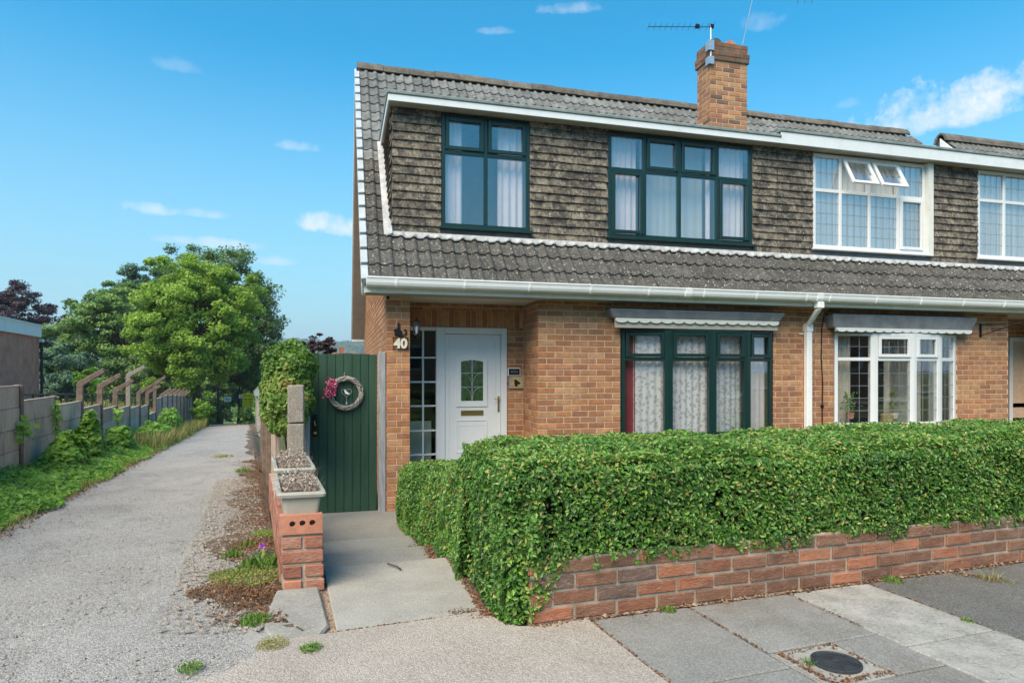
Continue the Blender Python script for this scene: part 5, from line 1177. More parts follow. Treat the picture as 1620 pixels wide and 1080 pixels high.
# ------------------------------------------------------------------ things on the house front
n40 = thing('house_number', 'black wire frame holding the cream number 40 on the brick pier', 'house number', (PX(634, 7.58), 7.58, 1.55))
NX0, NX1 = PX(622.5, 7.57), PX(645, 7.57); NZ0, NZ1 = PZ(634, 552.5, 7.57), PZ(634, 535, 7.57)
m_ = MB()
for z in (NZ0, NZ1): m_.tube([(NX0 - .012, 7.575, z), (NX1 + .012, 7.575, z)], .0045, 5)
for x in (NX0, NX1): m_.tube([(x, 7.575, NZ0 - .01), (x, 7.575, NZ1 + .01)], .0045, 5)
cx = (NX0 + NX1) / 2
m_.tube([(cx - .05, 7.575, NZ1), (cx - .055, 7.575, NZ1 + .025)], .004, 5); m_.tube([(cx + .06, 7.575, NZ1), (cx + .055, 7.575, NZ1 + .025)], .004, 5)
m_.build('wire_frame', M['black'], n40)
m_ = MB(); zc = NZ1 + .075; m_.extr([(cx - .025 + .05 * math.cos(t) * (1.1 if math.cos(t) < 0 else .9), 7.57, zc + .038 * math.sin(t) - .012 * math.cos(t)) for t in np.linspace(0, 2 * math.pi, 13)[:-1]], (0, .014, 0))
m_.box(cx - .036, cx - .012, 7.57, 7.584, zc + .03, zc + .105); m_.tube([(cx + .045, 7.577, zc - .03), (cx + .065, 7.577, zc + .0), (cx + .05, 7.577, zc + .03)], .013, 6); m_.tube([(cx - .07, 7.577, zc - .03), (cx - .02, 7.577, zc - .05), (cx + .04, 7.577, zc - .04)], .008, 5)
m_.build('iron_motif', M['black'], n40)
def text(s, x, y, z, size, m, parent, depth=.003, rz=0, name='lettering', bold=0):
    cu = bpy.data.curves.new(name, 'FONT'); cu.body = s; cu.size = size; cu.align_x = 'CENTER'; cu.align_y = 'CENTER'; cu.extrude = depth; cu.offset = bold
    tmp = bpy.data.objects.new('tmp_text', cu); COL.objects.link(tmp); dg = bpy.context.evaluated_depsgraph_get(); me = bpy.data.meshes.new_from_object(tmp.evaluated_get(dg)); bpy.data.objects.remove(tmp, do_unlink=True)
    me.materials.clear(); me.materials.append(m); me.name = name
    return link(name, me, parent, Matrix.Translation((x, y, z)) @ Matrix.Rotation(rz, 4, 'Z') @ Matrix.Rotation(R(90), 4, 'X'))
text('40', cx, 7.572, (NZ0 + NZ1) / 2, .155, M['cream'], n40, bold=.007)
# lantern on the pier's inner side
LX, LZ = PX(659, 7.66), PZ(659, 520, 7.66); LT = thing('wall_lantern', 'black and clear glass lantern at the porch corner left of the door', 'lantern', (LX, 7.66, LZ))
m_ = MB(); m_.lathe((LX, 7.66, LZ), [(.002, .135), (.012, .125), (.014, .105), (.058, .082), (.062, .072), (.03, .074)], 8); m_.lathe((LX, 7.66, LZ), [(.030, -.075), (.048, -.062), (.05, -.078), (.03, -.10), (.008, -.118)], 8)
for k in range(4): t = math.pi / 4 + k * math.pi / 2; m_.tube([(LX + .056 * math.cos(t), 7.66 + .056 * math.sin(t), LZ + .075), (LX + .040 * math.cos(t), 7.66 + .040 * math.sin(t), LZ - .065)], .0035, 4)
m_.tube([(.795, 7.66, LZ - .13), (LX - .02, 7.66, LZ - .13), (LX, 7.66, LZ - .10)], .008, 5); m_.build('lantern_frame', M['black'], LT)
m_ = MB(); m_.lathe((LX, 7.66, LZ), [(.036, -.062), (.051, .072)], 8); m_.build('lantern_glass', M['glass'], LT); m_ = MB(); m_.lathe((LX, 7.66, LZ), [(.004, -.07), (.011, -.05), (.016, -.01), (.012, .02), (.002, .03)], 8); m_.build('bulb', M['white'], LT)
# signs beside the door
def DXp(px): return PX(px, 8.25)
sz = PZ(813, 589, 8.25); S1 = thing('slate_sign', 'small black slate sign with a pale border beside the front door', 'sign', (DXp(813), 8.26, sz))
a0, a1, z0, z1 = DXp(803.5), DXp(823.5), PZ(813, 594.5, 8.25), PZ(813, 581.5, 8.25)
MB().box(a0, a1, 8.252, 8.268, z0, z1).build('border', M['white'], S1, bevel=.004); MB().box(a0 + .012, a1 - .012, 8.249, 8.2515, z0 + .012, z1 - .012).build('slate', M['blackp'], S1)
text('BETH', (a0 + a1) / 2, 8.2485, (z0 + z1) / 2, .040, M['flag'], S1, depth=.0005)
sz = PZ(817, 604, 8.25); S2 = thing('dog_plaque', 'square stone plaque with a dog head on a gold disc beside the door', 'plaque', (DXp(817), 8.26, sz))
a0, a1, z0, z1 = DXp(806), DXp(829), PZ(817, 614.5, 8.25), PZ(817, 595.5, 8.25); pc, pz = (a0 + a1) / 2, (z0 + z1) / 2
MB().box(a0, a1, 8.245, 8.27, z0, z1).build('plaque_slab', M['slab_grey'], S2, bevel=.004)
m_ = MB(); m_.extr([(pc + .074 * math.cos(t), 8.241, pz + .074 * math.sin(t)) for t in np.linspace(0, 2 * math.pi, 25)[:-1]], (0, .006, 0)); m_.build('disc', M['gold'], S2)
dog = [(-.036, .046), (-.026, .040), (-.018, .050), (-.010, .038), (.002, .032), (.016, .018), (.040, .004), (.052, -.008), (.048, -.018), (.030, -.020), (.014, -.022), (.006, -.034), (.004, -.052), (-.012, -.058), (-.028, -.046), (-.036, -.020), (-.034, .014)]
m_ = MB(); m_.extr([(pc + x, 8.2375, pz + z) for x, z in dog], (0, .0035, 0)); m_.build('dog_head', M['blackp'], S2)
# basket bracket on the neighbour's wall
HB = thing('basket_bracket', 'black wrought iron hanging basket bracket on the brick right of the white bow window', 'bracket', (PX(1552, 7.58), 7.59, 1.7))
bx = PX(1552.5, 7.57); z1_, z0_ = PZ(1552, 512, 7.57), PZ(1552, 533, 7.57); m_ = MB(); m_.box(bx - .012, bx + .012, 7.57, 7.592, z0_, z1_)
m_.tube([(bx, 7.575, z1_ - .02), (bx + .20, 7.40, z1_ - .01), (bx + .36, 7.27, z1_ - .015)], .006, 5); m_.tube([(bx, 7.575, z0_ + .02), (bx + .12, 7.47, z0_ + .085), (bx + .26, 7.35, z1_ - .05), (bx + .37, 7.26, z1_ + .0)], .007, 5)
m_.tube([(bx + .37, 7.26, z1_), (bx + .40, 7.235, z1_ + .02), (bx + .40, 7.235, z1_ - .01), (bx + .38, 7.25, z1_ - .02)], .006, 5); m_.tube([(bx + .30, 7.32, z1_ + .02), (bx + .33, 7.30, z1_ + .03), (bx + .36, 7.27, z1_ - .01)], .006, 5); m_.build('bracket', M['black'], HB)
# downpipe and cable (fixed to the pair)
DP = thing('downpipe', 'white square rainwater downpipe between the green and the white bow windows', 'downpipe', (PX(1278, 7.54), 7.54, -.4))
xg, xw = PX(1296, 7.23), PX(1278.5, 7.54); hw = .042
m_ = MB(); m_.box(xg - .05, xg + .05, 7.185, 7.275, 2.04, 2.125); m_.build('outlet', M['gutter'], DP, bevel=.006)
m_ = MB(); m_.hexa([(xw - hw, 7.50, 1.80), (xw + hw, 7.50, 1.86), (xw + hw, 7.58, 1.86), (xw - hw, 7.58, 1.80), (xg - hw, 7.19, 2.02), (xg + hw, 7.19, 2.06), (xg + hw, 7.27, 2.06), (xg - hw, 7.27, 2.02)]); m_.build('offset', M['gutter'], DP, bevel=.004)
m_ = MB(); m_.box(xw - hw, xw + hw, 7.50, 7.58, -.45, 1.86); m_.build('pipe', M['gutter'], DP, bevel=.008); m_ = MB(); m_.box(xw - hw - .008, xw + hw + .008, 7.492, 7.588, 1.74, 1.84); m_.box(xw - hw - .07, xw + hw + .02, 7.575, 7.594, 1.70, 1.715); m_.build('socket', M['gutter'], DP, bevel=.004)
cxp = PX(1301, 7.58); m_ = MB(); m_.tube([(cxp + .12, 7.55, 2.07), (cxp + .03, 7.585, 1.96), (cxp, 7.588, 1.8), (cxp - .012, 7.588, 1.4), (cxp + .012, 7.588, 1.0), (cxp + .004, 7.588, .62), (cxp + .01, 7.588, .1), (cxp, 7.588, -.4)], .009, 5); m_.box(cxp - .02, cxp + .02, 7.575, 7.593, .66, .70)
tag(m_.build('wall_cable', M['black']), 'thin dark cable running down the brickwork right of the downpipe', 'cable')
# aerials and straps on the chimney
AE_ = thing('chimney_aerial', 'television aerial on a short pole strapped to the left chimney corner', 'aerial', (5.70, 8.93, 6.3)); ax_, ay_ = 5.705, 8.925
at = PZ(1126.5, 40, 8.93); m_ = MB(); m_.tube([(ax_, ay_, 6.10), (ax_, ay_, at)], .012, 6); m_.build('pole', M['galv'], AE_)
for z0, z1 in ((6.30, 6.46), (6.08, 6.20)):
    m_ = MB(); r = [(ax_ + .045, ay_ - .012), (ax_ + .045, ay_ - .030), (ax_ - .052, ay_ - .030), (ax_ - .052, ay_ + .07), (ax_ - .034, ay_ + .07), (ax_ - .034, ay_ - .012)]
    m_.extr([(x, y, z0) for x, y in r][::-1], (0, 0, z1 - z0)); m_.build('strap_bracket', M['galv'], AE_)
bd = Vector((-.93, .30, .0)); zb_ = PZ(1127, 43, 8.93); m_ = MB(); p0 = Vector((ax_ + .04, ay_, zb_)); p1 = p0 + bd.normalized() * 1.02 + Vector((0, 0, .03)); m_.tube([p0, p1], .006, 5)
cr = bd.cross(Vector((0, 0, 1))).normalized()
for i in range(12):
    q = p0.lerp(p1, i / 11); h = .11 if i else .15; m_.tube([q - cr * h, q + cr * h], .003, 4)
for q, h in ((p0.lerp(p1, .02), .05), (p0.lerp(p1, .24), .05)):
    m_.box(q.x - .03, q.x + .03, q.y - .02, q.y + .02, q.z - .02, q.z + .035)
m_.build('boom', M['black'], AE_)
A2 = thing('tall_aerial', 'thin leaning aerial mast rising from the right side of the chimney', 'aerial', (6.25, 9.0, 6.4))
b_ = Vector((PX(1172.5, 9.05), 9.05, PZ(1172.5, 72, 9.05))); t_ = Vector((PX(1191, 9.05), 9.05, PZ(1191, -6, 9.05))); m_ = MB(); tt = t_ + (t_ - b_) * .35; m_.tube([b_ - Vector((0, 0, .1)), tt], .008, 5); m_.build('mast', M['galv'], A2)
m_ = MB(); e0 = tt; e1 = Vector((PX(1292, 9.0), 9.0, PZ(1292, -9, 9.0))); e0 = Vector((tt.x, tt.y, e1.z)); m_.tube([e0, e1], .007, 5)
for px in (1262, 1273, 1284):
    xx = PX(px, 9.0); m_.tube([(xx, 9.0, e1.z + .06), (xx, 9.0, PZ(px, 6, 9.0))], .005, 4)
m_.build('boom', M['black'], A2)
# plants and a box on the neighbour's sill
for px, py, hh, lab in ((1345, 640, .28, 'dark leafed pot plant inside the left of the white bow window'), (1415, 636, .30, 'pale flowering pot plant inside the middle of the white bow window')):
    x = PX(px, 7.62); z = PZ(px, 662, 7.62); T_ = thing('pot_plant', lab, 'pot plant', (x, 7.62, z), group='pot plants on the neighbouring window sill'); m_ = MB(); m_.lathe((x, 7.62, z), [(.045, 0), (.06, .09), (.055, .09), (.05, .08)], 12); m_.build('pot', M['orange'] if px < 1400 else M['cream'], T_)
    nn_ = 60; P_ = np.stack([x + RNG.normal(0, .07, nn_), 7.62 + RNG.normal(0, .03, nn_), z + .1 + RNG.uniform(0, hh, nn_)], 1); leaves('leaves', P_, np.tile([0, -1., .3], (nn_, 1)), .08, M['midleaf'] if px < 1400 else M['ivy'], T_, aspect=.3, tone=RNG.uniform(.3, .9, nn_))
x = PX(1404, 7.62); tag(MB().box(x - .09, x + .09, 7.60, 7.66, PZ(1404, 668, 7.62), PZ(1404, 654, 7.62)).build('storage_box', M['gold'], bevel=.004), 'mustard box on the sill inside the white bow window', 'box')
# ------------------------------------------------------------------ stopcock cover in the pavement
CVx, CVy = 1.883, 2.135
sc = thing('cover_surround', 'square mortar surround set in the flagstone round the iron lid', 'surround', (CVx, CVy, -.01))
def wloc(x, y): dx, dy = x - W0[0], y - W0[1]; return dx * WE[0] + dy * WE[1], -(dx * WN[0] + dy * WN[1])
s0c, q0c = wloc(CVx, CVy); m_ = MB(); r = [wp(.86 + .035, -.90)[:2], wp(.86 + .355, -.90)[:2], wp(.86 + .355, -.585)[:2], wp(.86 + .035, -.585)[:2]]
cxy = (sum(p[0] for p in r) / 4, sum(p[1] for p in r) / 4)
m_.extr([(x, y, -.07) for x, y in r], (0, 0, .048)); m_.build('mortar_bed', M['conc'], sc, bevel=.004)
n = 900; a = RNG.uniform(-1, 1, n); b = RNG.uniform(-1, 1, n); e = RNG.uniform(0, 1, n) < .75; edge_ = RNG.integers(0, 2, n); a = np.where(e & (edge_ == 0), np.sign(a) * RNG.uniform(.82, 1, n), a); b = np.where(e & (edge_ == 1), np.sign(b) * RNG.uniform(.82, 1, n), b)
keep = (a * a + b * b > .5) & ((a + b < 0) | (RNG.uniform(0, 1, n) < .35)) & (RNG.uniform(0, 1, n) < .6); a, b = a[keep], b[keep]
x_ = cxy[0] + WE[0] * a * .155 - WN[0] * b * .152; y_ = cxy[1] + WE[1] * a * .155 - WN[1] * b * .152
leaves('leaf_debris', np.stack([x_, y_, np.full(len(x_), -.016)], 1), np.tile([0, 0, 1.], (len(x_), 1)), .014, M['litter'], sc, jit=.5, aspect=.7)
blades('weed_tuft', np.stack([cxy[0] - .10 + RNG.normal(0, .01, 60), cxy[1] + .02 + RNG.normal(0, .01, 60), np.full(60, -.02)], 1), .022, .0015, M['greengrass'], sc, lean=1.2)
lid = thing('stopcock_lid', 'round black cast iron stopcock lid in the pavement', 'drain cover', (cxy[0] + .015, cxy[1], -.02)); lc = (cxy[0] + .015, cxy[1], -.022)
m_ = MB(); m_.lathe(lc, [(.098, 0), (.098, .010), (.092, .012), (.089, .008), (.001, .008)], 36); m_.build('lid_plate', M['cast'], lid)
m_ = MB()
for i in range(-5, 6):
    u_ = i * .0155; h = math.sqrt(max(0, .085 ** 2 - u_ ** 2))
    for (p, q) in (((lc[0] + u_, lc[1] - h), (lc[0] + u_, lc[1] + h)), ((lc[0] - h, lc[1] + u_), (lc[0] + h, lc[1] + u_))):
        if abs(p[0] - q[0]) < 1e-6: m_.box(p[0] - .0025, p[0] + .0025, p[1], q[1], lc[2] + .008, lc[2] + .0108)
        else: m_.box(p[0], q[0], p[1] - .0025, p[1] + .0025, lc[2] + .008, lc[2] + .0104)
m_.box(lc[0] - .016, lc[0] + .016, lc[1] - .010, lc[1] + .010, lc[2] + .0106, lc[2] + .0125); m_.build('tread_pattern', M['cast'], lid)
# ------------------------------------------------------------------ concrete panel fence along the left of the drive
FD = Vector((F2[0] - .42 * R2[0], F2[1] - .42 * R2[1])).normalized(); FRt = Vector((FD.y, -FD.x))     # along, and towards the drive
CF = thing('concrete_fence', 'stepped concrete panel fence with cranked posts along the left of the drive', 'fence', (*LA(-3.3, 9.14), gzf(*LA(-3.2, 9.14))))
def fpt(n): return Vector(LA(-3.3, 9.14 + 1.70 * n))
tops = {-4: 1.45, -3: 1.33, -2: 1.18, -1: .96, 0: .735, 1: .575, 2: .42, 3: .29, 4: .195, 5: .11, 6: .04, 7: -.30, 8: .15, 9: .175, 10: .12, 11: .04, 12: -.04, 13: -.11, 14: -.19, 15: -.27, 16: -.35}
for n, zt in tops.items():
    p, q = fpt(n), fpt(n + 1); e = (q - p).normalized(); nn = Vector((e.y, -e.x)); L_ = (q - p).length
    fr = ((p.x, p.y, 0), (e.x, e.y), (nn.x, nn.y)); g0 = gzf(*(p + nn * .2)) - .1; k = 0; z = zt
    while z > g0:
        m_ = MB(); zb = z - .297; dd = random.uniform(-.006, .006); m_.fbox(fr, .045, L_ - .045, zb, z, -.028 + dd, .022 + dd)
        mm = M['fencec'] if (n < 2 or (n in (3, 5) and k == 1) or (n == 2 and k == 1)) else M['fencer']
        m_.build('board', mm, CF, bevel=.006)
        if k == 0:
            m_ = MB(); m_.fbox(fr, .046, L_ - .046, z - .001, z + .018, -.034 + dd, .028 + dd); m_.build('coping', M['fencetop'], CF, bevel=.005)
        z -= .302; k += 1
cr = {2: (.92, .42, .30), 3: (.82, .42, .30), 4: (.69, .40, .28), 5: (1.05, .42, .28), 6: (.50, .40, .27), 7: (.45, .40, .26)}
for n in range(-4, 18):
    p = fpt(n); fr = ((p.x, p.y, 0), (FD.x, FD.y), (FRt.x, FRt.y)); g0 = gzf(p.x + FRt.x * .3, p.y + FRt.y * .3) - .3
    if n in cr: zk, ax1, az1 = cr[n]
    elif n >= 8: zk, ax1, az1 = tops[min(n, 16)] + (.05 if n > 8 else .55), .36, .30
    else: zk, ax1, az1 = tops[n - 1 if n - 1 in tops else n] + .03, 0, 0
    m_ = MB(); w_ = .05
    def q3(d, z, a): return (p.x + FRt.x * d + FD.x * a, p.y + FRt.y * d + FD.y * a, z)
    if ax1:
        prof_ = [(-.055, g0), (.055, g0), (.055, zk - .03), (ax1, zk + az1 - .07), (ax1 - .03, zk + az1 + .02), (-.035, zk + .05), (-.055, zk)]
    else: prof_ = [(-.055, g0), (.055, g0), (.055, zk - .02), (.02, zk), (-.04, zk), (-.055, zk - .02)]
    m_.extr([q3(d, z, -w_) for d, z in prof_], (FD.x * 2 * w_, FD.y * 2 * w_, 0)); po = m_.build('post', M['pebble'] if n == 5 else M['fencep'], CF, bevel=.010)
x0, y0 = fpt(-1); e = FD
m_ = MB(); fr = ((x0, y0, 0), (FD.x, FD.y), (FRt.x, FRt.y)); m_.fbox(fr, .50, .97, .38, .905, .03, .036); NS = m_.build('notice_board', M['white']); tag(NS, 'white notice fixed to the nearest fence panel at the left edge', 'notice')
# dark rail fence in the field behind
RF = thing('wire_fence', 'dark wire mesh fence in the field behind the concrete fence', 'fence', LA(-5.2, 14) + (.3,))
pts = [LA(-4.6, t) for t in np.arange(11, 37, 2.6)]
for i, (x, y) in enumerate(pts):
    t = 11 + 2.6 * i; z = CZ - .0375 * t
    m_ = MB(); m_.tube([(x, y, gzf(x, y) - .1), (x, y, z)], .03, 6); m_.build('post', M['steel_dark'], RF)
    if i: x1, y1 = pts[i - 1]; z1 = CZ - .0375 * (t - 2.6); m_ = MB(); m_.tube([(x, y, z), (x1, y1, z1)], .022, 5); m_.build('top_rail', M['steel_dark'], RF)
m_ = MB()
for i in range(1, len(pts)):
    (xa, ya), (xb, yb) = pts[i - 1], pts[i]; ta = 11 + 2.6 * (i - 1); za, zb_ = CZ - .0375 * ta, CZ - .0375 * (ta + 2.6)
    for k in range(14):
        f = k / 14; x, y, z = xa + (xb - xa) * f, ya + (yb - ya) * f, za + (zb_ - za) * f; m_.tube([(x, y, z), (x, y, z - .8)], .005, 3, caps=False)
    for k in range(1, 5): m_.tube([(xa, ya, za - k * .17), (xb, yb, zb_ - k * .17)], .005, 3, caps=False)
m_.build('mesh', M['steel_dark'], RF, kind='stuff')
# ------------------------------------------------------------------ timber fence right of the drive, past the dwarf wall
TF = thing('timber_fence', 'brown close boarded fence running along the right of the drive behind the ivy', 'fence', LA(.36, 7) + (-.4,))
t = 7.3; k = 1
while t < 13.6:
    x, y = LA(.36 + (.012 if k % 2 else 0), t); zt = gzf(*LA(.1, t)) + 1.04 + .01 * math.sin(k) + random.uniform(-.012, .012); g0 = gzf(x, y) - .1
    fr = ((x, y, 0), (FD.x, FD.y), (-FRt.x, -FRt.y)); m_ = MB(); m_.fbox(fr, 0, .135, g0, zt, -.012, .012); m_.build('board', M['fencer'] if k % 3 else M['fencec'], TF, bevel=.003)
    if k % 13 == 0: m_ = MB(); m_.fbox(fr, -.06, .04, g0, zt + .05, -.02, .09); m_.build('post', M['fencep'], TF, bevel=.006)
    t += .148 / 1.0846; k += 1
# ------------------------------------------------------------------ the hall with a white fascia
HA = thing('hall', 'flat roofed dark brown brick hall with a white fascia left of the trees', 'building', LA(-8.2, 25) + (0,))
def hp(A, t, z): return (*LA(A, t), z)
m_ = MB(); m_.hexa([hp(-20, 6, -3), hp(-8.2, 6, -3), hp(-8.2, 25, -3), hp(-20, 25, -3), hp(-20, 6, 2.58), hp(-8.2, 6, 2.58), hp(-8.2, 25, 2.58), hp(-20, 25, 2.58)]); m_.build('wall', M['hallbrick'], HA)
for k in range(10):
    a, b = 6 + k * 1.9, 6 + (k + 1) * 1.9 - .02; m_ = MB(); m_.hexa([hp(-8.15, a, 2.50), hp(-8.10, a, 2.50), hp(-8.10, b, 2.50), hp(-8.15, b, 2.50), hp(-8.15, a, 2.93), hp(-8.10, a, 2.93), hp(-8.10, b, 2.93), hp(-8.15, b, 2.93)]); m_.build('fascia_panel', M['hallwhite'], HA, bevel=.006)
m_ = MB(); m_.hexa([hp(-20.1, 5.9, 2.93), hp(-8.06, 5.9, 2.93), hp(-8.06, 25.1, 2.93), hp(-20.1, 25.1, 2.93), hp(-20.1, 5.9, 2.98), hp(-8.06, 5.9, 2.98), hp(-8.06, 25.1, 2.98), hp(-20.1, 25.1, 2.98)]); m_.build('roof', M['hallwhite'], HA)
m_ = MB(); m_.hexa([hp(-18, 8, 2.98), hp(-9.6, 8, 2.98), hp(-9.6, 23.8, 2.98), hp(-18, 23.8, 2.98), hp(-18, 8, 3.42), hp(-9.6, 8, 3.42), hp(-9.6, 23.8, 3.30), hp(-18, 23.8, 3.30)]); m_.build('raised_roof', M['hallwhite'], HA)
m_ = MB(); m_.tube([hp(-8.12, 25.05, 2.4), hp(-8.12, 25.05, -1.2)], .05, 6); m_.build('downpipe', M['steel_dark'], HA); x, y = LA(-8.05, 24.8); m_ = MB(); m_.box(x - .08, x + .08, y - .08, y + .08, 2.30, 2.42); m_.build('security_light', M['white'], HA, bevel=.02)
# ------------------------------------------------------------------ end of the drive: gates, signs, garage
def gp(px, t, z): return (*CT(px, t), z)
FG = thing('metal_gates', 'tall dark metal mesh gates across the far end of the drive', 'gate', gp(360, 38, -1.95))
TG = 38.0; gzt, gzb = .06, -1.93
for (a, b) in ((316, 344), (345.5, 378), (379, 407)):
    fr_pts = lambda px, z: gp(px, TG, z)
    for px in (a, b): m_ = MB(); m_.tube([fr_pts(px, gzb), fr_pts(px, gzt)], .035, 6); m_.build('gate_stile', M['steel_dark'], FG)
    for z in (gzb + .08, gzt): m_ = MB(); m_.tube([fr_pts(a, z), fr_pts(b, z)], .03, 6); m_.build('gate_rail', M['steel_dark'], FG)
    m_ = MB(); n_ = 12
    for k in range(1, n_): px = a + (b - a) * k / n_; m_.tube([fr_pts(px, gzb + .08), fr_pts(px, gzt)], .007, 3, caps=False)
    for k in range(1, 12): z = gzb + (gzt - gzb) * k / 12; m_.tube([fr_pts(a, z), fr_pts(b, z)], .006, 3, caps=False)
    m_.build('mesh', M['steel_dark'], FG, kind='stuff')
def signboard(name, label, px0, px1, py0, py1, t, m, bars=()):
    z0, z1 = CZ + (586 - py1) / 1000 * t, CZ + (586 - py0) / 1000 * t; T_ = thing(name, label, 'sign', gp((px0 + px1) / 2, t, z0))
    a, b = Vector(CT(px0, t)), Vector(CT(px1, t)); e = (b - a).normalized(); nn = Vector((e.y, -e.x)); fr = ((a.x, a.y, 0), (e.x, e.y), (nn.x, nn.y)); Lw = (b - a).length
    m_ = MB(); m_.fbox(fr, 0, Lw, z0, z1, 0, .01); m_.build('sign_plate', m, T_)
    for (x0, x1, y0, y1, mm) in bars: m_ = MB(); m_.fbox(fr, Lw * x0, Lw * x1, z0 + (z1 - z0) * y0, z0 + (z1 - z0) * y1, .011, .014); m_.build('lettering', mm, T_)
    return T_
M['yellowd'] = plain('worn_print_on_yellow', (.42, .32, .02), rough=.6); M['greyp'] = plain('grey_print', (.25, .26, .27), rough=.6)
signboard('yellow_sign', 'large yellow sign on the far gates with rows of worn print', 383.5, 401, 622, 644, TG - .25, M['yellow'], [(.1, .44, .78, .86, M['yellowd']), (.5, .9, .78, .86, M['yellowd']), (.1, .45, .50, .62, M['yellowd']), (.52, .92, .50, .62, M['yellowd']), (.1, .42, .32, .38, M['yellowd']), (.55, .85, .30, .38, M['yellowd']), (.12, .4, .14, .19, M['yellowd']), (.6, .86, .14, .19, M['yellowd'])])
signboard('small_white_sign', 'small white notice on the middle of the far gates', 354.5, 366, 627.5, 635, TG - .08, M['white'], [(.2, .42, .3, .72, M['greyp']), (.5, .78, .3, .6, M['greyp'])])
signboard('white_plate', 'tiny white plate with a dark dot left of the yellow sign', 378, 383, 624, 630, TG - .08, M['white'], [(.4, .7, .3, .6, M['blackp'])])
GR = thing('garage', 'small grey garage with a white door at the far right of the drive', 'garage', gp(412, 27, -1.2))
tg = 30.0; wv = (586 - 612) / 1000; zt_, zb_ = CZ + (586 - 614) / 1000 * tg, CZ - (674 - 586) / 1000 * tg; A_g, t_g = invLA(*CT(406.5, tg)); 
m_ = MB(); m_.hexa([hp(A_g, t_g, -2.6), hp(A_g + 3, t_g, -2.6), hp(A_g + 3, t_g + 5, -2.6), hp(A_g, t_g + 5, -2.6), hp(A_g, t_g, zt_ - .35), hp(A_g + 3, t_g, zt_ - .35), hp(A_g + 3, t_g + 5, zt_ - .35), hp(A_g, t_g + 5, zt_ - .35)]); m_.build('wall', M['conc'], GR)
m_ = MB(); m_.extr([hp(A_g - .12, t_g - .15, zt_ - .36), hp(A_g - .12, t_g - .15, zt_ - .28), hp(A_g + .2, t_g - .15, zt_ + .05), hp(A_g + 1.5, t_g - .15, zt_ + .30), hp(A_g + 3.12, t_g - .15, zt_ - .28), hp(A_g + 3.12, t_g - .15, zt_ - .36)], (5.3 * FD.x, 5.3 * FD.y, 0)); m_.build('roof', M['galv'], GR)
m_ = MB(); m_.hexa([hp(A_g + .45, t_g - .04, -1.75), hp(A_g + 2.6, t_g - .04, -1.75), hp(A_g + 2.6, t_g - .005, -1.75), hp(A_g + .45, t_g - .005, -1.75), hp(A_g + .45, t_g - .04, zt_ - .55), hp(A_g + 2.6, t_g - .04, zt_ - .55), hp(A_g + 2.6, t_g - .005, zt_ - .55), hp(A_g + .45, t_g - .005, zt_ - .55)]); m_.build('garage_door', M['hallwhite'], GR)
# ------------------------------------------------------------------ trees and shrubs
def crown(name, T_, c, rad, n, size, m, clumps=70, cr_=.28, shell=.55, seed=0, flat=.55, sag=0., tone_hi=.25, gap=0.):
    rg = np.random.default_rng(seed); c = np.array(c, float); rad = np.array(rad, float)
    d = unit(rg.normal(0, 1, (clumps, 3))); rr = rg.uniform(shell, 1, clumps) ** .7
    lump = 1 + .16 * np.sin(d[:, 0] * 5 + seed) * np.sin(d[:, 2] * 4 + seed * 2) + .10 * np.sin(d[:, 1] * 7 + d[:, 2] * 6)
    cc = d * (rr * lump)[:, None]; k = rg.integers(0, clumps, n); sz = rg.uniform(.6, 1.3, clumps)
    o = rg.normal(0, 1, (n, 3)); o = unit(o) * (rg.uniform(0, 1, n) ** .45)[:, None]; o[:, 2] *= flat; o[:, 2] += .25 * flat
    P = c + (cc[k] + o * (cr_ * sz[k])[:, None]) * rad
    P[:, 2] -= sag * np.sum(((P - c)[:, :2] / rad[:2]) ** 2, 1)
    Nn = unit(cc[k] * .6 + o * .5 + np.array([0, 0, .9]))
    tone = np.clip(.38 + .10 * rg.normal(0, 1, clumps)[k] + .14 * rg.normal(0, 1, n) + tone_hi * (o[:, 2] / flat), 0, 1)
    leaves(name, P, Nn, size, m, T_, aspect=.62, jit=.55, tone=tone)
    return c + cc * rad
def tree(name, label, px, t, ctr, rad, n, size, m, seed, group=None, r0=.22, cat='tree', limbs=14, **kw):
    """ctr: (px, py) of the crown's middle as seen from the street; rad in metres (across, deep, up)"""
    x, y = CT(px, t); g = gzf(x, y); T_ = thing(name, label, cat, (x, y, g), group=group)
    cxx, cyy = CT(ctr[0], t); cz = CZ + (586 - ctr[1]) / 1000 * t
    cs = crown('crown', T_, (cxx, cyy, cz), rad, n, size, m, seed=seed, **kw)
    rg = random.Random(seed); m_ = MB(); top = Vector((cxx, cyy, cz + rad[2] * .55)); base = Vector((x, y, g - .2))
    mid = base.lerp(top, .45) + Vector((rg.uniform(-.2, .2), rg.uniform(-.2, .2), 0)); m_.tube([base, base.lerp(mid, .5), mid, top], [r0, r0 * .8, r0 * .6, r0 * .15], 8); m_.build('trunk', M['bark'], T_, smooth=True)
    for i in rg.sample(range(len(cs)), min(limbs, len(cs))):
        e = Vector(cs[i]); f = rg.uniform(.25, .8); s = base.lerp(mid, f * 2) if f < .5 else mid.lerp(top, (f - .5) * 2); b_ = s.lerp(e, .5) + Vector((0, 0, .12 * (e - s).length)); m_ = MB(); m_.tube([s, b_, e], [r0 * .32, r0 * .2, r0 * .05], 5); m_.build('limb', M['bark'], T_)
    return T_
GT_ = 'trees and bushes beyond the end of the drive'
tree('maple_tree', 'bright yellow green maple tree standing at the far end of the drive', 316, 35, (308, 512), (3.5, 3.3, 3.75), 78000, .17, M['syc'], 3, GT_, r0=.26, clumps=300, cr_=.16, shell=.30, flat=.6, sag=.15, limbs=24, tone_hi=.22)
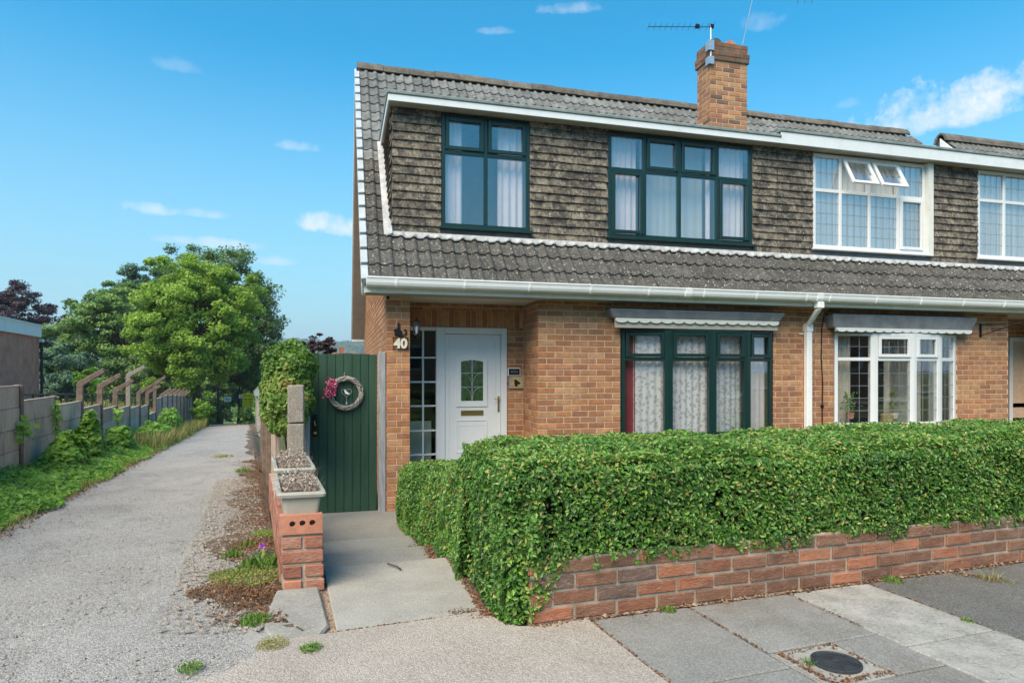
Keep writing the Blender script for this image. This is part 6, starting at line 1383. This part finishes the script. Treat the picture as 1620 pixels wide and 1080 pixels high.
tree('large_dark_tree', 'tallest dark green tree rising behind the bright maple', 345, 47, (338, 500), (4.9, 4.2, 5.15), 62000, .20, M['darkleaf'], 11, GT_, r0=.4, clumps=320, cr_=.15, shell=.4, flat=.7)
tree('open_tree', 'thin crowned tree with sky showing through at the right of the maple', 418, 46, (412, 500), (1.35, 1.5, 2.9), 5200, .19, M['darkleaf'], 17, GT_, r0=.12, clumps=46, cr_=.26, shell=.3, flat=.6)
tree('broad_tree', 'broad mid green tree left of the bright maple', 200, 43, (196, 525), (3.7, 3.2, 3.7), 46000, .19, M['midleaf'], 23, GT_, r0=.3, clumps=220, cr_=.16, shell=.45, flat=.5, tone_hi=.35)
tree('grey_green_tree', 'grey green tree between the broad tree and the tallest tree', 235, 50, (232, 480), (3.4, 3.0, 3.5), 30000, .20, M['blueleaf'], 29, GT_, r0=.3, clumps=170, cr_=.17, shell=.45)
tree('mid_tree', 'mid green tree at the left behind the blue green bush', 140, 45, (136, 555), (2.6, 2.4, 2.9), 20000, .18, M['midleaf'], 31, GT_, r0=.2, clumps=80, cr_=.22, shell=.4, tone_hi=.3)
tree('copper_beech', 'dark purple copper beech behind the hall roof', 5, 46, (2, 512), (3.4, 3.2, 3.1), 46000, .17, M['copper'], 37, None, r0=.35, clumps=230, cr_=.17, shell=.3, flat=.6)
tree('blue_green_bush', 'blue green bush at the right corner of the hall', 98, 30, (98, 595), (1.35, 1.3, 1.6), 17000, .11, M['blueleaf'], 41, GT_, r0=.08, clumps=70, cr_=.25, shell=.3, cat='bush', limbs=6)
tree('small_bright_bush', 'small bright green bush behind the first cranked fence post', 138, 27, (137, 612), (.55, .5, .8), 3800, .10, M['bramble'], 43, GT_, r0=.04, clumps=30, cr_=.3, shell=.3, cat='bush', limbs=4)
for i, (px, t, py, ra, rz, mm, lab) in enumerate([(70, 52, 560, 2.6, 2.4, 'blueleaf', 'distant dark tree top seen right of the hall'), (330, 44, 628, 1.6, 2.2, 'darkleaf', 'dark shrub under the maple behind the gates'), (376, 50, 600, 2.1, 2.6, 'darkleaf', 'dark shrub mass directly behind the yellow sign'),
                                             (425, 54, 585, 2.6, 2.9, 'midleaf', 'dull green tree top above the garage'), (275, 46, 625, 2.6, 2.3, 'darkleaf', 'dark shrub behind the end of the concrete fence'), (215, 41, 610, 2.6, 2.2, 'darkleaf', 'dark shrub behind the cranked fence posts'), (395, 70, 590, 3.5, 4.2, 'midleaf', 'faded green tree top between the maple and the garage'), (345, 60, 600, 4.5, 4.5, 'darkleaf', 'dense dark tree filling the gap under the maple crown')]):
    tree('woodland_shrub', lab, px, t, (px, py), (ra, ra, rz), 11000 if t < 55 else 9000, .19, M[mm], 50 + i, GT_, r0=.12, clumps=60, cr_=.28, shell=.25, cat='shrub', limbs=4)
tree('gate_bush', 'green bush growing in front of the right gate leaf below the yellow sign', 391, 36.6, (391, 662), (.50, .5, .85), 3500, .11, M['midleaf'], 71, None, r0=.03, clumps=30, cr_=.35, shell=.2, cat='bush', limbs=3)
tree('fence_end_bush', 'bright green bush at the end of the concrete fence under the maple', 322, 33, (321, 655), (.65, .6, .95), 4200, .11, M['bramble'], 73, None, r0=.03, clumps=30, cr_=.35, shell=.2, cat='bush', limbs=3)
tree('purple_shrub', 'dark purple leaved shrub showing above the green gate', 507, 12.5, (505, 553), (.36, .36, .30), 3600, .048, M['copper'], 79, None, r0=.03, clumps=40, cr_=.25, shell=.3, cat='shrub', limbs=5)
# variegated ivy over the post and fence beside the gate
IV = thing('ivy_bush', 'rounded variegated ivy bush over the fence beside the concrete post', 'ivy', (*CT(458, 6.9), -.3)); ivx, ivy_ = CT(459, 6.75)
for k, (dx, dy, z, r, n) in enumerate([(0, 0, 1.22, .29, 7500), (-.07, .35, 1.0, .27, 6000), (-.02, -.12, .92, .27, 6500), (-.15, .9, .95, .26, 4000), (.02, -.16, .68, .17, 2200), (-.10, .1, .70, .20, 2600), (-.16, .55, .75, .22, 2500)]):
    o = unit(RNG.normal(0, 1, (n, 3))); rr_ = r * (1 - np.minimum(RNG.exponential(.10, n), .6)) * (1 + .13 * nz3(o, 3, k) + .08 * nz3(o, 8, k)); P_ = np.array([ivx + dx, ivy_ + dy, z]) + o * rr_[:, None] * np.array([.95, 1.1, 1])
    patch = np.clip(.42 + .22 * nz3(P_, 5, 3) + .15 * RNG.normal(0, 1, n) + .15 * (z < .95), 0, 1); leaves('foliage', P_, o + [0, -.2, .4], .042, M['ivy'], IV, aspect=.75, tone=patch, jit=.6)
m_ = MB()
for k in range(9): a = random.uniform(0, 6.28); m_.tube([(ivx + .1, ivy_ + .1, -.5), (ivx + .08 * math.cos(a), ivy_ + .1 + .08 * math.sin(a), .4), (ivx + .2 * math.cos(a), ivy_ + .25 * math.sin(a), 1.1)], [.02, .014, .005], 5)
m_.build('stems', M['bark'], IV, kind='stuff')
# ------------------------------------------------------------------ brambles and grass on the verge
def mound(name, label, px, t, zc, rad, n, size, m, seed, group='bramble clumps against the concrete fence'):
    A_, tt = invLA(*CT(px, t)); x, y = CT(px, t); T_ = thing(name, label, 'bramble', (x, y, gzf(x, y)), group=group); o = unit(RNG.normal(0, 1, (n, 3))); o[:, 2] = np.abs(o[:, 2]) * np.where(RNG.uniform(0, 1, n) < .85, 1, -.5)
    rr_ = (1 - np.minimum(RNG.exponential(.10, n), .6)) * (1 + .2 * nz3(o, 2.5, seed) + .12 * nz3(o, 7, seed)); P_ = np.array([x, y, zc]) + o * rr_[:, None] * np.array(rad)
    leaves('foliage', P_, o + [.1, -.3, .7], size, m, T_, aspect=.8, jit=.5, tone=np.clip(.42 + .14 * RNG.normal(0, 1, n) + .15 * nz3(P_, 3, seed) + .12 * o[:, 2], 0, .93))
    m_ = MB()
    for k in range(12):
        i = RNG.integers(0, n); m_.tube([(x, y, gzf(x, y) - .05), ((x + P_[i, 0]) / 2, (y + P_[i, 1]) / 2, zc), tuple(P_[i])], [.008, .006, .003], 4)
    m_.build('stems', M['bark'], T_, kind='stuff')
for i, (px, t, zc, rad, n, lab) in enumerate([(106, 10.0, -.42, (.30, .45, .62), 2600, 'leafy bramble climbing the fence between the second and third posts'), (142, 11.9, -.35, (.20, .32, .74), 1900, 'tall bramble climbing the first cranked post'), (187, 14.0, -.52, (.28, .5, .46), 1800, 'rounded bramble below the second and third cranked posts'),
                                               (60, 8.4, -.46, (.42, .55, .26), 2200, 'low spreading bramble at the foot of the nearest fence panels'), (15, 7.0, -.46, (.5, .5, .17), 1900, 'bramble at the left edge beside the drive'), (240, 18, -.72, (.45, .8, .42), 1800, 'bramble below the later cranked posts'), (268, 22, -.75, (.35, .6, .62), 1500, 'light green bramble on the far part of the concrete fence')]):
    mound('bramble_clump', lab, px, t, zc, rad, n, .085 if t < 9 else .095, M['bramble'], i)
for (px, py, t, k) in ((37, 681, 9.0, 0), (89, 658, 10.7, 1), (185, 659, 15.2, 2)):
    x, y = CT(px, t); z = CZ + (586 - py) / 1000 * t; T_ = thing('ivy_sprig', ('small ivy sprig growing through the fence beside the nearest post', 'ivy sprig on the second fence post', 'ivy sprig on the tall pale cranked post')[k], 'ivy', (x, y, z)); n = 46
    leaves('foliage', np.array([x, y, z]) + RNG.normal(0, 1, (n, 3)) * [.05, .05, .075 + .05 * k], np.tile([.4, -.8, .4], (n, 1)), .085, M['bramble'], T_, aspect=.8, jit=.4, tone=RNG.uniform(.5, .9, n)); m_ = MB(); m_.tube([(x - .05, y, z + .1), (x, y - .02, z), (x + .02, y - .03, z - .1)], .005, 4); m_.build('stem', M['bark'], T_)
n = 26000; t_ = 4.2 + 22 * RNG.uniform(0, 1, n) ** 1.6; f_ = RNG.uniform(0, 1, n); A_ = -3.25 + f_ * (1.18 + .08 * np.sin(t_ * 2.1) + .05 * np.sin(t_ * 5)); x_, y_ = LA(A_, t_); hh = (.20 * (1 - f_) ** .7 + .03) * (1 + .35 * np.sin(t_ * 1.7 + 3 * f_) * np.sin(t_ * 3.1)) * (.45 + .55 * (1 - sm(t_, 14, 24)))
P_ = np.stack([x_, y_, gz(x_, y_) + hh * RNG.uniform(.1, 1, n) ** .5], 1)
far = sm(t_, 14, 22)
leaves('verge_plants', P_, np.stack([.35 + 0 * x_, -.25 + 0 * x_, .9 + 0 * x_], 1), np.where(RNG.uniform(0, 1, n) < .5, .07, .045), M['bramble'], None, aspect=.62, jit=.55, tone=np.clip(.42 + .15 * RNG.normal(0, 1, n) + .18 * nz3(P_, 2.2, 3) + .12 * far, 0, 1))
n = 9000; t_ = np.concatenate([RNG.uniform(15, 33, n * 2 // 3), RNG.uniform(4, 15, n - n * 2 // 3)]); A_ = np.where(t_ > 15, RNG.uniform(-3.2, -2.05, n), -2.12 + RNG.normal(0, .05, n)); x_, y_ = LA(A_, t_)
blades('verge_grass', np.stack([x_, y_, gz(x_, y_) - .01], 1), np.where(t_ > 15, .38, .07), np.where(t_ > 15, .012, .003)[:, None], M['drygrass'], None, lean=.7, tone=np.clip(RNG.normal(.35, .25, n), 0, 1))
n = 7000; t_ = RNG.uniform(9, 34, n); A_ = RNG.uniform(-7.5, -3.45, n); x_, y_ = LA(A_, t_)
blades('field_grass', np.stack([x_, y_, gz(x_, y_)], 1), .24, .014, M['drygrass'], None, lean=.8, tone=np.clip(RNG.normal(.75, .2, n), 0, 1))
n = 1600; t_ = RNG.uniform(3.5, 24, n) ; A_ = -2.02 + RNG.normal(0, .06, n); x_, y_ = LA(A_, t_); leaves('verge_litter', np.stack([x_, y_, gz(x_, y_) + .004], 1), np.tile([0, 0, 1.], (n, 1)), .035, M['litter'], jit=.4, aspect=.5)
# ---- soil strip beside the dwarf wall: moss, weeds, dead leaves
n = 8500; t_ = 3.0 + 9 * RNG.uniform(0, 1, n) ** 1.4; A_ = .20 - np.abs(RNG.normal(0, .17, n)); x_, y_ = LA(A_, t_); dens = nz3(np.stack([x_, y_, 0 * x_], 1), 3.5, 2); k = (dens > -.25) | (RNG.uniform(0, 1, n) < .3); x_, y_ = x_[k], y_[k]
leaves('strip_litter', np.stack([x_, y_, gz(x_, y_) + RNG.uniform(.002, .014, len(x_))], 1), np.tile([0, 0, 1.], (len(x_), 1)), .017, M['litter'], jit=.6, aspect=.6)
def weeds(label, px, py, r, n, h, m, wd=.003, lean=.8, lf=None, seed=0, cat='weed'):
    w_ = (586 - py) / 1000; t = CZ / -w_
    for _ in range(6):
        x, y = CT(px, t); t = (CZ - gzf(x, y)) / -w_
    T_ = thing('weed_clump', label, cat, (x, y, gzf(x, y))); r = r * 1.35; n = int(n * 1.5); rr_ = np.sqrt(RNG.uniform(0, 1, n)) * r; a = RNG.uniform(0, 2 * np.pi, n); X_ = x + rr_ * np.cos(a); Y_ = y + rr_ * np.sin(a) * 1.1
    blades('leaves', np.stack([X_, Y_, gz(X_, Y_) - .003], 1), h * (1.2 - rr_ / r * .7), wd, m, T_, lean=lean)
    if lf:
        a = RNG.uniform(0, 2 * np.pi, lf[0]); rr_ = np.sqrt(RNG.uniform(0, 1, lf[0])) * r; X_, Y_ = x + rr_ * np.cos(a), y + rr_ * np.sin(a); P_ = np.stack([X_, Y_, gz(X_, Y_) + RNG.uniform(.003, .02, lf[0])], 1); leaves('foliage', P_, np.tile([0, 0, 1.], (lf[0], 1)), lf[1], lf[2], T_, jit=.5)
    return T_, x, y
weeds('broad leaved green weed at the foot of the dwarf wall', 415, 895, .11, 70, .085, M['greengrass'], .010, 1.1, (300, .018, M['greengrass']))
weeds('spiky green weed left of the purple flower', 368, 880, .05, 60, .07, M['greengrass'], .004)
weeds('green grassy weed on the soil strip above the planted stones', 392, 865, .05, 40, .06, M['greengrass'], .006)
weeds('low yellow green weed at the outer edge of the soil strip', 365, 910, .10, 240, .035, M['greengrass'], .003, 1, (500, .014, M['drygrass']))
weeds('red brown moss mat at the outer edge of the soil strip', 345, 935, .12, 300, .025, M['litter'], .003, 1.2, (1200, .014, M['litter']))
weeds('brown moss mat at the foot of the concrete haunch', 400, 945, .13, 300, .025, M['litter'], .003, 1.2, (1300, .014, M['litter']))
weeds('green weed tuft beside the grey edging stones', 405, 983, .055, 150, .045, M['greengrass'], .003, 1, (260, .014, M['greengrass']))
weeds('yellow moss patch in front of the edging stones', 432, 1020, .05, 140, .014, M['drygrass'], .003, 1.3, (400, .010, M['drygrass']))
weeds('small green weed growing in the apron joint', 492, 1027, .035, 90, .025, M['greengrass'], .002, 1.5, (200, .011, M['greengrass']))
weeds('small green weed at the bottom edge of the drive', 302, 1056, .035, 110, .02, M['greengrass'], .002, 1.6, (150, .010, M['greengrass']))
weeds('thin green weed tuft in the middle of the drive', 352, 722, .16, 90, .07, M['drygrass'], .006, 1.0)
weeds('green grass tuft at the right edge of the drive by the fence', 385, 745, .10, 90, .07, M['greengrass'], .006, 1.0)
weeds('mat of yellow green stonecrop in the middle of the soil strip', 395, 915, .16, 500, .03, M['greengrass'], .003, 1.1, (1500, .014, M['drygrass']))
weeds('rusty red stonecrop spreading beside the dwarf wall', 405, 862, .15, 300, .03, M['litter'], .003, 1.1, (1300, .014, M['litter']))
weeds('olive green moss below the dead plants by the wall', 425, 845, .10, 300, .03, M['drygrass'], .003, 1.1, (900, .014, M['bramble']))
weeds('tiny fern at the foot of the garden wall', 1057, 965, .03, 70, .03, M['greengrass'], .002, 1.3, (120, .010, M['greengrass']))
weeds('low weed in the gap between wall and pavement', 1410, 918, .045, 100, .03, M['greengrass'], .002, 1.3, (150, .012, M['greengrass']))
weeds('dry grass stalks lying by the dark paving at the right', 1575, 918, .06, 50, .06, M['drygrass'], .002, 2.2)
weeds('weed in the joint of the rough flagstone', 1530, 982, .02, 50, .02, M['greengrass'], .002, 1.6)
weeds('clump of soft leaves beside the path under the low hedge', 655, 868, .06, 80, .05, M['greengrass'], .003, 1.2)
T_, x, y = weeds('grey leaved alpine plant with a purple flower by the dwarf wall', 415, 878, .05, 120, .02, M['litter'], .003, 1.2, (260, .016, M['blueleaf']), cat='flower')
leaves('petals', np.array([x, y - .02, gzf(x, y) + .075]) + RNG.normal(0, .008, (24, 3)), np.tile([0, -.5, .8], (24, 1)), .02, M['purple'], T_, aspect=.8, tone=RNG.uniform(0, 1, 24))
for i, (px, py) in enumerate(((624, 905), (412, 826))): pass
def twig(label, pts, z, r=.004):
    m_ = MB(); m_.tube([(x, y, gz_ + r) for (x, y), gz_ in zip(pts, z)], r, 5); tag(m_.build('fallen_twig', M['bark']), label, 'twig')
twig('dark curled twig lying near the back edge of the front path slab', [(.28, 4.02), (.33, 3.95), (.35, 3.88)], [-.02, -.02, -.02], .005)
twig('pale stick lying on the concrete haunch', [(-.20, 3.10), (-.17, 3.05)], [-.003, -.003], .0035)
# ------------------------------------------------------------------ far country
n_ = 70; latv = np.linspace(-2600, 900, 150); dv = np.linspace(620, 2300, 46); LT_, DV = np.meshgrid(latv, dv)
hz = 78 * sm(DV, 620, 1500) * (1 + .10 * np.sin(LT_ / 190) + .06 * np.sin(LT_ / 77 + 1) + .03 * np.sin(LT_ / 29)) + 3.5 * np.sin(LT_ / 11 + DV / 17) * np.sin(DV / 13) + RNG.normal(0, 1.6, LT_.shape) - 16
XX = DV * F2[0] + LT_ * R2[0]; YY = DV * F2[1] + LT_ * R2[1]; V = np.stack([XX, YY, hz], 2).reshape(-1, 3); ny, nx = XX.shape; I = (np.arange(ny - 1)[:, None] * nx + np.arange(nx - 1)[None]).reshape(-1, 1)
M['hill'] = mat('wooded_hillside', [(.35, (.035, .075, .03)), (.65, (.09, .15, .055))], scale=.02, rough=.98, bump=0, layers=[(.006, .55, .6, (.16, .22, .08), .6), (.05, .5, .6, (.03, .055, .025), .6)])
link('hills', fast_mesh('hills', V, I + np.array([[0, 1, nx + 1, nx]]), M['hill']), kind='structure')
n = 24000; lt = RNG.uniform(-900, 300, n); dd = RNG.uniform(640, 1480, n); zz = 78 * sm(dd, 620, 1500) * (1 + .10 * np.sin(lt / 190) + .06 * np.sin(lt / 77 + 1) + .03 * np.sin(lt / 29)) - 14; P_ = np.stack([dd * F2[0] + lt * R2[0], dd * F2[1] + lt * R2[1], zz + RNG.uniform(0, 6, n)], 1)
leaves('far_woodland', P_, np.tile([0, -.5, .8], (n, 1)), 14, M['hilltree'], None, aspect=.9, jit=.5)
n = 9000; t_ = RNG.uniform(75, 260, n); px_ = RNG.uniform(-300, 620, n); u_ = (px_ - 810) / 1000; x_ = t_ * (F2[0] + u_ * R2[0]); y_ = t_ * (F2[1] + u_ * R2[1]); leaves('valley_trees', np.stack([x_, y_, gz(x_, y_) + RNG.uniform(0, 6.5, n)], 1), np.tile([0, -.5, .8], (n, 1)), 1.6, M['midleaf'], None, aspect=.8, jit=.5)
for i, (px, t, zt, wdt, mw_, mr_, lab) in enumerate([(541, 85, 3.6, 4.5, 'render', 'redroof', 'distant house with a red roof seen over the gate'), (561, 100, 3.0, 6, 'white', 'render', 'distant pale roofed house seen over the gate next to the red roof')]):
    x, y = CT(px, t); T_ = thing('distant_house', lab, 'house', (x, y, -6)); m_ = MB(); m_.box(x - wdt / 2, x + wdt / 2, y, y + 6, -10, zt - 1.8); m_.build('wall', M[mw_], T_)
    m_ = MB(); m_.extr([(x - wdt / 2 - .3, y - .3, zt - 1.8), (x - wdt / 2 - .3, y + 6.3, zt - 1.8), (x - wdt / 2 - .3, y + 3, zt)], (wdt + .6, 0, 0)); m_.build('roof', M[mr_], T_); m_ = MB(); m_.box(x - .4, x + .3, y + 2.6, y + 3.4, zt - .6, zt + .8); m_.build('chimney', M[mr_], T_)
    m_ = MB(); m_.box(x - 1.2, x - .2, y - .05, y + .05, zt - 3.6, zt - 2.4); m_.build('window', M['dark'], T_)
# next house along the street
NH = thing('next_house', 'next house in the row, only its ridge showing above the long dormer roof', 'house', (16, YF, -.5))
m_ = MB(); m_.extr([(13.2, YF, -.6), (13.2, YF, 2.1), (13.2, RY, RZ - .2), (13.2, 15, 2.1), (13.2, 15, -.6)][::-1], (11, 0, 0)); m_.build('wall', M['brick'], NH)
rf = MB(); rf.hexa([(12.9, EY, EZ - .1), (24.5, EY, EZ - .1), (24.5, RY, RZ - .12), (12.9, RY, RZ - .12), (12.9, EY, EZ), (24.5, EY, EZ), (24.5, RY, RZ), (12.9, RY, RZ)])
rf.hexa([(12.9, RY, RZ - .12), (24.5, RY, RZ - .12), (24.5, 14.95, EZ - .1), (12.9, 14.95, EZ - .1), (12.9, RY, RZ), (24.5, RY, RZ), (24.5, 14.95, EZ), (12.9, 14.95, EZ)]); rf = rf.build('roof', M['tile'], NH)
m_ = MB(); m_.hexa([(12.87, EY, EZ - .2), (12.895, EY, EZ - .2), (12.895, RY, RZ - .2), (12.87, RY, RZ - .2), (12.87, EY, EZ + .0), (12.895, EY, EZ + .0), (12.895, RY, RZ + .0), (12.87, RY, RZ + .0)]); m_.build('bargeboard', M['gutter'], rf)
for k in range(26):
    m_ = MB(); m_.extr([(0, dy, dz) for dy, dz in ((-.17, -.12), (-.14, -.02), (-.07, .06), (0, .09), (.07, .06), (.14, -.02), (.17, -.12), (.12, -.12), (.06, .02), (0, .045), (-.06, .02), (-.12, -.12))], (.435, 0, 0))
    link('ridge_tile', m_.mesh('ridge_tile', M['ridge']) if k == 0 else bpy.data.meshes['ridge_cap'], rf, Matrix.Translation((12.88 + k * .44, RY, RZ + .04)))
    if k == 0: bpy.data.objects[rf.children[-1].name].data.name = 'ridge_cap'
for s in range(1, 19):
    for xx in range(0, 38):
        if s >= 16 and xx < 24: put_tile(rf, 12.93 + xx * .30, s)
for k, xx in enumerate((14.5, 18)):
    m_ = MB(); ringbox(m_, ((xx, YF - .01, 0), (1, 0), (0, -1)), 0, 1.6, .4, 1.7, .06, -.04, .02); w_ = m_.build('window', M['upvc'], NH); m_ = MB(); m_.box(xx + .06, xx + 1.54, YF - .02, YF - .015, .46, 1.64); m_.build('pane', M['glass'], w_)
# houses across the road, only ever seen mirrored in the windows
for k in range(5):
    xo = -30 + k * 13; T_ = thing('opposite_house', ('first', 'second', 'third', 'fourth', 'fifth')[k] + ' brick house from the left across the road behind the camera', 'house', (xo + 5, -17, 0), group='houses across the road')
    m_ = MB(); m_.extr([(xo, -17, -.3), (xo, -17, 5), (xo, -21, 7.9), (xo, -25, 5), (xo, -25, -.3)], (10, 0, 0)); m_.build('wall', M['gbrick'] if k % 2 else M['brick'], T_)
    m_ = MB(); m_.hexa([(xo - .3, -16.6, 4.75), (xo + 10.3, -16.6, 4.75), (xo + 10.3, -21, 7.95), (xo - .3, -21, 7.95), (xo - .3, -16.6, 4.95), (xo + 10.3, -16.6, 4.95), (xo + 10.3, -21, 8.15), (xo - .3, -21, 8.15)][::1]); r_ = m_.build('roof', M['slate'], T_)
    for cx_ in (xo + 1.2, xo + 8.8):
        m_ = MB(); m_.box(cx_ - .5, cx_ + .5, -21.4, -20.6, 7.2, 9.1); c_ = m_.build('chimney', M['gbrick'], r_)
    for (a, b) in ((1, 1.2), (6, 1.2), (1, 3.6), (6, 3.6)):
        m_ = MB(); m_.box(xo + a, xo + a + 2.2, -17.0, -16.93, b, b + 1.3); m_.build('window', M['upvc'], T_); m_ = MB(); m_.box(xo + a + .1, xo + a + 2.1, -16.93, -16.91, b + .1, b + 1.2); m_.build('pane', M['dark'], T_)
# ------------------------------------------------------------------ air
hv = bpy.data.materials.new('haze_air'); hv.use_nodes = True; t = hv.node_tree; t.nodes.clear(); o = t.nodes.new('ShaderNodeOutputMaterial'); pv = t.nodes.new('ShaderNodeVolumePrincipled'); pv.inputs['Color'].default_value = (.80, .90, 1, 1); pv.inputs['Density'].default_value = .00042; pv.inputs['Anisotropy'].default_value = .2; t.links.new(pv.outputs[0], o.inputs['Volume'])
HZ = MB().box(-3300, 3300, -3300, 3900, -22, 92).build('haze', hv); HZ['kind'] = 'stuff'
